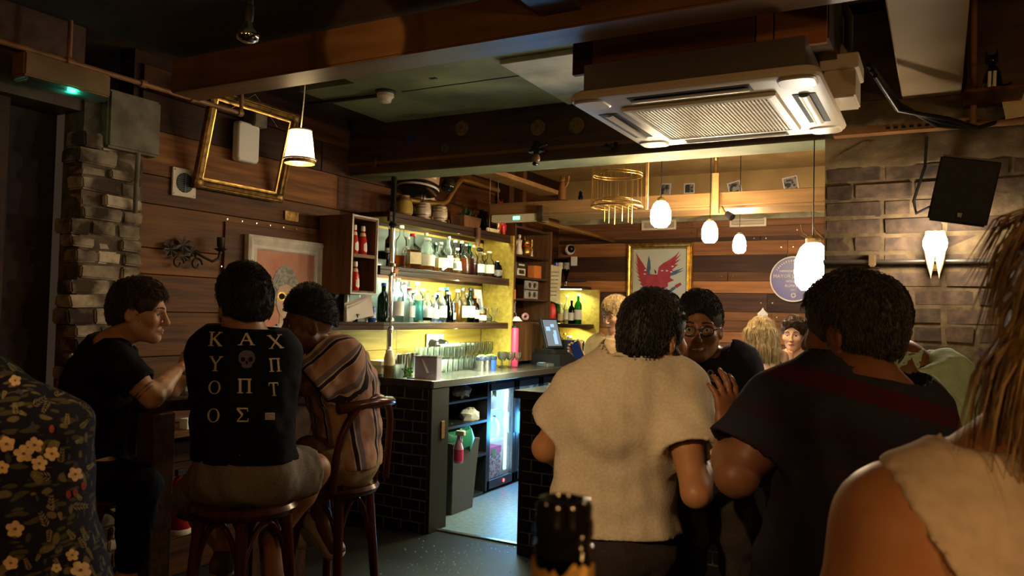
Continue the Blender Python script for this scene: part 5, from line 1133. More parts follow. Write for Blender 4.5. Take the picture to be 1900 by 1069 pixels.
# speaker
SP = at(1778, 352, 2.97)
spk = thing('wall_speaker', 'black two-way loudspeaker tilted down on the brick wall', 'speaker', tuple(SP))
Ms = Matrix.Rotation(radians(9), 3, 'Y') @ Matrix.Rotation(radians(12), 3, 'Z') @ Matrix.Rotation(radians(10), 3, 'X')
part('cabinet', MB().prism([(-.098, -.085), (-.065, .1), (.075, .1), (.105, -.085)], (0, 0, -.122), (1, 0, 0), (0, 1, 0), .244).xform(Ms), black_plastic, spk, bevel=.008)
part('front_grille', MB().span((-.094, -.093, -.115), (.1, -.085, .115)).xform(Ms), black_matte, spk, bevel=.004)
part('badge', MB().span((-.005, -.1, -.095), (.01, -.098, -.08)).xform(Ms), steel, spk)
part('bracket', MB().tube([(0, .09, 0), (.0, .2, .03), (-.0, .45, .05)], .02).xform(Ms), black_plastic, spk, smooth=60)
solo('speaker_cable', MB().tube([(-.055, YB - .03, 2.24), (-.06, YB - .04, 2.12), (-.1, YB - .05, 1.98), (-.09, YB - .05, 1.93), (-.03, YB - .12, 1.95)], .006, 8), black_plastic, 'thin black cable hanging beside the loudspeaker', 'cable', 60)
# wall lamp: pair of feather shaped glass leaves
WLp = (-.022, YB - .045, 1.75)
wlm = thing('wall_lamp', 'lit wall lamp of two pale feather shaped leaves on the brick wall', 'lamp', WLp)
ivory = mat('ivory_glass', (.85, .75, .5), .4, c2=(.6, .5, .3), scale=18)
for s_ in (-1, 1):
    lf = MB(); rs = []
    for i in range(11):
        t = i / 10; z = .105 - .21 * t; w_ = .043 * (sin(pi * min(1, t * 1.05 + .12)) ** .6) * (1 - .35 * t); cx = .024 * s_ * (1 - .45 * t)
        rs.append([(cx + w_ * .5 * cos(a), -.012 + .02 * sin(a) * (1 - .4 * t), z) for a in [2 * pi * k / 10 for k in range(10)]])
    part('leaf', lf.loft(rs), ivory, wlm, smooth=60)
part('bulb', MB().ball((0, -.035, .055), (.044, .03, .05), 16, 10), BULB_HOT, wlm, smooth=60, label='glowing lamp top')
part('back_plate', MB().span((-.02, .02, -.05), (.02, .045, .06)), gold_dark, wlm)
point('wall_lamp_light', (-.022, YB - .13, 1.82), 5, (1.0, .74, .46), .05)
cw = thing('wall_conduit', 'grey metal conduit running across the brick wall behind the lamp', 'pipe', (.5, YB - .02, 1.738))
part('pipe', MB().tube([(-.94, 0, 0), (1.6, 0, .0)], .011, 10), steel_dark, cw, smooth=60)
for x in (-.75, -.22, .1, .55): part('clip', MB().span((x - .014, -.018, -.02), (x + .014, .01, .035)), steel, cw, bevel=.005)
# right hand shelf with the cat
cs = thing('plank_shelf', 'thin plank shelf high on the right with a cat figurine', 'shelf', (.2, 3.4, 2.335))
part('plank', MB().span((-.13, -.1, 0), (.06, .15, .014)), wood_mid, cs, bevel=.002)
part('bracket', MB().span((-.1, .13, -.05), (-.09, .15, 0)), steel_dark, cs)
ct = thing('cat_figurine', 'small dark cat figurine sitting on the plank shelf', 'figurine', (.16, 3.35, 2.35))
part('body', MB().lathe([(.03, 0), (.034, .012), (.026, .06), (.014, .085)], n=12), black_gloss, ct, smooth=60)
part('head', MB().ball((-.004, -.01, .105), (.022, .021, .021), 10, 8).cyl((-.018, -.01, .115), (-.022, -.01, .145), .008, .001, 6).cyl((.01, -.01, .115), (.014, -.01, .145), .008, .001, 6), black_gloss, ct, smooth=50)
part('tail', MB().tube([(.02, .01, .01), (.05, 0, .012), (.055, -.02, .012)], .006), black_gloss, ct, smooth=60)
part('foreleg', MB().tube([(.006, -.026, .06), (.004, -.036, .0)], .006).tube([(-.01, -.026, .06), (-.012, -.036, .0)], .006), white_plastic, ct, smooth=60, label='pale forelegs')
gp = thing('green_picture', 'small greenish picture leaning at the top right edge', 'picture', (.31, 3.5, 2.27))
part('mount', MB().prism([(-.1, 0.0), (.12, .02), (.13, .14), (-.12, .11)], (0, 0, 0), (1, 0, 0), (0, 0, 1), .01), paper_cream, gp)
part('image', MB().prism([(-.085, .012), (.1, .03), (.11, .125), (-.1, .1)], (0, -.0015, 0), (1, 0, 0), (0, 0, 1), .001), mat('image_green', (.2, .22, .08), .7, scale=20, c2=(.08, .09, .04)), gp)

# ------------------------------------------------------------------ beam ornaments and the hung rail
for k, (px, py, txt) in enumerate([(857, 238, 'round pale beer mat on the beam, leftmost of three'), (998, 237, 'round pale beer mat in the middle of the beam'), (1070, 233, 'round beer mat on the beam half behind the air conditioner corner')]):
    c = on(px, py, 1, 4.352); t = thing('beer_mat', txt, 'beer mat', tuple(c), 0, 'round beer mats on the beam')
    part('disc', MB().cyl((0, 0, 0), (0, -.003, 0), .05, n=24), mat('beermat', (.22, .16, .09), .8, scale=30) if k == 0 else MATS['beermat'], t)
    part('ring', MB().lathe([(.036, -.0), (.036, .0035), (.048, .0035), (.048, 0)], n=24, caps=False).xform(Matrix.Rotation(radians(90), 3, 'X')), gold_dark, t)
    part('emblem', MB().prism(oval(0, 0, .02, .024, 10, .25), (0, -.0045, 0), (1, 0, 0), (0, 0, 1), .001), gold_dark, t)
for k, (px, py, m, txt) in enumerate([(760, 258, blue_plastic, 'small dark blue badge on the beam'), (826, 275, steel_dark, 'small grey badge on the beam'), (639, 283, black_plastic, 'small black badge on the beam')]):
    c = on(px, py, 1, 4.35); solo('badge', MB().cyl((c[0], 4.352, c[2]), (c[0], 4.345, c[2]), .03, n=14), m, txt, 'badge', 40)
pm = thing('pirate_ornament', 'black hanging figure with a hat and crossed bones on the beam', 'ornament', tuple(on(995, 285, 1, 4.3)))
part('hat', MB().loft([[(.06 * s * cos(a), .03 * s * sin(a), z) for a in [2 * pi * k / 14 for k in range(14)]] for s, z in ((.6, .0), (1.0, .01), (.6, .03), (.35, .07), (.1, .08))]), black_gloss, pm, smooth=50)
part('skull', MB().ball((0, -.005, -.03), (.028, .026, .032), 12, 8), ceramic_brown, pm, smooth=60)
part('jaw', MB().span((-.016, -.025, -.075), (.016, .01, -.055)), black_gloss, pm, bevel=.005)
part('bone', MB().tube([(.03, -.02, .03), (.075, -.02, .045)], .006).ball((.078, -.02, .048), .01, 8, 6), black_gloss, pm, smooth=60)
for nm, px, py, txt in (('bird_ornament', 1135, 272, 'dark carved bird ornament on the beam near the air conditioner'), ('flower_ornament', 697, 302, 'small dried flower ornament at the left of the beam')):
    c = on(px, py, 1, 4.34); q = MB(); r2 = random.Random(px)
    for k in range(12):
        a = r2.uniform(0, 6.28); d = Vector((cos(a), -.3, sin(a))) * r2.uniform(.02, .05); s_ = Vector((-d.z, 0, d.x)) * .35; o = Vector(c)
        q.add([o, o + d * .6 + s_, o + d, o + d * .6 - s_], [(0, 1, 2, 3)])
    q.ball(c, (.02, .012, .02), 8, 6); solo(nm, q, wood_mid if 'flow' in nm else black_gloss, txt, 'ornament', 50)
# wire cage hanging
CG = (-1.84, 4.78, 2.19)
cg = thing('wire_cage', 'open round gold wire basket hanging beneath the beam', 'basket', CG)
def hoop(r_, z, t=.004, ov=1): return MB().tube([(r_ * cos(a), r_ * ov * sin(a), z) for a in [2 * pi * k / 32 for k in range(32)]], t, 6, True)
for r_, z, t in ((.165, 0, .006), (.15, .03, .004), (.16, .2, .004), (.16, .215, .004), (.1, .05, .004)): part('hoop', hoop(r_, z, t), brass, cg, smooth=60)
for k in range(20):
    a = 2 * pi * k / 20; part('wire', MB().tube([(.165 * cos(a), .165 * sin(a), 0), (.16 * cos(a), .16 * sin(a), .25)], .0018, 5), brass, cg)
for k in range(7): part('spoke', MB().tube([(-.14 + .047 * k, -sqrt(.16 ** 2 - (-.14 + .047 * k) ** 2), 0), (-.14 + .047 * k, sqrt(.16 ** 2 - (-.14 + .047 * k) ** 2), 0)], .004, 6), gold_dark, cg)
for k, x in enumerate((-.06, -.03, .01, .06, .1, .125)): part('prong', MB().tube([(x, -.06, 0), (x, -.06, -.1 - .01 * (k % 3))], .004, 6), gold, cg, smooth=60)
part('hanger', MB().span((.185, .02, -.02), (.2, .035, .30)), wood_pale, cg)
hgp = thing('hanging_post', 'timber bracket post holding the pale rail above the second pendant', 'post', (on(1328, 370, 1, 5.77)[0], 5.77, 2.25))
part('post', MB().span((-.025, -.02, 0), (.025, .02, .3)), wood_pale, hgp, bevel=.003)
part('rod', MB().cyl((0, 0, .3), (0, 0, .68), .012, n=10), brass, hgp, smooth=60)
part('hook', MB().tube([(0, 0, .5), (-.04, 0, .54), (-.1, 0, .62)], .012), wood_dark, hgp, smooth=60)
part('clamp', MB().ball((0, -.01, .42), (.02, .02, .03), 8, 6), brass, hgp, smooth=60)
tg = thing('toggle_spot', 'small dark clip spotlight under the pale rail', 'lamp', (on(1338, 402, 1, 5.75)[0], 5.75, 2.24))
part('arm', MB().tube([(0, 0, .06), (.02, 0, .02), (.05, 0, 0)], .012), gold_dark, tg, smooth=60)
part('head', MB().cyl((.04, 0, .01), (.085, -.02, -.025), .02, .028, 12), black_gloss, tg, smooth=40)
od = thing('wooden_fox', 'small orange wooden animal standing on the left of the hung rail', 'figurine', tuple(on(1043, 371, 1, 5.8) ))
part('body', MB().lathe([(.03, 0), (.035, .03), (.028, .1), (.02, .14)], n=12), wood_orange, od, smooth=50)
part('head', MB().ball((0, 0, .16), (.026, .03, .026), 10, 8).cyl((-.015, 0, .175), (-.02, 0, .205), .009, .001, 6).cyl((.015, 0, .175), (.02, 0, .205), .009, .001, 6), wood_orange, od, smooth=50)
part('arm', MB().tube([(.025, 0, .1), (.05, 0, .14), (.055, 0, .19)], .008), wood_orange, od, smooth=60)
bl = thing('blue_ornament', 'tiny blue glass ornament on the hung rail', 'ornament', tuple(on(1077, 371, 1, 5.8)))
part('body', MB().lathe([(.015, 0), (.022, .02), (.012, .045), (.016, .06), (.002, .075)], n=10), G_blue, bl, smooth=50)

# ------------------------------------------------------------------ far wall
P0 = on(1165, 452, 1, YF - .02); P1 = on(1287, 448, 1, YF - .02); PW = P1[0] - P0[0]; PH = 1.0
pp = thing('parrot_poster', 'gold framed poster of a red parrot with spread wings', 'poster', (P0[0], YF - .012, P0[2] - PH))
part('frame', MB().frame((0, 0, 0), (1, 0, 0), (0, 0, 1), PW, PH, [(0, 0), (0, .03), (.012, .04), (.02, .03), (.035, .02), (.05, .035), (.06, .035), (.066, .004)]), gold, pp, bevel=.001)
part('sheet', MB().span((.06, -.01, .06), (PW - .06, -.004, PH - .06)), mat('sheet_cream', (.62, .55, .42), .6, scale=3, var=.05), pp)
part('pane', MB().span((.06, -.022, .06), (PW - .06, -.020, PH - .06)), G_pane, pp)
k0 = PW / 1090.0                                   # drawing units: pixels of a close look at the poster
def Q(pts): return [((x - 50) * k0, PH - (y - 100) * k0) for x, y in pts]
par_red = mat('parrot_red', (.48, .045, .055), .6, c2=(.36, .03, .045), scale=12)
par_blue = mat('parrot_blue', (.09, .13, .2), .6, scale=12)
def shp(nm, pts, m, d): return part(nm, MB().prism(Q(pts), (0, -.0105 - d, 0), (1, 0, 0), (0, 0, 1), .0006), m, pp)
lw = [(190, 245), (260, 350), (330, 450), (380, 530), (430, 610), (470, 640), (470, 830), (320, 800)]
tips = [(270, 760), (300, 740), (230, 690), (275, 690), (215, 620), (265, 640), (190, 530), (245, 580), (185, 460), (240, 530), (180, 380), (235, 460), (185, 310), (230, 400)]
shp('left_wing', lw + tips, par_red, 0)
rw = [(925, 225), (860, 300), (760, 370), (650, 430), (580, 490), (560, 620), (540, 830), (640, 860), (740, 800)]
tips = [(740, 740), (840, 700), (770, 660), (800, 590), (860, 570), (800, 540), (900, 450), (840, 450), (945, 360), (850, 400), (955, 275), (860, 350)]
shp('right_wing', rw + tips, par_red, 0)
shp('breast', [(430, 600), (560, 610), (590, 720), (570, 850), (400, 850), (380, 720)], par_red, .0007)
shp('belly', [(310, 800), (420, 810), (520, 850), (640, 840), (700, 880), (640, 960), (340, 960)], par_blue, .0004)
shp('tail_feathers', [(780, 590), (850, 545), (1000, 500), (900, 560), (1000, 540), (860, 610), (790, 630)], par_blue, .0004)
shp('blue_feather', [(412, 300), (440, 390), (450, 500), (440, 610), (400, 610), (380, 520), (395, 400)], par_blue, .0012)
shp('head', oval(490, 560, 55, 50, 18), mat('parrot_face', (.6, .5, .4), .6, scale=8), .0014)
shp('beak', [(500, 525), (540, 550), (545, 600), (520, 585), (515, 555)], black_matte, .002)
shp('bottle', [(620, 830), (760, 870), (790, 830), (860, 790), (870, 830), (800, 890), (640, 880)], par_blue, .002)
shp('bottle_cap', [(850, 780), (940, 735), (965, 770), (880, 830)], par_red, .002)
for k, (x, y) in enumerate([(360, 540), (350, 600), (640, 548), (720, 550), (790, 568), (810, 480)]): shp('feather_fleck', oval(x, y, 20, 10, 8), paper, .002)
# blue plaque with its words
PL = on(1473, 518, 1, YF - .02); PR = .215
pq = thing('blue_plaque', 'round blue commemorative plaque with white rim and lettering on the far boards', 'plaque', (PL[0], YF - .02, PL[2]))
plq = mat('plaque_blue', (.085, .085, .36), .35, c2=(.07, .07, .3), scale=6)
part('disc', MB().cyl((0, 0, 0), (0, -.016, 0), PR, n=48), plq, pq, smooth=30)
part('rim', MB().lathe([(PR - .012, .014), (PR - .010, .022), (PR + .002, .022), (PR + .004, .0)], n=48, caps=False).xform(Matrix.Rotation(radians(90), 3, 'X')), white_paint, pq, smooth=40)
def ptxt(s, size, x, z): part('lettering', text_mb(s, size, (x, -.0175, z), (1, 0, 0), (0, 0, 1)), white_paint, pq)
ptxt('MAYOR JACKSON', .046, 0, .012); ptxt('WINNER', .036, 0, -.035); ptxt('RUMFEST', .038, 0, -.078); ptxt('2017', .026, 0, -.112)
mm = MB(); r2 = random.Random(11)
x = -.13
while x < .14: w_ = r2.uniform(.006, .012); mm.span((x, -.0178, .068), (x + w_, -.0172, .084)); x += w_ + .004
for k in range(16):
    a = radians(150 - 7.5 * k); c, s_ = cos(a), sin(a); q = MB().span((-.005, -.0178, -.008), (.005, -.0172, .008)); q.xform(Matrix.Rotation(a - pi / 2, 3, Vector((0, -1, 0))))
    q.shift((.175 * c, 0, .175 * s_)); mm.v, mm.f, mm.m = mm.v + q.v, mm.f + [tuple(i + len(mm.v) for i in f) for f in q.f], mm.m + q.m
part('small_lettering', mm, white_paint, pq, label='tiny worn lettering')
em = MB()
for k in range(4):
    a = radians(45 + 90 * k + 12); em.box((.017 * cos(a), -.0178, -.155 + .017 * sin(a)), (.012, .0006, .026), M=Matrix.Rotation(-a, 3, 'Y'))
part('emblem', em, white_paint, pq)
# air grilles
def grille(x0, x1, z0, z1, lb):
    g_ = thing('air_grille', lb, 'vent', ((x0 + x1) / 2, YF - .01, z0)); W_, H_ = x1 - x0, z1 - z0
    part('frame', MB().frame((-W_ / 2, 0, 0), (1, 0, 0), (0, 0, 1), W_, H_, [(0, 0), (0, .02), (.02, .022), (.025, 0)]), cream_plastic, g_)
    part('back', MB().span((-W_ / 2 + .02, -.003, .02), (W_ / 2 - .02, 0, H_ - .02)), black_matte, g_)
    for k in range(5): part('louvre', MB().box((0, -.01, .03 + (H_ - .06) * k / 4), (W_ - .05, .014, .004), M=Matrix.Rotation(radians(30), 3, 'X')), cream_plastic, g_)
a, b = on(1355, 422, 1, YF), on(1423, 404, 1, YF); grille(a[0], b[0], a[2], b[2], 'cream louvred air grille behind the third pendant')
a, b = on(1192, 428, 1, YF), on(1256, 408, 1, YF); grille(a[0], b[0], a[2], b[2], 'grey louvred air grille behind the largest pendant')
# photo cards on the tan plaster
for k, (px, py, w_, h, an, txt) in enumerate([(1235, 352, .11, .13, 4, 'upright photo card with a dark figure on the tan plaster, left'), (1279, 350, .11, .11, 0, 'pale photo card of a skyline on the tan plaster'), (1363, 348, .13, .12, -14, 'tilted photo card above the third pendant'), (1467, 341, .14, .14, -10, 'dark tilted photo card on the tan plaster, rightmost'), (1300, 384, .1, .1, 45, 'photo card hung as a diamond under the pale rail'), (1028, 396, .1, .1, 45, 'pale card hung as a diamond at the left of the rail'), (1165, 388, .1, .08, 30, 'pale card half behind the wire basket')]):
    c = on(px, py, 1, YF + .012); t = thing('photo_card', txt, 'picture', tuple(c), 0, 'photo cards on the tan plaster'); R_ = Matrix.Rotation(radians(an), 3, 'Y')
    part('card', MB().span((-w_ / 2, -.002, -h / 2), (w_ / 2, .002, h / 2)).xform(R_), paper, t)
    part('photo', MB().span((-w_ / 2 + .012, -.003, -h / 2 + .014), (w_ / 2 - .012, -.002, h / 2 - .012)).xform(R_), mat('photo_grey', (.35, .33, .3), .6, c2=(.04, .04, .04), scale=22, lo=.45, hi=.55) if k == 0 else MATS['photo_grey'], t)
# antlers by the brick wall edge
an_ = thing('antlers', 'pair of pale antlers on the far wall beside the brick wall edge', 'antlers', tuple(on(1508, 440, 1, 7.4)))
for s_ in (-1, 1):
    part('beam', MB().tube([(.12, .1, -.12), (.05 * s_ + .05, .05, -.03), (.06 * s_ - .03, 0, .05), (.05 * s_ - .05, -.02, .12)], .016, r2=.006), ceramic_brown, an_, smooth=60)
    part('tine', MB().tube([(.05 * s_ + .03, .03, -.02), (.05 * s_ - .05, -.03, .02)], .01, r2=.004), ceramic_brown, an_, smooth=60)
part('mount', MB().span((.05, .1, -.2), (.2, .48, -.06)), wood_dark, an_)
solo('notice', MB().span((-2.02, YF - .012, 1.30), (-1.93, YF - .008, 1.50)), mat('notice_blue', (.18, .25, .3), .7, scale=20), 'small pale blue notice on the far boards behind the laughing man', 'notice')
# ------------------------------------------------------------------ tables, stools, drinks
def high_table(name, label, corners, ztop, posts, th_=.045):
    c = np.mean(np.array(corners), 0); t = thing(name, label, 'table', (c[0], c[1], 0))
    part('tabletop', MB().prism([(x - c[0], y - c[1]) for x, y in corners], (0, 0, ztop - th_), (1, 0, 0), (0, 1, 0), th_), wood_table, t, bevel=.006)
    for x, y in posts: part('leg', MB().span((x - c[0] - .05, y - c[1] - .05, 0), (x - c[0] + .05, y - c[1] + .05, ztop - th_)), wood_table, t, bevel=.004)
    return t
TL, TR = np.array((-2.79, 2.12)), np.array((-2.5, 2.80)); dv = (TR - TL) / np.linalg.norm(TR - TL); nv = np.array((-dv[1], dv[0]))
cs_ = [TL, TR, TR + nv * .62, TL + nv * .62]
high_table('high_table', 'dark high wooden table with thick square posts between the three men on the left', cs_[::-1] if False else cs_, 1.1, [TL + dv * .03 + nv * .0, TR - dv * .09 + nv * .08, TR - dv * .09 + nv * .54, TL + dv * .09 + nv * .54])
TC = np.array((-.48, 2.56))
rt = thing('round_high_table', 'dark round high table under the group of four men', 'table', (TC[0], TC[1], 0))
part('tabletop', MB().lathe([(.26, 1.06), (.27, 1.07), (.27, 1.095), (.26, 1.1)], n=40), wood_table, rt, smooth=40)
part('column', MB().lathe([(.05, .03), (.04, .1), (.035, 1.0), (.09, 1.06)], n=16), black_plastic, rt, smooth=50)
part('foot', MB().lathe([(.2, 0), (.2, .015), (.06, .04)], n=30), black_plastic, rt, smooth=40)
nt = thing('near_table', 'high table just below the camera carrying the foil topped bottle', 'table', (-.02, .45, 0))
part('tabletop', MB().span((-.45, -.2, 1.05), (.5, .25, 1.09)), wood_table, nt, bevel=.006)
for x in (-.38, .43):
    for y in (-.14, .19): part('leg', MB().span((x - .03, y - .03, 0), (x + .03, y + .03, 1.05)), wood_table, nt, bevel=.003)

def stool_legs(t, h, r0, r1, n=4, a0=pi / 4):
    for k in range(n):
        a = a0 + 2 * pi * k / n
        part('leg', MB().tube([(r0 * cos(a), r0 * sin(a), h), ((r0 + r1) / 2 * cos(a) * .98, (r0 + r1) / 2 * sin(a) * .98, h / 2), (r1 * cos(a), r1 * sin(a), 0)], .021, 10, r2=.015), wood_stool, t, smooth=60)
def bar_stool(loc, label, h=.8, back=None, rz=0.0):
    t = thing('bar_stool', label, 'stool', loc, rz)
    part('seat', MB().lathe([(.14, h - .045), (.175, h - .035), (.185, h - .015), (.175, h), (.1, h - .008), (.001, h - .01)], n=32, caps=False), wood_stool, t, smooth=50)
    stool_legs(t, h - .03, .14, .22)
    rr = .14 + .08 * (1 - .30 / h)
    part('foot_ring', MB().tube([(rr * cos(a), rr * sin(a), .30) for a in [2 * pi * k / 30 for k in range(30)]], .013, 8, True), wood_stool, t, smooth=60)
    part('hoop', MB().tube([(.14 * cos(a), .14 * sin(a), .18) for a in [2 * pi * k / 30 for k in range(30)]], .011, 8, True), wood_stool, t, smooth=60)
    for k in range(4):                                      # bentwood arches under the seat
        a0, a1 = pi / 4 + k * pi / 2, pi / 4 + (k + 1) * pi / 2; q0, q1 = .15 * np.array((cos(a0), sin(a0))), .15 * np.array((cos(a1), sin(a1)))
        part('arch', MB().tube([(q0[0] + (q1[0] - q0[0]) * s_, q0[1] + (q1[1] - q0[1]) * s_, h - .26 + .2 * sin(pi * s_) ** .6) for s_ in [j / 12 for j in range(13)]], .009, 8), wood_stool, t, smooth=60)
    if back:
        hb_ = .36
        arc = [pi * j / 16 for j in range(17)]
        part('back_hoop', MB().tube([(-.13 - .06 * sin(a), .18 * cos(a), h + hb_ * sin(a) ** .55) for a in arc], .015, 10), wood_stool, t, smooth=60)
        part('inner_hoop', MB().tube([(-.125 - .045 * sin(a), .11 * cos(a), h + (hb_ - .14) * sin(a) ** .6) for a in arc], .011, 8), wood_stool, t, smooth=60)
        part('top_rail', MB().tube([(-.195 + .1 * s_ * s_ * 2, .36 * s_, h + hb_ - .02 - .06 * s_ * s_) for s_ in [-.5 + j / 10 for j in range(11)]], .022, 8), wood_stool, t, smooth=60)
    return t
# drinks on the tables
def drink(loc, lb, liq, r_=.037, h=.1, group=None):
    t = thing('drinking_glass', lb, 'glass', tuple(loc), 0, group)
    part('bowl', tumbler_mesh(16, r_, h), G_clear, t, smooth=40)
    if liq: part('drink', MB().lathe([(r_ * .72, .013), (r_ * .86, h * .6)], n=14), liq, t, smooth=40)
    return t
g_ = drink(np.array((*at(1316, 815, 2.37)[:2], 1.1)), 'tumbler with orange drink on the round table by the white sleeve', L_orange, .04, .105)
part('orange_slice', MB().cyl((-.02, -.02, .07), (-.012, -.03, .07), .03, n=16), mat('orange_fruit', (.9, .4, .03), .5, scale=30), g_, smooth=40)
mid = (TL + TR) / 2 + nv * .25
drink((TL[0] - .12, TL[1] + .3, 1.1), 'tall glass beside the forearm of the man in black', L_clear, .04, .13)
drink((TL[0] - .02, TL[1] + .36, 1.1), 'straight glass in the middle of the left table', L_gold, .036, .12)
drink((TL[0] + .03, TL[1] + .2, 1.1), 'small glass at the near edge of the left table', None, .036, .085)
# bottle right before the lens
FBt = at(1046, 975, .42)
nb = thing('foil_bottle', 'bottle neck with black shiny top and torn gold foil right before the camera', 'bottle', (FBt[0], FBt[1], 1.09))
zt_ = 1.393 - 1.09
part('glass_body', MB().lathe([(.036, 0), (.038, .006), (.038, .16), (.03, .2), (.0165, .245), (.0148, .27), (.0142, zt_ - .03)], n=28), G_dkgreen, nb, smooth=50)
part('lip', MB().lathe([(.0142, zt_ - .030), (.0158, zt_ - .029), (.0160, zt_ - .025), (.0150, zt_ - .0245), (.0150, zt_ - .021), (.0158, zt_ - .019), (.0158, zt_ - .012), (.0148, zt_ - .010), (.0150, zt_ - .004), (.0135, zt_ - .0005), (.0105, zt_), (.0095, zt_ - .003), (.0092, zt_ - .02)], n=32, caps=False), black_gloss, nb, smooth=40)
fo = MB(); nn = 40; r2 = random.Random(4); vs = []
for i in range(nn): vs.append((.0166 * cos(2 * pi * i / nn), .0166 * sin(2 * pi * i / nn), zt_ - .030 - r2.uniform(0, .006) - .003 * sin(3 * 2 * pi * i / nn)))
for i in range(nn): vs.append((.0172 * cos(2 * pi * i / nn), .0172 * sin(2 * pi * i / nn), zt_ - .06))
for i in range(nn): vs.append((.0178 * cos(2 * pi * i / nn), .0178 * sin(2 * pi * i / nn), zt_ - .09))
fo.add(vs, [(k * nn + i, k * nn + (i + 1) % nn, (k + 1) * nn + (i + 1) % nn, (k + 1) * nn + i) for k in range(2) for i in range(nn)])
part('foil', fo, mat('gold_foil', (.75, .5, .18), .45, .6, c2=(.6, .36, .1), scale=60, bump=.3), nb, smooth=50)
# floor glints: scattered crumbs of clear glass, added to imitate sparkle
ic = MB(); r2 = random.Random(8)
for k in range(120):
    c = on(r2.gauss(880, 80), r2.uniform(1000, 1066), 2, 0); s_ = r2.uniform(.002, .006)
    ic.box((c[0], c[1], s_ / 2), (s_, s_, s_), r2.uniform(0, 3))
tag(solo('floor_glints', ic, G_clear, 'scattered crumbs of ice on the dark floor before the bar', 'crumbs'), kind='stuff')
# ------------------------------------------------------------------ people: smooth distance-field modelling
def _axis(lo, hi, coarse, fine, zones):
    xs = [lo]
    while xs[-1] < hi:
        x = xs[-1]; st = coarse
        for a, b in zones:
            if a - coarse < x < b: st = fine
        xs.append(x + st)
    return np.array(xs, np.float32)
class Field:
    def __init__(s, lo, hi, coarse=.012, fine=.006, zones=()):
        s.ax = [_axis(lo[i], hi[i], coarse, fine, [(z[0][i], z[1][i]) for z in zones]) for i in range(3)]
        s.f = np.full([len(a) for a in s.ax], .2, np.float32)
    def sub(s, lo, hi):
        sl = []
        for i in range(3):
            a = np.searchsorted(s.ax[i], lo[i]); b = np.searchsorted(s.ax[i], hi[i]); sl.append(slice(max(0, a - 1), min(len(s.ax[i]), b + 1)))
        return tuple(sl)
    def grid(s, sl):
        return np.meshgrid(s.ax[0][sl[0]], s.ax[1][sl[1]], s.ax[2][sl[2]], indexing='ij', sparse=True)
    def put(s, fn, lo, hi, k=.02, op='u', pad=.05):
        sl = s.sub(np.array(lo) - pad - k, np.array(hi) + pad + k)
        if any(a.stop - a.start < 2 for a in sl): return s
        X, Y, Z = s.grid(sl); d = fn(X, Y, Z).astype(np.float32); f = s.f[sl]
        if op == 'u':
            h = np.maximum(k - np.abs(f - d), 0) / k; s.f[sl] = np.minimum(f, d) - h * h * k * .25
        elif op == 'sub':
            d = -d; h = np.maximum(k - np.abs(f - d), 0) / k; s.f[sl] = np.maximum(f, d) + h * h * k * .25
        elif op == 'cut': s.f[sl] = np.maximum(f, d)
        elif op == 'add': s.f[sl] = f + d
        return s
    # round cone with elliptical section
    def limb(s, a, b, ra, rb, k=.02, lat=None, op='u', flat=0.0):
        a, b = np.array(a, float), np.array(b, float)
        if not hasattr(ra, '__len__'): ra, rb = (ra, ra), (rb, rb)
        ax = b - a; L = np.linalg.norm(ax); ax = ax / max(L, 1e-6)
        if lat is None: lat = np.cross(ax, (.3, .2, .93) if abs(ax[2]) < .95 else (1, 0, 0))
        lat = np.array(lat, float); lat = lat - ax * lat.dot(ax); lat /= np.linalg.norm(lat); dp = np.cross(ax, lat)
        def fn(X, Y, Z):
            qx, qy, qz = X - a[0], Y - a[1], Z - a[2]
            t = np.clip((qx * ax[0] + qy * ax[1] + qz * ax[2]) / max(L, 1e-6), 0, 1); tl = t * L
            qx, qy, qz = qx - ax[0] * tl, qy - ax[1] * tl, qz - ax[2] * tl
            w = ra[0] + (rb[0] - ra[0]) * t; d = ra[1] + (rb[1] - ra[1]) * t
            u = (qx * lat[0] + qy * lat[1] + qz * lat[2]); v = (qx * dp[0] + qy * dp[1] + qz * dp[2]); c = (qx * ax[0] + qy * ax[1] + qz * ax[2])
            m = np.minimum(w, d)
            if abs(ra[0] - ra[1]) + abs(rb[0] - rb[1]) < 1e-6: return np.sqrt(u * u + v * v + c * c) - w
            k0 = np.sqrt((u / w) ** 2 + (v / d) ** 2 + (c / m) ** 2); k1 = np.sqrt((u / w ** 2) ** 2 + (v / d ** 2) ** 2 + (c / m ** 2) ** 2)
            return k0 * (k0 - 1) / np.maximum(k1, 1e-5)
        r = max(max(ra), max(rb)); return s.put(fn, np.minimum(a, b) - r, np.maximum(a, b) + r, k, op)
    def ell(s, c, r, M=None, k=.02, op='u'):
        """ellipsoid; M is a 3x3 whose columns are its axes"""
        c = np.array(c, float); M = np.eye(3) if M is None else M
        def fn(X, Y, Z):
            q = (X - c[0], Y - c[1], Z - c[2]); p = [q[0] * M[0, i] + q[1] * M[1, i] + q[2] * M[2, i] for i in range(3)]
            k0 = np.sqrt(sum((p[i] / r[i]) ** 2 for i in range(3))); k1 = np.sqrt(sum((p[i] / r[i] ** 2) ** 2 for i in range(3)))
            return k0 * (k0 - 1) / np.maximum(k1, 1e-5)
        return s.put(fn, c - max(r), c + max(r), k, op)
    def plane(s, p, n, c=None, r=None, off=0.0):
        """cut away the side that n points to, only within r of c"""
        p, n = np.array(p, float), np.array(n, float); n = n / np.linalg.norm(n)
        c = p if c is None else np.array(c, float); r = r or 3.0
        def fn(X, Y, Z):
            d = (X - p[0]) * n[0] + (Y - p[1]) * n[1] + (Z - p[2]) * n[2]
            q = np.sqrt((X - c[0]) ** 2 + (Y - c[1]) ** 2 + (Z - c[2]) ** 2)
            return np.where(q < r, d, -1.0)
        return s.put(fn, c - r, c + r, 1e-4, 'cut', 0)
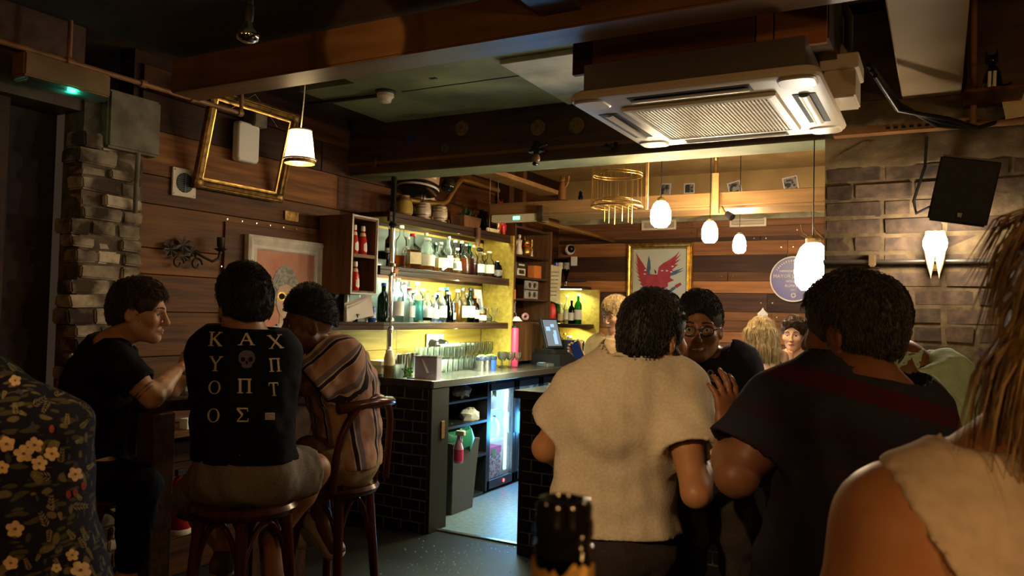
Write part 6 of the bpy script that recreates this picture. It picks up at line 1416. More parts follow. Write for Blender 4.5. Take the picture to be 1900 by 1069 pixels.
    def hollow(s, p, n, r, t=.007, depth=.05):
        t = max(t, 2.1 * float(np.median(np.diff(s.ax[0]))))
        """scoop the inside out near an opening so that cloth ends in a hem"""
        p, n = np.array(p, float), np.array(n, float); n = n / np.linalg.norm(n)
        sl = s.sub(p - r, p + r); X, Y, Z = s.grid(sl); f = s.f[sl]
        d = (X - p[0]) * n[0] + (Y - p[1]) * n[1] + (Z - p[2]) * n[2]
        q = np.sqrt((X - p[0]) ** 2 + (Y - p[1]) ** 2 + (Z - p[2]) ** 2)
        inner = np.maximum(np.maximum(f + t, -(d + depth)), q - r)
        s.f[sl] = np.maximum(f, -inner); return s
    def wrinkle(s, seed, amp, freq, lo=None, hi=None, dirn=None):
        r2 = np.random.RandomState(seed)
        sl = s.sub(lo, hi) if lo is not None else (slice(None),) * 3
        X, Y, Z = s.grid(sl); tot = 0
        for i in range(5):
            d = r2.normal(size=3); d /= np.linalg.norm(d)
            if dirn is not None: d = .45 * d + np.array(dirn) * np.sign(r2.uniform(-1, 1))
            fr = freq * (1 + .5 * i); ph = r2.uniform(0, 6.28); d2 = r2.normal(size=3) * fr * .35
            tot = tot + np.sin(fr * (X * d[0] + Y * d[1] + Z * d[2]) + ph + 1.2 * np.sin(X * d2[0] + Y * d2[1] + Z * d2[2])) / (1 + .6 * i)
        f = s.f[sl]; s.f[sl] = f + np.where(np.abs(f) < .05, amp * tot, 0).astype(np.float32); return s
    def mesh(s):
        f, (ax, ay, az) = s.f, s.ax
        f[0], f[-1], f[:, 0], f[:, -1], f[:, :, 0], f[:, :, -1] = (.2,) * 6
        sg = f < 0
        cnt = np.zeros([n - 1 for n in f.shape], np.uint8)
        for i in (0, 1):
            for j in (0, 1):
                for k in (0, 1): cnt += sg[i:i + cnt.shape[0], j:j + cnt.shape[1], k:k + cnt.shape[2]]
        act = (cnt > 0) & (cnt < 8); I, J, K = np.nonzero(act); n = len(I)
        if n == 0: return np.zeros((0, 3)), np.zeros((0, 4), int)
        idx = np.full(cnt.shape, -1, np.int32); idx[I, J, K] = np.arange(n)
        P = np.zeros((n, 3)); W = np.zeros(n); co = {}
        for i in (0, 1):
            for j in (0, 1):
                for k in (0, 1): co[i, j, k] = (f[I + i, J + j, K + k].astype(float), np.stack([ax[I + i], ay[J + j], az[K + k]], 1).astype(float))
        for a in co:
            for d in range(3):
                if a[d] == 0:
                    b = tuple(1 if q == d else a[q] for q in range(3)); fa, pa_ = co[a]; fb, pb_ = co[b]
                    x = (fa < 0) != (fb < 0); t = np.where(x, fa / np.where(x, fa - fb, 1), 0)[:, None]
                    P += np.where(x[:, None], pa_ + (pb_ - pa_) * t, 0); W += x
        P /= W[:, None]
        Q_ = []
        for d in range(3):
            sh = list(f.shape); lo = [slice(1, -1)] * 3; lo[d] = slice(0, -1); hi = [slice(1, -1)] * 3; hi[d] = slice(1, None)
            A, B = sg[tuple(lo)], sg[tuple(hi)]; E = np.nonzero(A != B); flip = A[E]
            e = [E[0] + (0 if d == 0 else 1), E[1] + (0 if d == 1 else 1), E[2] + (0 if d == 2 else 1)]
            u, v = [(1, 2), (2, 0), (0, 1)][d]
            def cell(du, dv):
                c = [x.copy() for x in e]; c[u] = c[u] - du; c[v] = c[v] - dv; return idx[c[0], c[1], c[2]]
            q = np.stack([cell(1, 1), cell(0, 1), cell(0, 0), cell(1, 0)], 1); q[~flip] = q[~flip][:, ::-1]; Q_.append(q)
        return P, np.concatenate(Q_)

def field_obj(name, F, m, parent, label=None, smooth_it=0, attrs=None, kind=None):
    P, Qd = F.mesh()
    base = np.zeros(3); r = parent
    while r is not None: base += np.array(r.location); r = r.parent
    if smooth_it:
        for _ in range(smooth_it):
            acc = np.zeros_like(P); c = np.zeros(len(P))
            for a, b in ((0, 1), (1, 2), (2, 3), (3, 0)):
                np.add.at(acc, Qd[:, a], P[Qd[:, b]]); np.add.at(c, Qd[:, a], 1); np.add.at(acc, Qd[:, b], P[Qd[:, a]]); np.add.at(c, Qd[:, b], 1)
            P = P * .5 + .5 * acc / np.maximum(c, 1)[:, None]
    me = bpy.data.meshes.new(name); V = P - base
    me.vertices.add(len(V)); me.vertices.foreach_set('co', V.astype(np.float32).ravel())
    me.loops.add(len(Qd) * 4); me.loops.foreach_set('vertex_index', Qd.astype(np.int32).ravel())
    me.polygons.add(len(Qd)); me.polygons.foreach_set('loop_start', np.arange(0, len(Qd) * 4, 4, dtype=np.int32))
    try: me.polygons.foreach_set('loop_total', np.full(len(Qd), 4, np.int32))
    except Exception: pass
    me.polygons.foreach_set('use_smooth', np.ones(len(Qd), bool)); me.update(calc_edges=True); me.validate()
    me.materials.append(m)
    if attrs is not None:
        for an, fn in attrs.items():
            at_ = me.attributes.new(an, 'FLOAT', 'POINT'); at_.data.foreach_set('value', fn(P).astype(np.float32))
    o = bpy.data.objects.new(name, me); link(o, parent)
    if label: o['label'] = label
    if kind: o['kind'] = kind
    o['_w'] = 1; del o['_w']
    return o
def nrm(v): v = np.array(v, float); return v / np.linalg.norm(v)
def frame_of(fwd, up=(0, 0, 1)):
    """columns: right, forward, up of a head or a chest"""
    y = nrm(fwd); x = nrm(np.cross(y, up)); z = np.cross(x, y); return np.stack([x, y, z], 1)
def skin(name, c, c2=None):
    return mat(name, c, .48, c2=c2 or tuple(x * .82 for x in c), scale=22, sub=.12, bump=.03, lo=.3, hi=.7)
def cloth(name, c, c2=None, rough=.9, scale=120):
    return mat(name, c, rough, c2=c2 or tuple(x * .8 for x in c), scale=scale, bump=.12, spec=.12)
skin_pale = skin('skin_pale', (.55, .30, .19)); skin_fair = skin('skin_fair', (.62, .36, .22)); skin_brown = skin('skin_brown', (.24, .105, .05)); skin_tan = skin('skin_tan', (.40, .19, .09)); skin_dark = skin('skin_dark', (.15, .065, .034))
hair_black = mat('hair_black', (.013, .011, .010), .65, c2=(.004, .004, .004), scale=70, bump=.5, stretch=(1, 1, .25))
hair_brown = mat('hair_brown', (.05, .028, .015), .65, c2=(.02, .012, .007), scale=70, bump=.5, stretch=(1, 1, .25))
hair_grey = mat('hair_grey', (.055, .05, .042), .65, c2=(.012, .011, .01), scale=110, bump=.5, stretch=(1, 1, .3))
hair_blond = mat('hair_blond', (.55, .40, .17), .42, c2=(.20, .12, .05), scale=55, bump=.6, stretch=(1, 1, .07))
hair_auburn = mat('hair_auburn', (.06, .03, .018), .4, c2=(.02, .01, .007), scale=60, bump=.5, stretch=(1, .3, 1))
eye_white = plain('eye_white', (.34, .3, .26), .25); eye_dark = plain('eye_dark', (.015, .01, .008), .1)
lip_m = {}

def head_field(F, c, M, s=1.0, female=False, smile=False, ears=True):
    """skull, face, nose, brows, sockets, lips, ears in the head's own frame M (right, forward, up)"""
    def W(p): return np.array(c) + M @ (np.array(p, float) * s)
    def e(p, r, k=.02, op='u', R=None): F.ell(W(p), [q * s for q in r], M if R is None else M @ R, k * s, op)
    def l(p, q, ra, rb, k=.015, op='u'): F.limb(W(p), W(q), ra * s, rb * s, k * s, op=op)
    jw = .9 if female else 1.0
    e((0, -.012, .032), (.074, .097, .084))
    e((0, .03, .0), (.064, .062, .09), .03)
    e((0, .038, -.062), (.05 * jw, .05, .048), .03)
    l((-.052 * jw, .0, -.05), (-.016, .07, -.095), .018, .016, .03); l((.052 * jw, .0, -.05), (.016, .07, -.095), .018, .016, .03)
    e((0, .078, -.096), (.02, .016, .015), .02)
    for q in (-1, 1):
        e((.04 * q, .068, -.024), (.024, .02, .02), .025)                 # cheek
        e((.031 * q, .103, .004), (.019, .018, .013), .014, 'sub')        # socket
        l((.012 * q, .093, .024), (.046 * q, .078, .023), .009 if not female else .007, .007, .014)   # brow
        e((.011 * q, .104, -.037), (.008, .010, .007), .008)
        if ears:
            R = np.array(Matrix.Rotation(.35 * q, 3, 'Z') @ Matrix.Rotation(radians(-12), 3, 'X'))
            e((.077 * q, -.006, -.008), (.009, .020, .033), .008, R=R); e((.083 * q, .001, -.006), (.006, .011, .018), .006, 'sub', R=R)
    fm = .75 if female else 1
    l((0, .096, .012), (0, .116 - .005 * female, -.03), .008 * fm, .0115 * fm, .012); e((0, .113 - .005 * female, -.034), (.0115 * fm, .010 * fm, .009 * fm), .008)
    wide = .026 if smile else .020
    l((-wide, .086 if smile else .090, -.057 if smile else -.061), (0, .099, -.063), .004, .0065, .008); l((wide, .086 if smile else .090, -.057 if smile else -.061), (0, .099, -.063), .004, .0065, .008)
    l((-wide, .084, -.064), (0, .096, -.071), .004, .0075, .008); l((wide, .084, -.064), (0, .096, -.071), .004, .0075, .008)
    e((0, .108, -.0665), (wide, .014, .0022 if not smile else .004), .004, 'sub')
    return W
def face_parts(root, c, M, s, brow_m, lip=None, eyes=True):
    def W(p): return np.array(c) + M @ (np.array(p, float) * s)
    if eyes:
        for q in (-1, 1):
            o = part('eye', MB().ball(W((.031 * q, .0775, .002)), .0118 * s, 12, 8), eye_white, root, smooth=60, world=True)
            part('iris', MB().ball(W((.031 * q, .0832, .002)), .0072 * s, 10, 6), eye_dark, o, smooth=60, world=True)
    for q in (-1, 1):
        pts = [W((.014 * q, .1005, .026)), W((.03 * q, .0985, .031)), W((.049 * q, .085, .026))]
        part('eyebrow', MB().tube(pts, .0042 * s, 6, r2=.002 * s), brow_m, root, smooth=60, world=True)
    if lip:
        m = MATS.get('lip_%s' % lip[0]) or mat('lip_%s' % lip[0], lip[1], .4, scale=30)
        part('lips', MB().tube([W((-.021, .0905, -.0645)), W((-.008, .1035, -.0605)), W((0, .1045, -.062)), W((.008, .1035, -.0605)), W((.021, .0905, -.0645))], .0036 * s, 6).tube([W((-.018, .0905, -.067)), W((0, .1035, -.0715)), W((.018, .0905, -.067))], .0042 * s, 6), m, root, smooth=60, world=True)
def hair_cap(root, c, M, s, m, line=.055, low=-.05, thick=.014, top=.012, seed=1, side=True, name='hair', label=None, back=.0, res=.0055, curl=.0, dens=1.0, slen=.02):
    """short hair: a shell over the skull cut back from the face along the hairline"""
    c = np.array(c)
    F = Field(c - .17 * s, c + .19 * s, res, res)
    def W(p): return c + M @ (np.array(p, float) * s)
    def e(p, r, k=.015, op='u'): F.ell(W(p), [q * s for q in r], M, k * s, op)
    e((0, -.014, .034), (.075 + thick, .099 + thick, .085 + thick + top * .3)); e((0, .0, .06 + top * .4), (.064 + thick * .6, .088 + thick, .062 + top), .03)
    e((0, -.05 - back, -.02), (.062 + thick * .5, .052 + thick, .06), .03)
    e((0, line + .07, -.015), (.072, .062, .088), .012, 'sub')                     # face opening
    e((0, line + .05, -.05), (.12, .062, .06), .01, 'sub')
    for q in (-1, 1): e((.085 * q, .004, -.018), (.022, .026, .036), .006, 'sub')   # round the ears
    F.plane(W((0, -.05, low)), M @ np.array((0, .35, -1.0)))
    F.wrinkle(seed, .0011 * s + curl, 85 / s, dirn=M[:, 0] * .6); F.wrinkle(seed + 9, .0006 * s + curl * .5, 210 / s)
    o = field_obj(name, F, m, root, label, 1); strands(root, o, c, M, s, m, int(2600 * dens), slen, seed); return o
def strands(root, hair, c, M, s, m, n, L, seed=1, droop=.25, w_=.0011):
    """fine locks lying on the hair, combed away from the crown"""
    me = hair.data; k = len(me.vertices); co = np.zeros(k * 3, np.float32); no = np.zeros(k * 3, np.float32); me.vertices.foreach_get('co', co); me.vertices.foreach_get('normal', no)
    base = np.zeros(3); r = root
    while r is not None: base += np.array(r.location); r = r.parent
    co, no = co.reshape(-1, 3), no.reshape(-1, 3); rr = np.random.RandomState(seed); q = (co + base - np.array(c)) @ M / s
    ok = np.nonzero((no @ M[:, 2] > -.5) & ~((q[:, 1] > .02) & (q[:, 2] < .065)))[0]; i = rr.choice(ok, n); p, nn = co[i], no[i]
    cr_ = np.array(c) - base + M @ np.array((.01, -.035, .13)) * s; d = p - cr_; d = d + rr.normal(size=d.shape) * .03 - np.array((0, 0, droop * .1)); d -= nn * np.sum(d * nn, 1)[:, None]; d /= np.linalg.norm(d, axis=1)[:, None] + 1e-6
    sd = np.cross(d, nn); ll = (L * rr.uniform(.5, 1.2, n))[:, None]; up = nn * rr.uniform(.001, .006, n)[:, None]
    a, b, e, t = p - sd * w_, p + sd * w_, p + d * ll * .55 + up, p + d * ll + up * .6 - np.array((0, 0, 1)) * ll * droop * .3
    V = np.stack([a, b, e + sd * w_, e - sd * w_, t, e + nn * w_ * 1.5], 1).reshape(-1, 3); o = np.arange(n)[:, None] * 6
    fs = [tuple(x) for f in ((0, 1, 5), (1, 2, 5), (0, 5, 3), (3, 5, 4), (5, 2, 4)) for x in (o + np.array(f)).tolist()]
    me2 = bpy.data.meshes.new('strands'); me2.from_pydata(V.tolist(), [], fs); me2.materials.append(m); ob = bpy.data.objects.new('strands', me2); link(ob, root); ob['kind'] = 'stuff'; return ob
def hand(F, wrist, dirn, palm, side, s=1.0, curl=.5, spread=.10, thumb=.6, splay=None):
    """palm, four bent fingers of their own length and a thumb leaving the side of the palm; palm = the way the palm faces"""
    d = nrm(dirn); n = nrm(np.array(palm) - d * np.dot(palm, d)); l = np.cross(d, n) * side      # l points to the thumb side
    w = np.array(wrist, float); kn = w + d * .085 * s
    F.limb(w, w + d * .04 * s, (.027 * s, .019 * s), (.037 * s, .016 * s), .02 * s, l)
    F.limb(w + d * .035 * s, kn, (.038 * s, .016 * s), (.040 * s, .0125 * s), .015 * s, l)
    for i, (o, L) in enumerate(((.030, .070), (.010, .080), (-.010, .074), (-.029, .058))):
        p = kn + l * o * s - d * (.006 * abs(i - 1)) * s; a = 0.0; r = (.0098 - .0006 * i) * s; c_ = curl if not hasattr(curl, '__len__') else curl[i]
        for j, (fr, bend) in enumerate(((.45, .55), (.30, 1.0), (.25, .75))):
            a += c_ * bend; dd = nrm(d * cos(a) + n * sin(a) + l * (spread * (1.5 - i) * .35)); q = p + dd * L * fr * s
            F.limb(p, q, r, r * .9, .006 * s); p = q; r *= .9
    p = w + d * .022 * s + l * .028 * s + n * .006 * s
    for j, (L, r) in enumerate(((.038, .0135), (.032, .0105), (.026, .009))):
        dd = nrm(d * (.55 + .18 * j) + l * (.8 - .42 * j * thumb) + n * (.28 + .3 * j * thumb)); q = p + dd * L * s
        F.limb(p, q, r * s, r * .9 * s, .008 * s); p = q
# ------------------------------------------------------------------ the guests
def lerp(a, b, t): return np.array(a) + (np.array(b) - np.array(a)) * t
def torso(F, J, add=0.0, k=.04, wid=1.0, dep_=1.0, belly=0.0):
    lat = nrm(np.array(J['sR']) - np.array(J['sL'])); pel, wst, chs, nb = [np.array(J[q], float) for q in ('pel', 'wst', 'chs', 'nb')]
    W_ = lambda a, b: (a * wid + add, b * dep_ + add)
    F.limb(pel, wst, W_(.165, .118), W_(.142, .105 + belly), k, lat)
    F.limb(wst, chs, W_(.145, .107 + belly), W_(.168, .116), k, lat)
    F.limb(chs, lerp(chs, nb, .62), W_(.170, .116), W_(.12, .085), k, lat)
    F.limb(lerp(chs, nb, .6), nb, W_(.10, .08), W_(.062, .06), k, lat)
    for s_ in ('sL', 'sR'):
        F.limb(lerp(nb, J[s_], .12), J[s_], .058 + add, .052 + add, .05)
        F.limb(lerp(chs, nb, .35), lerp(chs, J[s_], .8), .09 + add, .068 + add, .05)
def arm(F, sh, el, wr, add=0.0, k=.03, s=1.0, t0=0.0):
    F.limb(sh, lerp(sh, el, .45), (.056 * s + add), (.050 * s + add), k); F.limb(lerp(sh, el, .45), el, .049 * s + add, .039 * s + add, k)
    if wr is not None:
        F.limb(el, lerp(el, wr, .35), .040 * s + add, .042 * s + add, .02); F.limb(lerp(el, wr, .35), wr, .042 * s + add, (.028 * s, .023 * s) if not add else .028 * s + add, .02) if not hasattr((.028 if add else (1,)), '__len__') else F.limb(lerp(el, wr, .35), wr, (.042 * s + add, .040 * s + add), (.030 * s + add, .024 * s + add), .02)
def leg(F, h, kn, an, add=0.0, k=.03, s=1.0):
    F.limb(h, kn, .086 * s + add, .058 * s + add, k)
    if an is not None: F.limb(kn, lerp(kn, an, .35), .056 * s + add, .057 * s + add, .025); F.limb(lerp(kn, an, .35), an, .057 * s + add, .036 * s + add, .025)
def bounds(J, extra=.26):
    P = np.array([np.array(v, float)[:3] for k, v in J.items() if hasattr(v, '__len__') and len(v) == 3 and k not in ('fwd', 'up', 'toe', 'hdL', 'hdR', 'pmL', 'pmR')])
    return P.min(0) - extra, P.max(0) + extra
def person(name, label, J, sk, face=True, female=False, smile=False, hs=1.0, brow=None, lip=None, body_s=1.0, wid=1.0, belly=0.0, legs=True, handL=None, handR=None, coarse=.013, fine=.0058, ears=True, eyes=True, feet=True, arm_s=1.0):
    """an Empty at the base with one continuous body mesh; clothes are added by the caller"""
    base = (float(J['pel'][0]), float(J['pel'][1]), 0.0); root = thing(name, label, 'person', base)
    M = frame_of(J['fwd'], J.get('up', (0, 0, 1))); c = np.array(J['head'], float)
    lo, hi = bounds(J); zones = [(c - .135 * hs, c + .15 * hs)]
    for q in ('L', 'R'):
        if 'w' + q in J: w_ = np.array(J['w' + q], float); hd = nrm(J.get('hd' + q, np.array(J['w' + q]) - np.array(J['e' + q]))); zones.append((np.minimum(w_, w_ + hd * .18) - .06, np.maximum(w_, w_ + hd * .18) + .06))
    F = Field(lo, hi, coarse, fine, zones)
    torso(F, J, -.012, wid=wid, belly=belly)
    F.limb(J['nb'], c + M @ np.array((0, -.022, -.07)) * hs, .058 * (.88 if female else 1), .054 * (.85 if female else 1), .03)
    head_field(F, c, M, hs, female, smile, ears)
    for q, hp in (('L', handL), ('R', handR)):
        if 'e' + q in J:
            arm(F, J['s' + q], J['e' + q], J.get('w' + q), 0, s=arm_s)
            if 'w' + q in J:
                hp = hp or {}
                hand(F, J['w' + q], J.get('hd' + q, np.array(J['w' + q]) - np.array(J['e' + q])), J.get('pm' + q, (0, 0, -1)), hp.get('side', 1), hp.get('s', 1.0 if not female else .9), hp.get('curl', .5), hp.get('spread', .1), hp.get('thumb', .6))
    if legs:
        for q in ('L', 'R'):
            leg(F, J['h' + q], J['k' + q], J.get('a' + q))
            if 'a' + q in J and feet:
                an = np.array(J['a' + q], float); toe = nrm(J.get('toe' + q, J.get('toe', (0, 1, -.1))))
                F.limb(an + np.array((0, 0, -.02)) - toe * .02, an + toe * .13 + np.array((0, 0, -.05)), (.034, .036), (.04, .018), .03, np.cross(toe, (0, 0, 1)))
    field_obj('body', F, sk, root)
    if face: face_parts(root, c, M, hs, brow or hair_black, lip, eyes)
    return root, M, c
def shirt(root, J, m, ease=.016, sleeves=('L', 'R'), frac=.62, long=False, hem=None, neck_r=.075, seed=1, amp=.0035, freq=28, wid=1.0, belly=0.0, attrs=None, name='t_shirt', label=None, neck_n=None, res=.0085, neck_off=.012, sl_ease=.012, arm_s=1.0, hem_n=None, drop=None):
    lo, hi = bounds(J, .2)
    F = Field(lo, hi, res, res)
    torso(F, J, ease, wid=wid, belly=belly)
    pel = np.array(J['pel'], float); spine = nrm(np.array(J['nb']) - np.array(J['chs']))
    if drop is not None: F.limb(pel, pel + np.array(drop), (.17 * wid + ease, .125 + ease), (.168 * wid + ease, .122 + ease), .04, np.array(J['sR']) - np.array(J['sL']))
    F.wrinkle(seed, amp, freq); F.wrinkle(seed + 5, amp * .55, freq * 2.3); arms_ = []
    for q in sleeves:
        G_ = Field(lo, hi, res, res); s_, e_ = np.array(J['s' + q], float), np.array(J['e' + q], float)
        if long:
            w_ = np.array(J['w' + q], float); arm(G_, s_, e_, w_ + (w_ - e_) * .2, sl_ease, .035, arm_s); p, n, rr = lerp(e_, w_, .93), w_ - e_, .1
        else: p, n, rr = lerp(s_, e_, frac), e_ - s_, .2; G_.limb(s_, lerp(s_, e_, frac + .15), .058 * arm_s + ease, .056 * arm_s + sl_ease + .008, .045)
        G_.wrinkle(seed + 2, amp, freq); G_.wrinkle(seed + 7, amp * .55, freq * 2.3); G_.hollow(p, n, rr, .007, .05); G_.plane(p, n, p, rr); arms_.append(G_.f)
    nn = nrm(neck_n) if neck_n is not None else spine
    np_ = np.array(J['nb'], float) + spine * neck_off
    F.hollow(np_, nn, neck_r + .03, .008, .03); F.plane(np_, nn, np_, neck_r + .06)
    hz = pel + np.array((0, 0, -.02)) if hem is None else np.array(hem, float)
    hn = (0, 0, -1) if hem_n is None else hem_n
    F.hollow(hz, hn, .26, .008, .04); F.plane(hz, hn, hz, .6)
    for g in arms_: h = np.maximum(.04 - np.abs(F.f - g), 0) / .04; F.f = np.minimum(F.f, g) - h * h * .01
    return field_obj(name, F, m, root, label, 1, attrs), F
def pants(root, J, m, name='trousers', frac=1.0, ease=.014, seed=3, label=None, res=.010, top=.06):
    lo, hi = bounds(J, .16); F = Field(lo, hi, res, res); lat = nrm(np.array(J['sR']) - np.array(J['sL']))
    F.limb(J['pel'], lerp(J['pel'], J['wst'], .55), (.165 + ease, .12 + ease), (.155 + ease, .112 + ease), .04, lat)
    cuts = []
    for q in ('L', 'R'):
        h, kn, an = [np.array(J[x + q], float) for x in ('h', 'k', 'a')]
        if frac <= 1: F.limb(h, lerp(h, kn, frac + .12), .09 + ease, .075 + ease * 1.4, .04); cuts.append((lerp(h, kn, frac), kn - h, .13))
        else: leg(F, h, kn, lerp(kn, an, 1.0), ease, .035); cuts.append((lerp(kn, an, .92), an - kn, .09))
    F.wrinkle(seed, .003, 30); F.wrinkle(seed + 2, .002, 70)
    for p, n, r in cuts: F.hollow(p, n, r, .007, .04); F.plane(p, n, p, r)
    tp = lerp(J['pel'], J['wst'], .5); F.plane(tp, np.array(J['wst']) - np.array(J['pel']), tp, .25)
    return field_obj(name, F, m, root, label, 1)
def shoes(root, J, m, sole, name='shoe', which=('L', 'R')):
    for q in which:
        an = np.array(J['a' + q], float); toe = nrm(J.get('toe' + q, J.get('toe', (0, 1, -.1)))); lat = np.cross(toe, (0, 0, 1)); dn = nrm(np.cross(toe, lat)); dn = dn if dn[2] < 0 else -dn
        F = Field(an - .24, an + .24, .0075, .0075); he, to = an + dn * .055 - toe * .035, an + toe * .15 + dn * .062
        F.limb(he, to, (.040, .042), (.044, .026), .02, lat); F.limb(an + dn * .01, he, .043, .04, .03); F.plane(an + dn * .0, -dn, an, .08); F.hollow(an, -dn, .07, .008, .03); F.plane(an + dn * .085, dn, an + dn * .085, .3)
        o = field_obj(name, F, m, root)
        F = Field(an - .24, an + .24, .0075, .0075); F.limb(he + dn * .032, to + dn * .014, (.043, .014), (.047, .014), .01, lat); field_obj('sole', F, sole, o)
R_, U_, D_ = RT, UP, FW
zz = np.array((0, 0, 1.0))
flatR = nrm(RT * np.array((1, 1, 0))); flatF = nrm(FW * np.array((1, 1, 0)))
t_black = cloth('tee_black', (.006, .0055, .008)); t_navy = cloth('knit_navy', (.008, .0095, .017)); t_white = cloth('tee_white', (.62, .55, .43), (.54, .47, .36)); shorts_grey = cloth('shorts_grey', (.25, .22, .18)); shorts_khaki = cloth('shorts_khaki', (.42, .32, .16)); jeans_dark = cloth('jeans_dark', (.035, .03, .028)); jeans_navy = cloth('jeans_navy', (.006, .007, .012)); mint = cloth('shirt_mint', (.52, .70, .52), (.45, .62, .46)); shoe_white = plain('shoe_white', (.6, .55, .42), .6); shoe_brown = plain('shoe_brown', (.12, .06, .035), .6); sole_m = plain('sole_rubber', (.3, .26, .2), .7)

# --- man in the black t-shirt, left of the table, in profile
J = dict(head=at(257, 580, 3.2), fwd=flatR * .95 + flatF * .12 - zz * .08, nb=at(206, 640, 3.23), chs=at(180, 715, 3.25), wst=at(170, 800, 3.26), pel=at(168, 868, 3.27),
         sL=at(196, 662, 3.42), sR=at(214, 672, 3.05), eL=at(296, 742, 3.36), eR=at(283, 738, 3.06), wL=at(340, 705, 3.42), wR=at(322, 694, 3.25),
         hL=at(178, 870, 3.36), hR=at(176, 880, 3.17), kL=at(262, 885, 3.36), kR=at(262, 900, 3.12), aL=at(240, 1050, 3.36), aR=at(236, 1070, 3.14), toe=flatR - zz * .1, pmR=flatR * .2 + flatF, pmL=-flatF)
r, M, c = person('person', 'man in a black t-shirt in profile at the left table, forearm on its edge', J, skin_pale, brow=hair_brown, handR=dict(side=1, curl=.75), handL=dict(side=-1, curl=.75))
st_ = np.array(J['pel']); bar_stool((st_[0], st_[1], 0), 'dark bar stool under the man in the black t-shirt', max(.5, st_[2] - .105), False, 0.0)
shirt(r, J, t_black, frac=.66, seed=11); pants(r, J, jeans_navy, 'trousers', 1.2); shoes(r, J, black_plastic, black_plastic)
hair_cap(r, c, M, 1.0, hair_brown, line=.050, low=-.05, thick=.010, top=.016, seed=4)
tt = MB()
for k in range(3):                                           # forearm tattoo: darker inked bands lying on the skin
    p0, p1 = lerp(J['sR'], J['eR'], .76 + .07 * k), lerp(J['sR'], J['eR'], .80 + .07 * k)
    tt.cyl(p0, p1, .0455 - .0015 * k, .0445 - .0015 * k, 18, False)
part('tattoo', tt, mat('tattoo_ink', (.14, .10, .075), .5, c2=(.36, .2, .12), scale=60, lo=.42, hi=.5), r, smooth=60, world=True)

# --- man with Greek letters on his back
d0 = 2.8
J = dict(head=at(452, 566, d0), fwd=flatF * .80 - flatR * .62 - zz * .04, nb=at(458, 622, d0), chs=at(452, 700, d0), wst=at(450, 790, d0 - .02), pel=at(455, 872, d0 - .03),
         sL=at(394, 650, d0 + .04), sR=at(512, 656, d0 + .02), eL=at(383, 742, d0 + .26), eR=at(524, 742, d0 + .26), wL=at(418, 720, d0 + .47), wR=at(480, 722, d0 + .49),
         hL=at(412, 885, d0), hR=at(502, 885, d0), kL=at(362, 930, d0 + .34), kR=at(582, 872, d0 + .16), aL=at(420, 1020, d0 + .28), aR=at(508, 998, d0 + .10), toeL=flatF - zz * .2, toeR=flatR * .25 - flatF * .55 - zz * .55, pmL=-zz, pmR=-zz)
r, M, c = person('person', 'man seen from behind in a navy jumper lettered in Greek on a bar stool', J, skin_tan, face=False, handL=dict(side=1), handR=dict(side=-1))
st_ = np.array(J['pel']); bar_stool((st_[0], st_[1], 0), 'round dark bentwood bar stool under the man with Greek letters', max(.5, st_[2] - .105), False, 0.0)
sw, SF = shirt(r, J, t_navy, .026, long=True, hem=np.array(J['pel']) + zz * .035, seed=21, amp=.004, freq=22, name='jumper', neck_off=.03, sl_ease=.018)
pants(r, J, shorts_grey, 'shorts', .82, .016, 5); shoes(r, J, shoe_brown, sole_m)
hair_cap(r, c, M, 1.0, hair_black, line=.05, low=-.045, thick=.016, top=.022, seed=6, back=.006)
# letters: strokes projected on the knitted back
dg_ = bpy.context.evaluated_depsgraph_get(); bm = bmesh.new(); bm.from_mesh(sw.data); bvh = BVHTree.FromBMesh(bm); org = np.array(sw.parent.location)
def onto(px, py):
    d = nrm(ray(px, py)); h = bvh.ray_cast(Vector(EYE - org), Vector(d))
    if h[0] is None: h = bvh.find_nearest(Vector(at(px, py, d0) - org))
    return h[0] - Vector(d) * .003
letter_m = cloth('letter_cream', (.80, .72, .54)); skull_m = cloth('skull_grey', (.15, .13, .18)); label_m = cloth('label_white', (.6, .56, .5))
def seg(a, b, w0, w1=None):
    a, b = np.array(a, float), np.array(b, float); n = np.array((-(b - a)[1], (b - a)[0])); n /= np.linalg.norm(n); w1 = w1 or w0
    return [a + n * w0, b + n * w1, b - n * w1, a - n * w0]
T_, t_ = .085, .045
def serif(x, y, w_=.2): return seg((x - w_, y), (x + w_, y), .03)
G = {'K': [seg((.25, 0), (.25, 1), T_), serif(.25, 0), serif(.25, 1), seg((.3, .42), (.85, 1), t_), serif(.85, 1, .15), seg((.42, .55), (.9, 0), T_), serif(.9, 0, .15)],
     'A': [seg((.12, 0), (.5, 1), t_), seg((.5, 1), (.9, 0), T_), seg((.27, .36), (.75, .36), t_), serif(.1, 0, .16), serif(.9, 0, .18)],
     'X': [seg((.12, 1), (.88, 0), T_), seg((.12, 0), (.88, 1), t_), serif(.12, 0, .16), serif(.88, 0, .16), serif(.12, 1, .16), serif(.88, 1, .16)],
     'Y': [seg((.5, 0), (.5, .5), T_), seg((.5, .48), (.12, 1), T_), seg((.5, .48), (.88, 1), t_), serif(.5, 0), serif(.12, 1, .16), serif(.88, 1, .16)],
     'P': [seg((.2, 0), (.2, 1), T_), seg((.8, 0), (.8, 1), T_), seg((.05, .97), (.95, .97), .05), serif(.2, 0), serif(.8, 0)],
     'O': [], 'T': [seg((.5, 0), (.5, 1), T_), seg((.08, .97), (.92, .97), .05), serif(.5, 0, .2), seg((.08, 1), (.08, .75), .03), seg((.92, 1), (.92, .75), .03)],
     'S': [seg((.1, .96), (.85, .96), .055), seg((.12, .95), (.5, .5), T_), seg((.5, .5), (.12, .06), t_), seg((.1, .05), (.88, .05), .055), seg((.86, .98), (.86, .74), .03), seg((.88, .0), (.9, .26), .03)]}
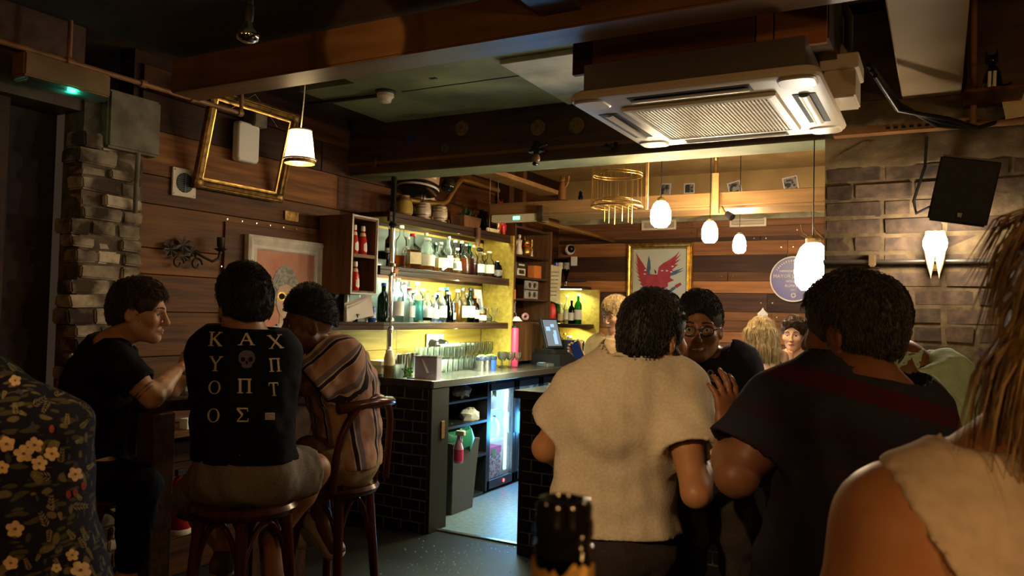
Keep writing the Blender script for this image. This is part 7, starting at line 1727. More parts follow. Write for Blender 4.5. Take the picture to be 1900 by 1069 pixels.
for k in range(24):
    a0, a1 = 2 * pi * k / 24, 2 * pi * (k + 1) / 24; o = lambda a, q: (.5 + (.44 - q * (.09 + .06 * abs(cos(a)))) * cos(a), .5 + (.5 - q * .055) * sin(a))
    G['O'].append([o(a0, 0), o(a1, 0), o(a1, 1), o(a0, 1)])
def letter(ch, cx, cy, w_, h, tilt=0.0):
    mb = MB()
    for quad in G[ch]:
        n = 3 if ch != 'O' else 1; q = [np.array(p) for p in quad]
        for i in range(n):
            for j in range(2 if ch != 'O' else 1):
                m_ = 2 if ch != 'O' else 1
                cs2 = [lerp(lerp(q[0], q[1], (i + a) / n), lerp(q[3], q[2], (i + a) / n), (j + b) / m_) for a, b in ((0, 0), (1, 0), (1, 1), (0, 1))]
                mb.add([onto(cx + (p[0] - .5) * w_ + tilt * (p[1] - .5), cy - (p[1] - .5) * h + tilt * (p[0] - .5) * .4) for p in cs2], [(0, 1, 2, 3)])
    part('letter', mb, letter_m, r)
for ch, x, y, w_, h, tl in (('K', 399, 629, 26, 25, 2), ('A', 457, 629, 28, 22, 0), ('X', 511, 634, 26, 24, -4), ('Y', 400, 675, 24, 26, 2), ('P', 510, 677, 22, 24, -2), ('O', 398, 719, 26, 25, 1), ('P', 454, 716, 28, 26, 0), ('T', 508, 722, 20, 24, -2), ('O', 396, 771, 26, 26, 1), ('S', 450, 770, 26, 26, 0)): letter(ch, x, y, w_, h, tl)
def blob(pts, m, nm, lb=None, off=0.0):
    v = [onto(*p) for p in pts]; cc = sum(v, Vector()) / len(v)
    cpx = np.mean(np.array(pts), 0); cc = onto(*cpx); dv_ = Vector(-nrm(ray(*cpx))) * off
    mb = MB().add([cc + dv_] + [p + dv_ for p in v], [(0, i + 1, (i + 1) % len(v) + 1) for i in range(len(v))]); return part(nm, mb, m, r, label=lb)
sk_ = [(458 + x, 667 + y) for x, y in ((-8, -16), (0, -17), (8, -16), (14, -10), (16, -2), (14, 5), (10, 8), (9, 14), (4, 16), (-4, 16), (-9, 14), (-10, 8), (-14, 5), (-16, -2), (-14, -10))]
blob(sk_, skull_m, 'skull_print', 'grey printed skull', .001)
for x, y, rx, ry in ((451, 667, 4, 4.5), (465, 667, 4, 4.5), (458, 673, 2, 3)): blob([(x + rx * cos(a), y + ry * sin(a)) for a in [2 * pi * k / 10 for k in range(10)]], t_navy, 'skull_socket', None, .0025)
blob([(492, 766), (510, 766), (510, 779), (492, 779)], label_m, 'label_patch', 'small white patch with stripes', .001)
for y in (768.5, 772, 775.5): blob([(493, y - .7), (509, y - .7), (509, y + .7), (493, y + .7)], shorts_grey, 'patch_stripe', None, .002)
bm.free()

# --- man in the striped shirt
d0 = 3.3
J = dict(head=at(574, 604, d0), fwd=-flatR * .92 - flatF * .34 - zz * .06, nb=at(614, 664, d0), chs=at(634, 715, d0), wst=at(645, 785, d0), pel=at(645, 846, d0),
         sR=at(610, 655, d0 + .17), sL=at(632, 664, d0 - .17), eR=at(545, 728, d0 + .15), eL=at(568, 716, d0 - .22), wR=at(505, 705, d0 + .05), wL=at(527, 700, d0 - .1),
         hR=at(630, 850, d0 + .09), hL=at(632, 852, d0 - .09), kR=at(556, 856, d0 + .12), kL=at(572, 838, d0 - .16), aR=at(560, 975, d0 + .12), aL=at(598, 958, d0 - .06), toe=-flatR - zz * .1, toeL=flatR * .45 - flatF * .4 + zz * .5 * 0 - zz * .35, pmL=-zz, pmR=-zz)
LA = (np.array(J['sL']), np.array(J['eL']))
stripe = bpy.data.materials.new('shirt_striped'); stripe.use_nodes = True; nt_ = stripe.node_tree; b_ = nt_.nodes['Principled BSDF']; b_.inputs['Roughness'].default_value = .85; b_.inputs['Specular IOR Level'].default_value = .15
at_n = N(nt_, 'ShaderNodeAttribute'); at_n.attribute_name = 'stripe'; mm_ = N(nt_, 'ShaderNodeMath', operation='FRACT'); rp_ = N(nt_, 'ShaderNodeValToRGB'); rp_.color_ramp.interpolation = 'CONSTANT'
base_c, dk, gy, wh = (.50, .30, .21, 1), (.035, .025, .035, 1), (.22, .17, .19, 1), (.62, .5, .4, 1)
e0 = rp_.color_ramp.elements; e0[0].position = 0; e0[0].color = base_c; e0[1].position = .40; e0[1].color = wh
for p_, c_ in ((.44, dk), (.58, wh), (.63, gy), (.82, base_c)): q = e0.new(p_); q.color = c_
nt_.links.new(at_n.outputs['Fac'], mm_.inputs[0]); nt_.links.new(mm_.outputs[0], rp_.inputs[0]); nt_.links.new(rp_.outputs[0], b_.inputs['Base Color'])
def stripe_attr(P):
    out = np.zeros(len(P)); best = np.full(len(P), 1e9)
    for a, b, kind in ((J['sL'], lerp(J['sL'], J['eL'], 1.1), 'arm'), (J['sR'], lerp(J['sR'], J['eR'], 1.1), 'arm'), (J['pel'], J['nb'], 'body')):
        a, b = np.array(a), np.array(b); ax = b - a; L = np.linalg.norm(ax); ax = ax / L; t = np.clip((P - a) @ ax, 0, L); q = P - a - t[:, None] * ax
        dd = np.linalg.norm(q, axis=1) - (.0 if kind == 'body' else -.045)
        up_ = nrm(zz - ax * ax[2]) if kind == 'arm' else nrm(flatR - ax * flatR.dot(ax)); si = np.cross(ax, up_); ang = np.arctan2(q @ si, q @ up_)
        v = ang * (.075 if kind == 'arm' else .14) / .088 + (.1 if kind == 'arm' else .35); x = dd < best; out[x] = v[x]; best[x] = dd[x]
    return out + 10
r, M, c = person('person', 'young man in a striped open collar shirt on a bentwood stool, looking left', J, skin_dark, handL=dict(side=-1, curl=.6), handR=dict(side=1))
st_ = np.array(J['pel']); bar_stool((st_[0] - flatR[0] * .05, st_[1] - flatR[1] * .05, 0), 'bentwood bar stool with curved back under the man in the striped shirt', max(.5, st_[2] - .105), True, atan2(*(-flatR * .9 + flatF * .43)[1::-1]))
shirt(r, J, stripe, .024, frac=.86, seed=31, amp=.0055, freq=24, name='striped_shirt', attrs=dict(stripe=stripe_attr), neck_r=.08, neck_off=.015, sl_ease=.03, hem=np.array(J['pel']) - zz * .03)
cf = Field(np.array(J['nb']) - .16, np.array(J['nb']) + .16, .006, .006)                            # collar
sp_ = nrm(np.array(J['nb']) - np.array(J['chs'])); cf.limb(np.array(J['nb']) - sp_ * .03, np.array(J['nb']) + sp_ * .035, (.085, .085), (.072, .07), .02); 
X_ = cf.f.copy(); cf.f = np.maximum(cf.f, -(cf.f + .008)); cf.plane(np.array(J['nb']) + sp_ * .035, sp_, np.array(J['nb']), .2); cf.plane(np.array(J['nb']) - sp_ * .02, -sp_, np.array(J['nb']), .2); cf.plane(np.array(J['nb']) - flatR * .045, -flatR * 1.0 + sp_ * .5, np.array(J['nb']), .2)
field_obj('collar', cf, cloth('collar_pink', (.5, .31, .22)), r)
pants(r, J, shorts_khaki, 'shorts', .9, .018, 8); shoes(r, J, shoe_white, sole_m)
hair_cap(r, c, M, 1.0, mat('hair_coily', (.010, .009, .009), .7, c2=(.004, .004, .004), scale=260, bump=.6), line=.060, low=.012, thick=.008, top=.040, seed=8, curl=.0008, back=-.006, slen=.007)

# --- man in the white t-shirt, from behind
d0 = 2.35
J = dict(head=at(1213, 628, d0), fwd=flatR * .78 + flatF * .62 - zz * .02, nb=at(1168, 690, d0 - .02), chs=at(1150, 775, d0 - .02), wst=at(1142, 890, d0), pel=at(1146, 1010, d0),
         sL=at(1082, 728, d0 - .02), sR=at(1252, 726, d0 - .04), eL=at(1012, 832, d0 + .05), eR=at(1292, 915, d0 - .24), wL=at(1092, 868, d0 + .22), wR=at(1312, 832, d0 + .08),
         hL=at(1100, 1025, d0), hR=at(1192, 1025, d0), kL=at(1120, 1060, d0 + .42), kR=at(1262, 1050, d0 + .40), aL=at(1130, 1230, d0 + .34), aR=at(1255, 1230, d0 + .34), toe=flatF - zz * .1, pmL=flatR, pmR=-flatR * .6 + flatF)
r, M, c = person('person', 'bearded man in a white t-shirt seen from behind, turned to the right', J, skin_tan, handL=dict(side=1, curl=.7), handR=dict(side=-1, curl=.9), brow=hair_black, arm_s=.96)
st_ = np.array(J['pel']); bar_stool((st_[0], st_[1], 0), 'dark bar stool under the man in the white t-shirt', max(.5, st_[2] - .105), False, 0.0)
shirt(r, J, t_white, .032, frac=.64, seed=41, amp=.006, freq=15, hem=np.array(J['pel']) + zz * .045, sl_ease=.026, neck_r=.045, neck_off=.022, arm_s=1.05, wid=1.0)
pants(r, J, jeans_dark, 'trousers', 1.2, .006); shoes(r, J, black_plastic, black_plastic)
hair_cap(r, c, M, 1.0, hair_black, line=.045, low=-.05, thick=.012, top=.016, seed=12, back=.004)
def beard(root, c, M, s, m, seed=2, low=.0):
    c = np.array(c); F = Field(c - .16, c + .17, .0055, .0055)
    def W(p): return c + M @ (np.array(p, float) * s)
    F.ell(W((0, .042, -.066)), [q * s for q in (.053, .058, .056)], M, .02); F.limb(W((-.05, .015, -.045)), W((-.02, .08, -.098)), .024 * s, .02 * s, .03); F.limb(W((.05, .015, -.045)), W((.02, .08, -.098)), .024 * s, .02 * s, .03); F.ell(W((0, .08, -.1)), [q * s for q in (.026, .024, .022 + low)], M, .02)
    for q in (-1, 1): F.limb(W((.062 * q, .012, -.005)), W((.057 * q, .018, -.05)), .013 * s, .018 * s, .02)
    F.ell(W((0, .125, -.052)), [q * s for q in (.031, .05, .034)], M, .006, 'sub'); F.ell(W((0, .09, .005)), [q * s for q in (.05, .06, .045)], M, .01, 'sub')
    F.wrinkle(seed, .0016, 150); return field_obj('beard', F, m, root)
beard(r, c, M, 1.0, hair_black, low=.008)

# --- laughing man with glasses and an anchor on his t-shirt
d0 = 2.95
J = dict(head=at(1297, 610, d0), fwd=-flatF * .93 - flatR * .26 - zz * .06, nb=at(1312, 668, d0 + .05), chs=at(1318, 742, d0 + .06), wst=at(1322, 830, d0 + .08), pel=at(1325, 900, d0 + .1),
         sR=at(1236, 690, d0 + .08), sL=at(1368, 676, d0 + .02), eR=at(1228, 790, d0 - .04), eL=at(1398, 772, d0 + .02), wR=at(1282, 812, d0 - .22), wL=at(1372, 800, d0 - .2),
         hR=at(1285, 910, d0 + .08), hL=at(1365, 910, d0 + .08), kR=at(1275, 940, d0 - .3), kL=at(1370, 940, d0 - .3), aR=at(1280, 1080, d0 - .28), aL=at(1365, 1080, d0 - .28), toe=-flatF - zz * .1, pmL=-zz, pmR=-zz)
r, M, c = person('person', 'laughing man with glasses in a navy t-shirt printed with an anchor', J, skin_brown, smile=True, brow=hair_black, lip=('brown', (.22, .08, .05)), handL=dict(side=1), handR=dict(side=-1))
st_ = np.array(J['pel']); bar_stool((st_[0], st_[1], 0), 'dark bar stool under the laughing man with glasses', max(.5, st_[2] - .105), False, 0.0)
ts, _ = shirt(r, J, cloth('tee_anchor', (.022, .022, .035)), .022, frac=.66, seed=51, amp=.004, freq=20, neck_r=.05, neck_off=.02)
pants(r, J, jeans_dark, 'trousers', 1.2); shoes(r, J, black_plastic, black_plastic)
hair_cap(r, c, M, 1.0, hair_black, line=.043, low=-.03, thick=.010, top=.016, seed=14)
gm = plain('spectacle_frame', (.02, .016, .014), .25)
def glasses(root, c, M, s, m, lens=None, up=0.0, rr=(.024, .019)):
    def W(p): return np.array(c) + M @ (np.array(p, float) * s)
    mb = MB()
    for q in (-1, 1):
        mb.tube([W((.032 * q + rr[0] * cos(a), .108 - .012 * abs(cos(a)) * (1 if cos(a) * q > 0 else 0), .0 + up + rr[1] * sin(a))) for a in [2 * pi * k / 18 for k in range(18)]], .0022, 6, True)
        mb.tube([W((.056 * q, .098, .006 + up)), W((.078 * q, .05, .008 + up)), W((.080 * q, -.005, .006 + up))], .002, 6)
    mb.tube([W((-.009, .109, .004 + up)), W((0, .112, .006 + up)), W((.009, .109, .004 + up))], .002, 6)
    o = part('glasses', mb, m, root, smooth=60, world=True)
    for q in (-1, 1):
        lm_ = MB().add([W((.032 * q, .107, up))] + [W((.032 * q + rr[0] * cos(a), .108 - .012 * abs(cos(a)) * (1 if cos(a) * q > 0 else 0), up + rr[1] * sin(a))) for a in [2 * pi * k / 18 for k in range(18)]], [(0, i + 1, (i + 1) % 18 + 1) for i in range(18)])
        part('lens', lm_, lens or G_pane, o, world=True)
glasses(r, c, M, 1.0, gm)
def W(p): return np.array(c) + M @ np.array(p, float)
part('teeth', MB().ball(W((0, .0985, -.0665)), (.021, .006, .0058), 10, 6), plain('teeth', (.7, .65, .55), .3), r, smooth=60, world=True)
bm = bmesh.new(); bm.from_mesh(ts.data); bvh = BVHTree.FromBMesh(bm); org = np.array(ts.parent.location); anc = cloth('anchor_print', (.42, .38, .36))
def stroke_print(paths, nm, m):
    mb = MB()
    for pts, w_ in paths:
        pts = [np.array(p, float) for p in pts]
        for a, b in zip(pts, pts[1:]):
            for i in range(3): mb.add([onto(*p) for p in seg(lerp(a, b, i / 3), lerp(a, b, (i + 1) / 3), w_)], [(0, 1, 2, 3)])
    return part(nm, mb, m, r)
stroke_print([([(1318 + 5 * cos(a), 692 + 5 * sin(a)) for a in [2 * pi * k / 10 for k in range(11)]], 1.2), ([(1317, 697), (1306, 735)], 2.2), ([(1305, 701), (1326, 708)], 1.6), ([(1294, 722), (1297, 734), (1307, 739), (1317, 738), (1324, 730)], 2.0), ([(1294, 722), (1291, 728)], 1.5), ([(1324, 730), (1327, 735)], 1.5), ([(1322, 700), (1312, 708), (1320, 716), (1308, 722)], 1.1), ([(1300, 716), (1306, 720), (1301, 726)], 1.2)], 'anchor_print', anc)
stroke_print([([(1288 + 5 * k, 743), (1290 + 5 * k, 746)], .8) for k in range(8)], 'print_line', anc)
bm.free()

# --- man in the striped navy t-shirt, nearest of the group
d0 = 1.85
J = dict(head=at(1578, 618, d0), fwd=-flatR * .62 + flatF * .78 - zz * .03, nb=at(1600, 700, d0 - .05), chs=at(1590, 775, d0 - .06), wst=at(1580, 900, d0 - .05), pel=at(1580, 1030, d0 - .05),
         sL=at(1446, 768, d0 - .06), sR=at(1712, 845, d0 + .0), eL=at(1366, 884, d0 - .10), eR=at(1715, 990, d0 + .08), wL=at(1352, 806, d0 + .08), wR=at(1640, 1000, d0 + .26),
         hL=at(1525, 1045, d0), hR=at(1640, 1045, d0), kL=at(1480, 1080, d0 + .36), kR=at(1640, 1090, d0 + .38), aL=at(1500, 1290, d0 + .32), aR=at(1620, 1300, d0 + .32), toe=flatF - zz * .1, hdL=zz - flatR * .06, pmL=-flatR * .5 + flatF * .8, pmR=-zz)
stripe2 = bpy.data.materials.new('tee_striped'); stripe2.use_nodes = True; nt_ = stripe2.node_tree; b_ = nt_.nodes['Principled BSDF']; b_.inputs['Roughness'].default_value = .95; b_.inputs['Specular IOR Level'].default_value = .1
at_n = N(nt_, 'ShaderNodeAttribute'); at_n.attribute_name = 'stripe'; rp_ = N(nt_, 'ShaderNodeValToRGB'); rp_.color_ramp.interpolation = 'CONSTANT'; ns_ = N(nt_, 'ShaderNodeTexNoise'); ns_.inputs['Scale'].default_value = 240; mx = N(nt_, 'ShaderNodeMixRGB', blend_type='MULTIPLY'); mx.inputs[0].default_value = .5
nv, rd, rdk = (.034, .034, .052, 1), (.07, .015, .024, 1), (.040, .027, .042, 1); e0 = rp_.color_ramp.elements; e0[0].position = 0; e0[0].color = nv; e0[1].position = .18; e0[1].color = rdk
for p_, c_ in ((.26, nv), (.42, rdk), (.49, nv), (.62, rdk), (.69, nv), (.855, rd), (.955, nv)): q = e0.new(p_); q.color = c_
nt_.links.new(at_n.outputs['Fac'], rp_.inputs[0]); nt_.links.new(rp_.outputs[0], mx.inputs[1]); nt_.links.new(ns_.outputs['Color'], mx.inputs[2]); nt_.links.new(mx.outputs[0], b_.inputs['Base Color'])
pz, nz_ = np.array(J['pel']), np.array(J['nb']); latv = nrm(np.array(J['sR']) - np.array(J['sL'])); upv = nrm((nz_ - pz) - latv * (nz_ - pz).dot(latv)); L_ = (nz_ - pz).dot(upv)
r, M, c = person('person', 'man in a dark navy t-shirt with a maroon stripe, back to the camera, forearm raised', J, skin_brown, face=True, brow=hair_grey, wid=1.12, handL=dict(side=-1, curl=.35, spread=.25), handR=dict(side=-1), arm_s=1.12)
st_ = np.array(J['pel']); bar_stool((st_[0], st_[1], 0), 'dark bar stool under the man in the striped navy t-shirt', max(.5, st_[2] - .105), False, 0.0)
shirt(r, J, stripe2, .026, frac=.70, seed=61, amp=.0055, freq=14, wid=1.15, sl_ease=.028, neck_r=.075, neck_off=-.005, hem=pz - zz * .05, attrs=dict(stripe=lambda P: np.clip(((P - pz) @ upv) / L_, 0, 1)), arm_s=1.1)
pants(r, J, jeans_navy, 'trousers', 1.2); shoes(r, J, black_plastic, black_plastic)
hair_cap(r, c, M, 1.03, hair_grey, line=.048, low=-.06, thick=.012, top=.012, seed=16)

# --- man in the mint shirt, hand over his mouth
d0 = 2.5
J = dict(head=at(1634, 606, d0), fwd=-flatF * .82 - flatR * .52 - zz * .12, nb=at(1672, 668, d0 + .04), chs=at(1690, 745, d0 + .05), wst=at(1700, 840, d0 + .06), pel=at(1700, 930, d0 + .06),
         sR=at(1622, 700, d0 + .1), sL=at(1748, 700, d0 + .0), eR=at(1600, 800, d0 - .1), eL=at(1752, 806, d0 - .16), wR=at(1650, 812, d0 - .3), wL=at(1700, 706, d0 - .22),
         hR=at(1660, 940, d0), hL=at(1745, 940, d0), kR=at(1640, 960, d0 - .36), kL=at(1740, 960, d0 - .34), aR=at(1640, 1120, d0 - .34), aL=at(1740, 1120, d0 - .32), toe=-flatF - zz * .1, hdL=-flatR * .9 + zz * .42 + flatF * .15, pmL=flatF * .8 - flatR * .3, pmR=-zz)
r, M, c = person('person', 'man in a pale mint shirt with a gold watch, hand over his mouth', J, skin_brown, brow=hair_black, handL=dict(side=-1, curl=.28, spread=.06), handR=dict(side=1))
st_ = np.array(J['pel']); bar_stool((st_[0], st_[1], 0), 'dark bar stool under the man in the mint shirt', max(.5, st_[2] - .105), False, 0.0)
shirt(r, J, mint, .022, long=True, seed=71, amp=.007, freq=22, name='shirt', neck_r=.085, neck_off=-.005, sl_ease=.020)
cf = Field(np.array(J['nb']) - .16, np.array(J['nb']) + .16, .006, .006); sp_ = nrm(np.array(J['nb']) - np.array(J['chs'])); cf.limb(np.array(J['nb']) - sp_ * .03, np.array(J['nb']) + sp_ * .03, (.09, .085), (.074, .07), .02)
cf.f = np.maximum(cf.f, -(cf.f + .008)); cf.plane(np.array(J['nb']) + sp_ * .03, sp_, np.array(J['nb']), .2); cf.plane(np.array(J['nb']) - sp_ * .025, -sp_, np.array(J['nb']), .2); field_obj('collar', cf, mint, r)
pants(r, J, jeans_dark, 'trousers', 1.2); shoes(r, J, black_plastic, black_plastic)
hair_cap(r, c, M, 1.0, hair_black, line=.056, low=-.04, thick=.014, top=.024, seed=18)
wd_ = nrm(np.array(J['wL']) - np.array(J['eL'])); wp = lerp(J['eL'], J['wL'], .97)
wa = part('watch', MB().lathe([(.033, -.009), (.036, -.008), (.036, .008), (.033, .009)], n=20, caps=False).xform(Matrix(np.stack([nrm(np.cross(wd_, (0, 0, 1))), np.cross(wd_, nrm(np.cross(wd_, (0, 0, 1)))), wd_], 1).tolist())).shift(wp), gold, r, smooth=40, world=True, label='gold wristwatch')
part('watch_face', MB().cyl(wp - flatF * .034, wp - flatF * .042, .017, n=18), plain('watch_dial', (.8, .75, .5), .15, .6), wa, smooth=40, world=True)

# --- two women at the far table
d0 = 5.2
J = dict(head=at(1413, 622, d0), fwd=flatF * .9 + flatR * .42, nb=at(1416, 660, d0), chs=at(1417, 690, d0), wst=at(1417, 735, d0), pel=at(1417, 780, d0),
         sL=at(1384, 664, d0), sR=at(1448, 664, d0), eL=at(1378, 722, d0 + .05), eR=at(1458, 722, d0 + .1), wL=at(1395, 735, d0 + .3), wR=at(1455, 730, d0 + .35), hL=at(1400, 790, d0), hR=at(1436, 790, d0), kL=at(1400, 800, d0 + .4), kR=at(1440, 800, d0 + .4), aL=at(1400, 905, d0 + .35), aR=at(1440, 905, d0 + .35), toe=flatF, pmL=-zz, pmR=-zz)
r, M, c = person('person', 'blonde woman in a backless top seen from behind at the far table', J, skin_fair, face=False, female=True, hs=.93, wid=.86, coarse=.014, fine=.008, arm_s=.8)
dr_black = cloth('dress_black', (.012, .011, .013))
F_ = Field(*bounds(J, .15), .011, .011); torso(F_, J, .008, wid=.86); F_.plane(np.array(J['chs']) - zz * .02, nrm(zz - flatF * .9)); F_.plane(np.array(J['pel']) - zz * .05, -zz); field_obj('dress', F_, dr_black, r)
part('strap', MB().tube([lerp(J['nb'], J['sL'], .62) + zz * .062 + flatF * .02, lerp(J['nb'], J['sL'], .66) + zz * .03 - flatF * .06, np.array(J['chs']) - flatR * .10 - flatF * .098, lerp(J['chs'], J['wst'], .5) - flatR * .1 - flatF * .105], .006).tube([lerp(J['nb'], J['sR'], .62) + zz * .062 + flatF * .02, lerp(J['nb'], J['sR'], .66) + zz * .03 - flatF * .06, np.array(J['chs']) + flatR * .10 - flatF * .098, lerp(J['chs'], J['wst'], .5) + flatR * .1 - flatF * .105], .006), dr_black, r, smooth=60, world=True)
pants(r, J, dr_black, 'skirt', .8); shoes(r, J, black_plastic, black_plastic)
def long_hair(root, c, M, s, m, tips, seed=1, rad=.02, name='hair', sl=.09):
    """a cap over the skull and locks that run from the crown down to the given tips"""
    c = np.array(c); lo = np.minimum(c - .16, np.min(tips, 0) - .06); hi = np.maximum(c + .16, np.max(tips, 0) + .06); F = Field(lo, hi, .0065, .0065); r2 = np.random.RandomState(seed)
    def W(p): return c + M @ (np.array(p, float) * s)
    F.ell(W((0, -.016, .036)), [q * s for q in (.087, .110, .098)], M, .02); F.ell(W((0, .125, -.02)), [q * s for q in (.062, .07, .098)], M, .012, 'sub'); F.ell(W((0, .11, -.1)), [q * s for q in (.09, .09, .08)], M, .012, 'sub')
    for k, tp in enumerate(tips):
        a = pi * (1.0 * k / max(1, len(tips) - 1)); st = W((.078 * cos(a), -.02 - .085 * sin(a), .03)); md = lerp(st, tp, .45) + (st - c) * .16 + r2.normal(size=3) * .006
        F.limb(st, md, rad * 1.15, rad, .02); F.limb(md, tp, rad, rad * .45, .02)
    F.wrinkle(seed, .0015, 120); o = field_obj(name, F, m, root); strands(root, o, c, M, s, m, 2200, sl, seed, 1.5, .0014); return o
tips = [lerp(np.array(J['nb']) - flatR * .05 - flatF * .08 - zz * .0, np.array(J['nb']) + flatR * .075 - flatF * .06 - zz * .12, k / 8) - zz * (.05 * (k % 2)) for k in range(9)]
long_hair(r, c, M, .93, hair_blond, tips[::-1], 4, .024, sl=.05)
cr_ = part('tiara', MB().tube([c + M @ np.array((.086 * cos(a) * .93, .01, .036 + .095 * sin(a) * .93)) for a in [pi * k / 12 for k in range(13)]], .005, 6), white_plastic, r, smooth=60, world=True, label='white tiara')
part('tiara_point', MB().prism([(-.03, 0), (.03, 0), (.034, .02), (.008, .045), (0, .06), (-.008, .045), (-.034, .02)], at(1415, 588, d0), flatR, zz, .004), white_plastic, cr_, world=True)
d0 = 5.65
J = dict(head=at(1473, 622, d0), fwd=-flatF * .86 - flatR * .5 - zz * .05, nb=at(1486, 655, d0 + .03), chs=at(1488, 690, d0 + .03), wst=at(1490, 735, d0), pel=at(1490, 775, d0),
         sR=at(1466, 664, d0 + .08), sL=at(1512, 662, d0 - .02), eR=at(1462, 706, d0 - .14), eL=at(1520, 715, d0 - .1), wR=at(1464, 674, d0 - .17), wL=at(1490, 722, d0 - .25), hR=at(1478, 780, d0), hL=at(1508, 780, d0), kR=at(1475, 788, d0 - .4), kL=at(1510, 788, d0 - .4), aR=at(1475, 885, d0 - .38), aL=at(1510, 885, d0 - .38), toe=-flatF, hdR=zz * .9 + flatF * .15, pmR=flatF + zz * .2, pmL=-zz)
r, M, c = person('person', 'brunette woman with sunglasses on her hair, chin on her hand', J, skin_fair, female=True, hs=.95, brow=hair_brown, lip=('rose', (.4, .13, .1)), wid=.84, coarse=.014, fine=.007, arm_s=.78, handR=dict(side=1, curl=1.1, s=.85), handL=dict(side=1, s=.85))
F_ = Field(*bounds(J, .15), .011, .011); torso(F_, J, .009, wid=.84); F_.plane(np.array(J['chs']) + zz * .03, nrm(zz)); F_.plane(np.array(J['pel']) - zz * .05, -zz); pink = cloth('top_pink', (.5, .25, .18)); field_obj('top', F_, pink, r)
part('strap', MB().tube([np.array(J['chs']) + flatR * .07 - flatF * .1 + zz * .03, lerp(J['nb'], J['sL'], .55) - flatF * .05 + zz * .04, lerp(J['nb'], J['sL'], .55) + zz * .06], .010).tube([np.array(J['chs']) - flatR * .07 - flatF * .1 + zz * .03, lerp(J['nb'], J['sR'], .55) - flatF * .05 + zz * .04, lerp(J['nb'], J['sR'], .55) + zz * .06], .010), pink, r, smooth=60, world=True)
pants(r, J, dr_black, 'skirt', .8); shoes(r, J, black_plastic, black_plastic)
hair_cap(r, c, M, .95, hair_auburn, line=.048, low=-.03, thick=.012, top=.02, seed=22, back=.02)
glasses(r, c, M, 1.0, eye_dark, eye_dark, .085, (.03, .02))
ft = thing('far_table', 'dark table between the two women before the far wall', 'table', (at(1442, 700, 5.42)[0], at(1442, 700, 5.42)[1], 0))
part('tabletop', MB().lathe([(.2, .98), (.2, 1.0)], n=28), wood_table, ft, smooth=40); part('column', MB().cyl((0, 0, 0), (0, 0, .98), .04, n=14), black_plastic, ft, smooth=50); part('foot', MB().lathe([(.17, 0), (.16, .02), (.05, .04)], n=24), black_plastic, ft, smooth=40)
for px, d_, lb in ((1413, 4.98, 'bar stool under the blonde woman'), (1490, 5.86, 'bar stool under the brunette woman')):
    p = at(px, 790, d_); bar_stool((p[0], p[1], 0), 'dark ' + lb, .66)

# --- barmaid behind the bar
d0 = 5.5
J = dict(head=at(1143, 585, d0), fwd=-flatR * .75 - flatF * .55 - zz * .25, nb=at(1143, 632, d0), chs=at(1136, 672, d0), wst=at(1132, 742, d0), pel=at(1130, 800, d0),
         sR=at(1108, 642, d0 + .1), sL=at(1170, 646, d0 - .06), eR=at(1096, 700, d0 + .02), eL=at(1160, 710, d0 - .2), wR=at(1078, 658, d0 - .12), wL=at(1118, 690, d0 - .3), hR=at(1118, 815, d0 + .04), hL=at(1146, 815, d0 - .04), kR=at(1116, 890, d0), kL=at(1148, 890, d0 - .06), aR=at(1116, 962, d0 + .04), aL=at(1148, 962, d0), toe=-flatR, hdR=-flatR * .8 + zz * .5, pmR=-flatF, pmL=-zz)
r, M, c = person('person', 'blond barmaid in a beige top behind the front bar, holding a phone', J, skin_fair, female=True, hs=.94, brow=hair_brown, lip=('rose', (.4, .13, .1)), wid=.88, coarse=.014, fine=.0075, handR=dict(side=1, curl=.9, s=.9), handL=dict(side=1, curl=.7, s=.9), arm_s=.8)
shirt(r, J, cloth('top_beige', (.42, .30, .15)), .02, frac=.5, seed=81, amp=.004, freq=22, name='top', hem=np.array(J['pel']) + zz * .03, sl_ease=.02, arm_s=.85, wid=.9)
pants(r, J, jeans_dark, 'trousers', 1.2); shoes(r, J, black_plastic, black_plastic)
hair_cap(r, c, M, .94, hair_blond, line=.05, low=-.05, thick=.014, top=.02, seed=24, back=.02)
pw = at(1071, 652, d0 - .16); ph = thing('mobile_phone', 'dark mobile phone in the hand of the barmaid', 'phone', tuple(pw))
part('case', MB().box((0, 0, 0), (.07, .01, .13), M=Matrix.Rotation(radians(-25), 3, 'Y')), black_plastic, ph, bevel=.002); part('display', MB().box((0, -.0055, 0), (.06, .001, .115), M=Matrix.Rotation(radians(-25), 3, 'Y')), blue_plastic, ph)

# --- person in the flowered shirt, at the left edge, near the camera
d0 = 1.2
J = dict(head=at(-230, 600, d0 + .05), fwd=-flatR * .4 + flatF * .9, nb=at(-205, 725, d0), chs=at(-150, 880, d0), wst=at(-120, 1020, d0), pel=at(-105, 1180, d0),
         sL=at(-370, 800, d0), sR=at(-112, 838, d0 + .05), eL=at(-400, 1060, d0 + .1), eR=at(20, 1170, d0 + .04), wL=at(-300, 1150, d0 + .25), wR=at(-30, 1260, d0 + .25), hL=at(-165, 1180, d0), hR=at(-40, 1180, d0), kL=at(-90, 1560, d0), kR=at(40, 1560, d0), aL=at(-90, 2100, d0), aR=at(40, 2100, d0), toe=flatF, pmL=-zz, pmR=-zz)
J['pel'][2] = min(J['pel'][2], 1.0)
for q in 'LR':
    h = J['h' + q]; J['h' + q] = np.array((h[0], h[1], .92)); J['k' + q] = np.array((h[0] + .02, h[1] + .03, .50)); J['a' + q] = np.array((h[0], h[1], .10))
flw = bpy.data.materials.new('shirt_floral'); flw.use_nodes = True; nt_ = flw.node_tree; b_ = nt_.nodes['Principled BSDF']; b_.inputs['Roughness'].default_value = .85; b_.inputs['Specular IOR Level'].default_value = .12
tc = N(nt_, 'ShaderNodeTexCoord'); bx_ = None
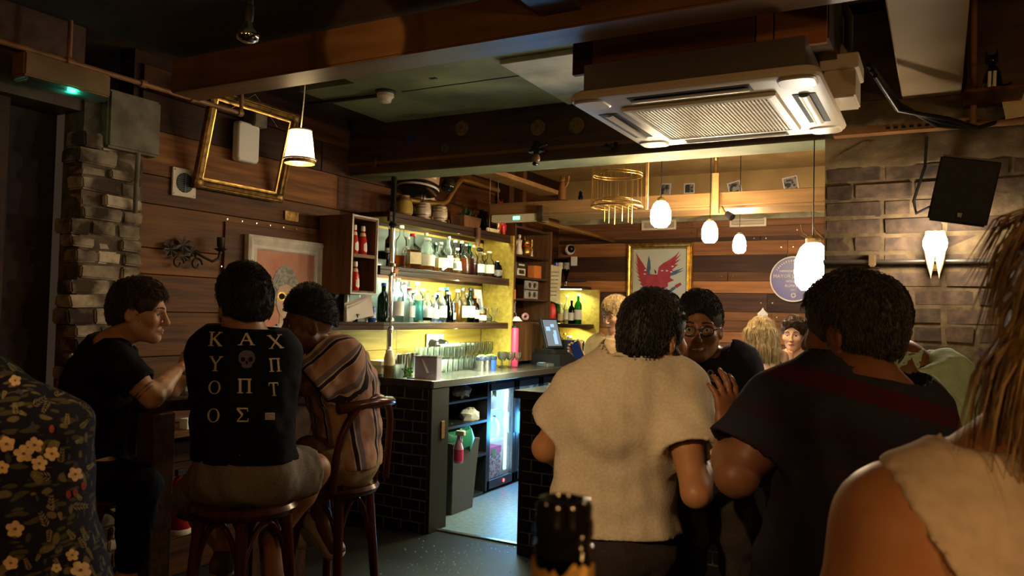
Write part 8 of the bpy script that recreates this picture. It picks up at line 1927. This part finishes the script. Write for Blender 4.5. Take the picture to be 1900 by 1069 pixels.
def leafy(scale, wmin, wmax, seedv, mapscale):
    mp = N(nt_, 'ShaderNodeMapping'); mp.inputs['Scale'].default_value = mapscale; mp.inputs['Location'].default_value = seedv; mp.inputs['Rotation'].default_value = (seedv[0], seedv[1], seedv[2]); nt_.links.new(tc.outputs['Object'], mp.inputs[0])
    ds = N(nt_, 'ShaderNodeTexNoise'); ds.inputs['Scale'].default_value = 14; ad = N(nt_, 'ShaderNodeMixRGB', blend_type='ADD'); ad.inputs[0].default_value = .06; nt_.links.new(mp.outputs[0], ds.inputs['Vector']); nt_.links.new(mp.outputs[0], ad.inputs[1]); nt_.links.new(ds.outputs['Color'], ad.inputs[2])
    wv = N(nt_, 'ShaderNodeTexVoronoi'); wv.inputs['Scale'].default_value = scale; nt_.links.new(ad.outputs[0], wv.inputs['Vector'])
    rp = N(nt_, 'ShaderNodeValToRGB'); rp.color_ramp.elements[0].position = wmin; rp.color_ramp.elements[0].color = (1, 1, 1, 1); rp.color_ramp.elements[1].position = wmax; rp.color_ramp.elements[1].color = (0, 0, 0, 1); nt_.links.new(wv.outputs['Distance'], rp.inputs[0]); return rp.outputs[0], wv
def layer(prev, mask, col):
    mx = N(nt_, 'ShaderNodeMixRGB'); nt_.links.new(mask, mx.inputs[0])
    if hasattr(prev, 'links'): nt_.links.new(prev, mx.inputs[1])
    else: mx.inputs[1].default_value = prev
    mx.inputs[2].default_value = col; return mx.outputs[0]
cur = (.012, .012, .02, 1)
m1, _ = leafy(26, .28, .34, (.3, .8, .2), (1.0, 1.0, 3.4)); cur = layer(cur, m1, (.07, .065, .03, 1))
m2, _ = leafy(30, .24, .30, (1.1, .2, .9), (3.2, 1.0, 1.0)); cur = layer(cur, m2, (.16, .13, .065, 1))
m3, _ = leafy(22, .18, .23, (.6, 1.4, .4), (1.0, 3.0, 1.6)); cur = layer(cur, m3, (.05, .06, .07, 1))
nt_.links.new(cur, b_.inputs['Base Color'])
r, M, c = person('person', 'person in a dark shirt printed with leaves and flowers at the left edge, back turned', J, skin_tan, hs=1.0, wid=1.15, belly=.03, legs=True, brow=hair_brown, handL=dict(side=1), handR=dict(side=-1), coarse=.016, fine=.008, arm_s=1.1)
fs_, FSF = shirt(r, J, flw, .035, frac=.92, seed=91, amp=.005, freq=15, name='flowered_shirt', wid=1.2, belly=.05, sl_ease=.045, arm_s=1.2, hem=np.array((J['pel'][0], J['pel'][1], .86)), neck_off=.02, drop=(0, 0, -.14))
pants(r, J, cloth('trousers_khaki', (.35, .24, .09)), 'trousers', 1.2); shoes(r, J, shoe_brown, sole_m); hair_cap(r, c, M, 1.0, hair_brown, seed=26)
bm = bmesh.new(); bm.from_mesh(fs_.data); bvh = BVHTree.FromBMesh(bm); org = np.array(fs_.parent.location); r2 = random.Random(12)
pet = cloth('petal_cream', (.8, .58, .32), (.66, .45, .23)); cen = cloth('petal_heart', (.2, .12, .05)); bud = cloth('bud_red', (.3, .06, .05)); leafc = cloth('leaf_print', (.30, .25, .13), (.17, .14, .07))
def onto2(px, py, off=.0016):
    d = nrm(ray(px, py)); h = bvh.ray_cast(Vector(EYE - org), Vector(d))
    return None if h[0] is None else h[0] - Vector(d) * off
def decal(pts, ctr, nm, m, off):
    v = [onto2(*p, off) for p in pts]; cc = onto2(*ctr, off)
    if cc is None or any(p is None for p in v): return
    part(nm, MB().add([cc] + v, [(0, i + 1, (i + 1) % len(v) + 1) for i in range(len(v))]), m, r)
flowers = [(12, 824, 17), (44, 842, 19), (64, 826, 17), (73, 860, 16), (96, 842, 15), (140, 880, 15), (4, 868, 14), (28, 982, 18), (134, 1030, 13), (105, 1054, 10), (150, 1058, 20), (178, 918, 11), (28, 706, 12), (20, 1045, 15)]
for fx, fy, fr in flowers:
    ph_ = r2.uniform(0, 6); pts = []
    for k in range(30):
        a = 2 * pi * k / 30; q = fr * (.62 + .38 * abs(sin(2.5 * a + ph_)) ** .6) * (1 + r2.uniform(-.05, .05)); pts.append((fx + q * cos(a), fy + q * .9 * sin(a)))
    decal(pts, (fx, fy), 'flower_print', pet, .0022); decal([(fx + fr * .2 * cos(a), fy + fr * .16 * sin(a)) for a in [2 * pi * k / 8 for k in range(8)]], (fx, fy), 'flower_heart', cen, .003)
for k in range(46):                                           # fern and palm fronds
    x0, y0 = r2.uniform(2, 165), r2.uniform(680, 1062); a = r2.uniform(0, 6.28); L = r2.uniform(14, 34)
    if any((x0 - f[0]) ** 2 + (y0 - f[1]) ** 2 < (f[2] + 6) ** 2 for f in flowers): continue
    for j in range(5):
        bx, by = x0 + cos(a) * L * j / 5, y0 + sin(a) * L * j / 5
        for s_ in (-1, 1):
            aa = a + s_ * .75; ll = L * .42 * (1 - .12 * j); tx, ty = bx + cos(aa) * ll, by + sin(aa) * ll; nx_, ny_ = -sin(aa) * 1.7, cos(aa) * 1.7
            decal([(bx, by), (bx + (tx - bx) * .5 + nx_, by + (ty - by) * .5 + ny_), (tx, ty), (bx + (tx - bx) * .5 - nx_, by + (ty - by) * .5 - ny_)], ((bx + tx) / 2, (by + ty) / 2), 'frond_print', leafc, .0012) if j < 0 else fr_.append((bx, by, tx, ty, nx_, ny_)) if 'fr_' in globals() else globals().__setitem__('fr_', [(bx, by, tx, ty, nx_, ny_)])
mb = MB()
for bx, by, tx, ty, nx_, ny_ in fr_:
    q = [onto2(*p, .0013) for p in ((bx, by), (bx + (tx - bx) * .5 + nx_, by + (ty - by) * .5 + ny_), (tx, ty), (bx + (tx - bx) * .5 - nx_, by + (ty - by) * .5 - ny_))]
    if all(p is not None for p in q): mb.add(q, [(0, 1, 2, 3)])
if mb.v: part('frond_print', mb, leafc, r, kind='stuff')
for bx, by in ((127, 918), (140, 914), (155, 902), (96, 796)): decal([(bx + 5 * cos(a), by + 8 * sin(a)) for a in [2 * pi * k / 8 for k in range(8)]], (bx, by), 'bud_print', bud, .0022)
bm.free()

# --- woman with bare shoulder at the right edge, nearest of all
d0 = .78
J = dict(head=at(2055, 560, d0 + .02), fwd=flatF * .85 - flatR * .2, nb=at(1960, 835, d0), chs=at(1925, 1060, d0 + .0), wst=at(1930, 1420, d0), pel=at(1930, 1760, d0),
         sL=at(1672, 985, d0 - .02), sR=at(2230, 960, d0 + .02), eL=at(1570, 1450, d0 - .02), eR=at(2330, 1450, d0 + .02), wL=at(1640, 1500, d0 + .25), wR=at(2260, 1520, d0 + .25), hL=at(1840, 1800, d0), hR=at(2050, 1800, d0), kL=at(1840, 2000, d0), kR=at(2050, 2000, d0), aL=at(1840, 2000, d0), aR=at(2050, 2000, d0), toe=flatF, pmL=-zz, pmR=-zz)
for q in 'LR':
    h = J['h' + q]; J['h' + q] = np.array((h[0], h[1], .84)); J['k' + q] = np.array((h[0] + .02, h[1] + .05, .47)); J['a' + q] = np.array((h[0], h[1], .10))
J['pel'][2] = .90; J['wst'][2] = 1.06
skin_warm = skin('skin_warm', (.52, .25, .12))
r, M, c = person('person', 'woman with a bare shoulder in a white sleeveless top at the right edge, very near', J, skin_warm, female=True, hs=.95, wid=.84, brow=hair_brown, lip=('rose', (.4, .13, .1)), arm_s=1.14, coarse=.011, fine=.007)
F_ = Field(*bounds(J, .14), .0075, .0075); torso(F_, J, -.002, wid=.86)
F_.limb(lerp(J['nb'], J['sL'], .15) - zz * .012, np.array(J['sL']) - zz * .012, .05, .062, .02)
F_.wrinkle(95, .004, 20); F_.wrinkle(97, .002, 60)
lt = nrm(np.array(J['sL']) - np.array(J['sR'])); ap = at(1646, 880, d0); an_ = nrm(np.cross(ray(1640, 868), ray(1772, 1069))); an_ = an_ if an_.dot(RT) < 0 else -an_; F_.hollow(ap, an_, .2, .006, .03); F_.plane(ap, an_, ap, .42); ap2 = lerp(J['nb'], J['sR'], .60); F_.plane(ap2, nrm(-lt + zz * .02), ap2, .26)
F_.hollow(np.array(J['nb']), zz, .11, .007, .04); F_.plane(np.array(J['nb']) + zz * .005, zz, np.array(J['nb']), .12); F_.plane(np.array(J['pel']) - zz * .02, -zz)
field_obj('sleeveless_top', F_, cloth('top_white', (.74, .66, .58), (.64, .56, .49), scale=60), r, None, 2)
pants(r, J, jeans_dark, 'trousers', 1.2); shoes(r, J, black_plastic, black_plastic)
nbp = np.array(J['nb'])
tips = [nbp - flatR * (.055 - .014 * k) - flatF * .09 - zz * (.03 + .05 * k) for k in range(5)] + [nbp + flatR * (.03 + .035 * k) - flatF * .11 - zz * (.24 - .02 * k) for k in range(5)]
long_hair(r, c, M, .95, mat('hair_dark_blond', (.32, .21, .09), .5, c2=(.10, .06, .03), scale=55, bump=.5, stretch=(1, 1, .07)), tips[::-1], 7, .03)
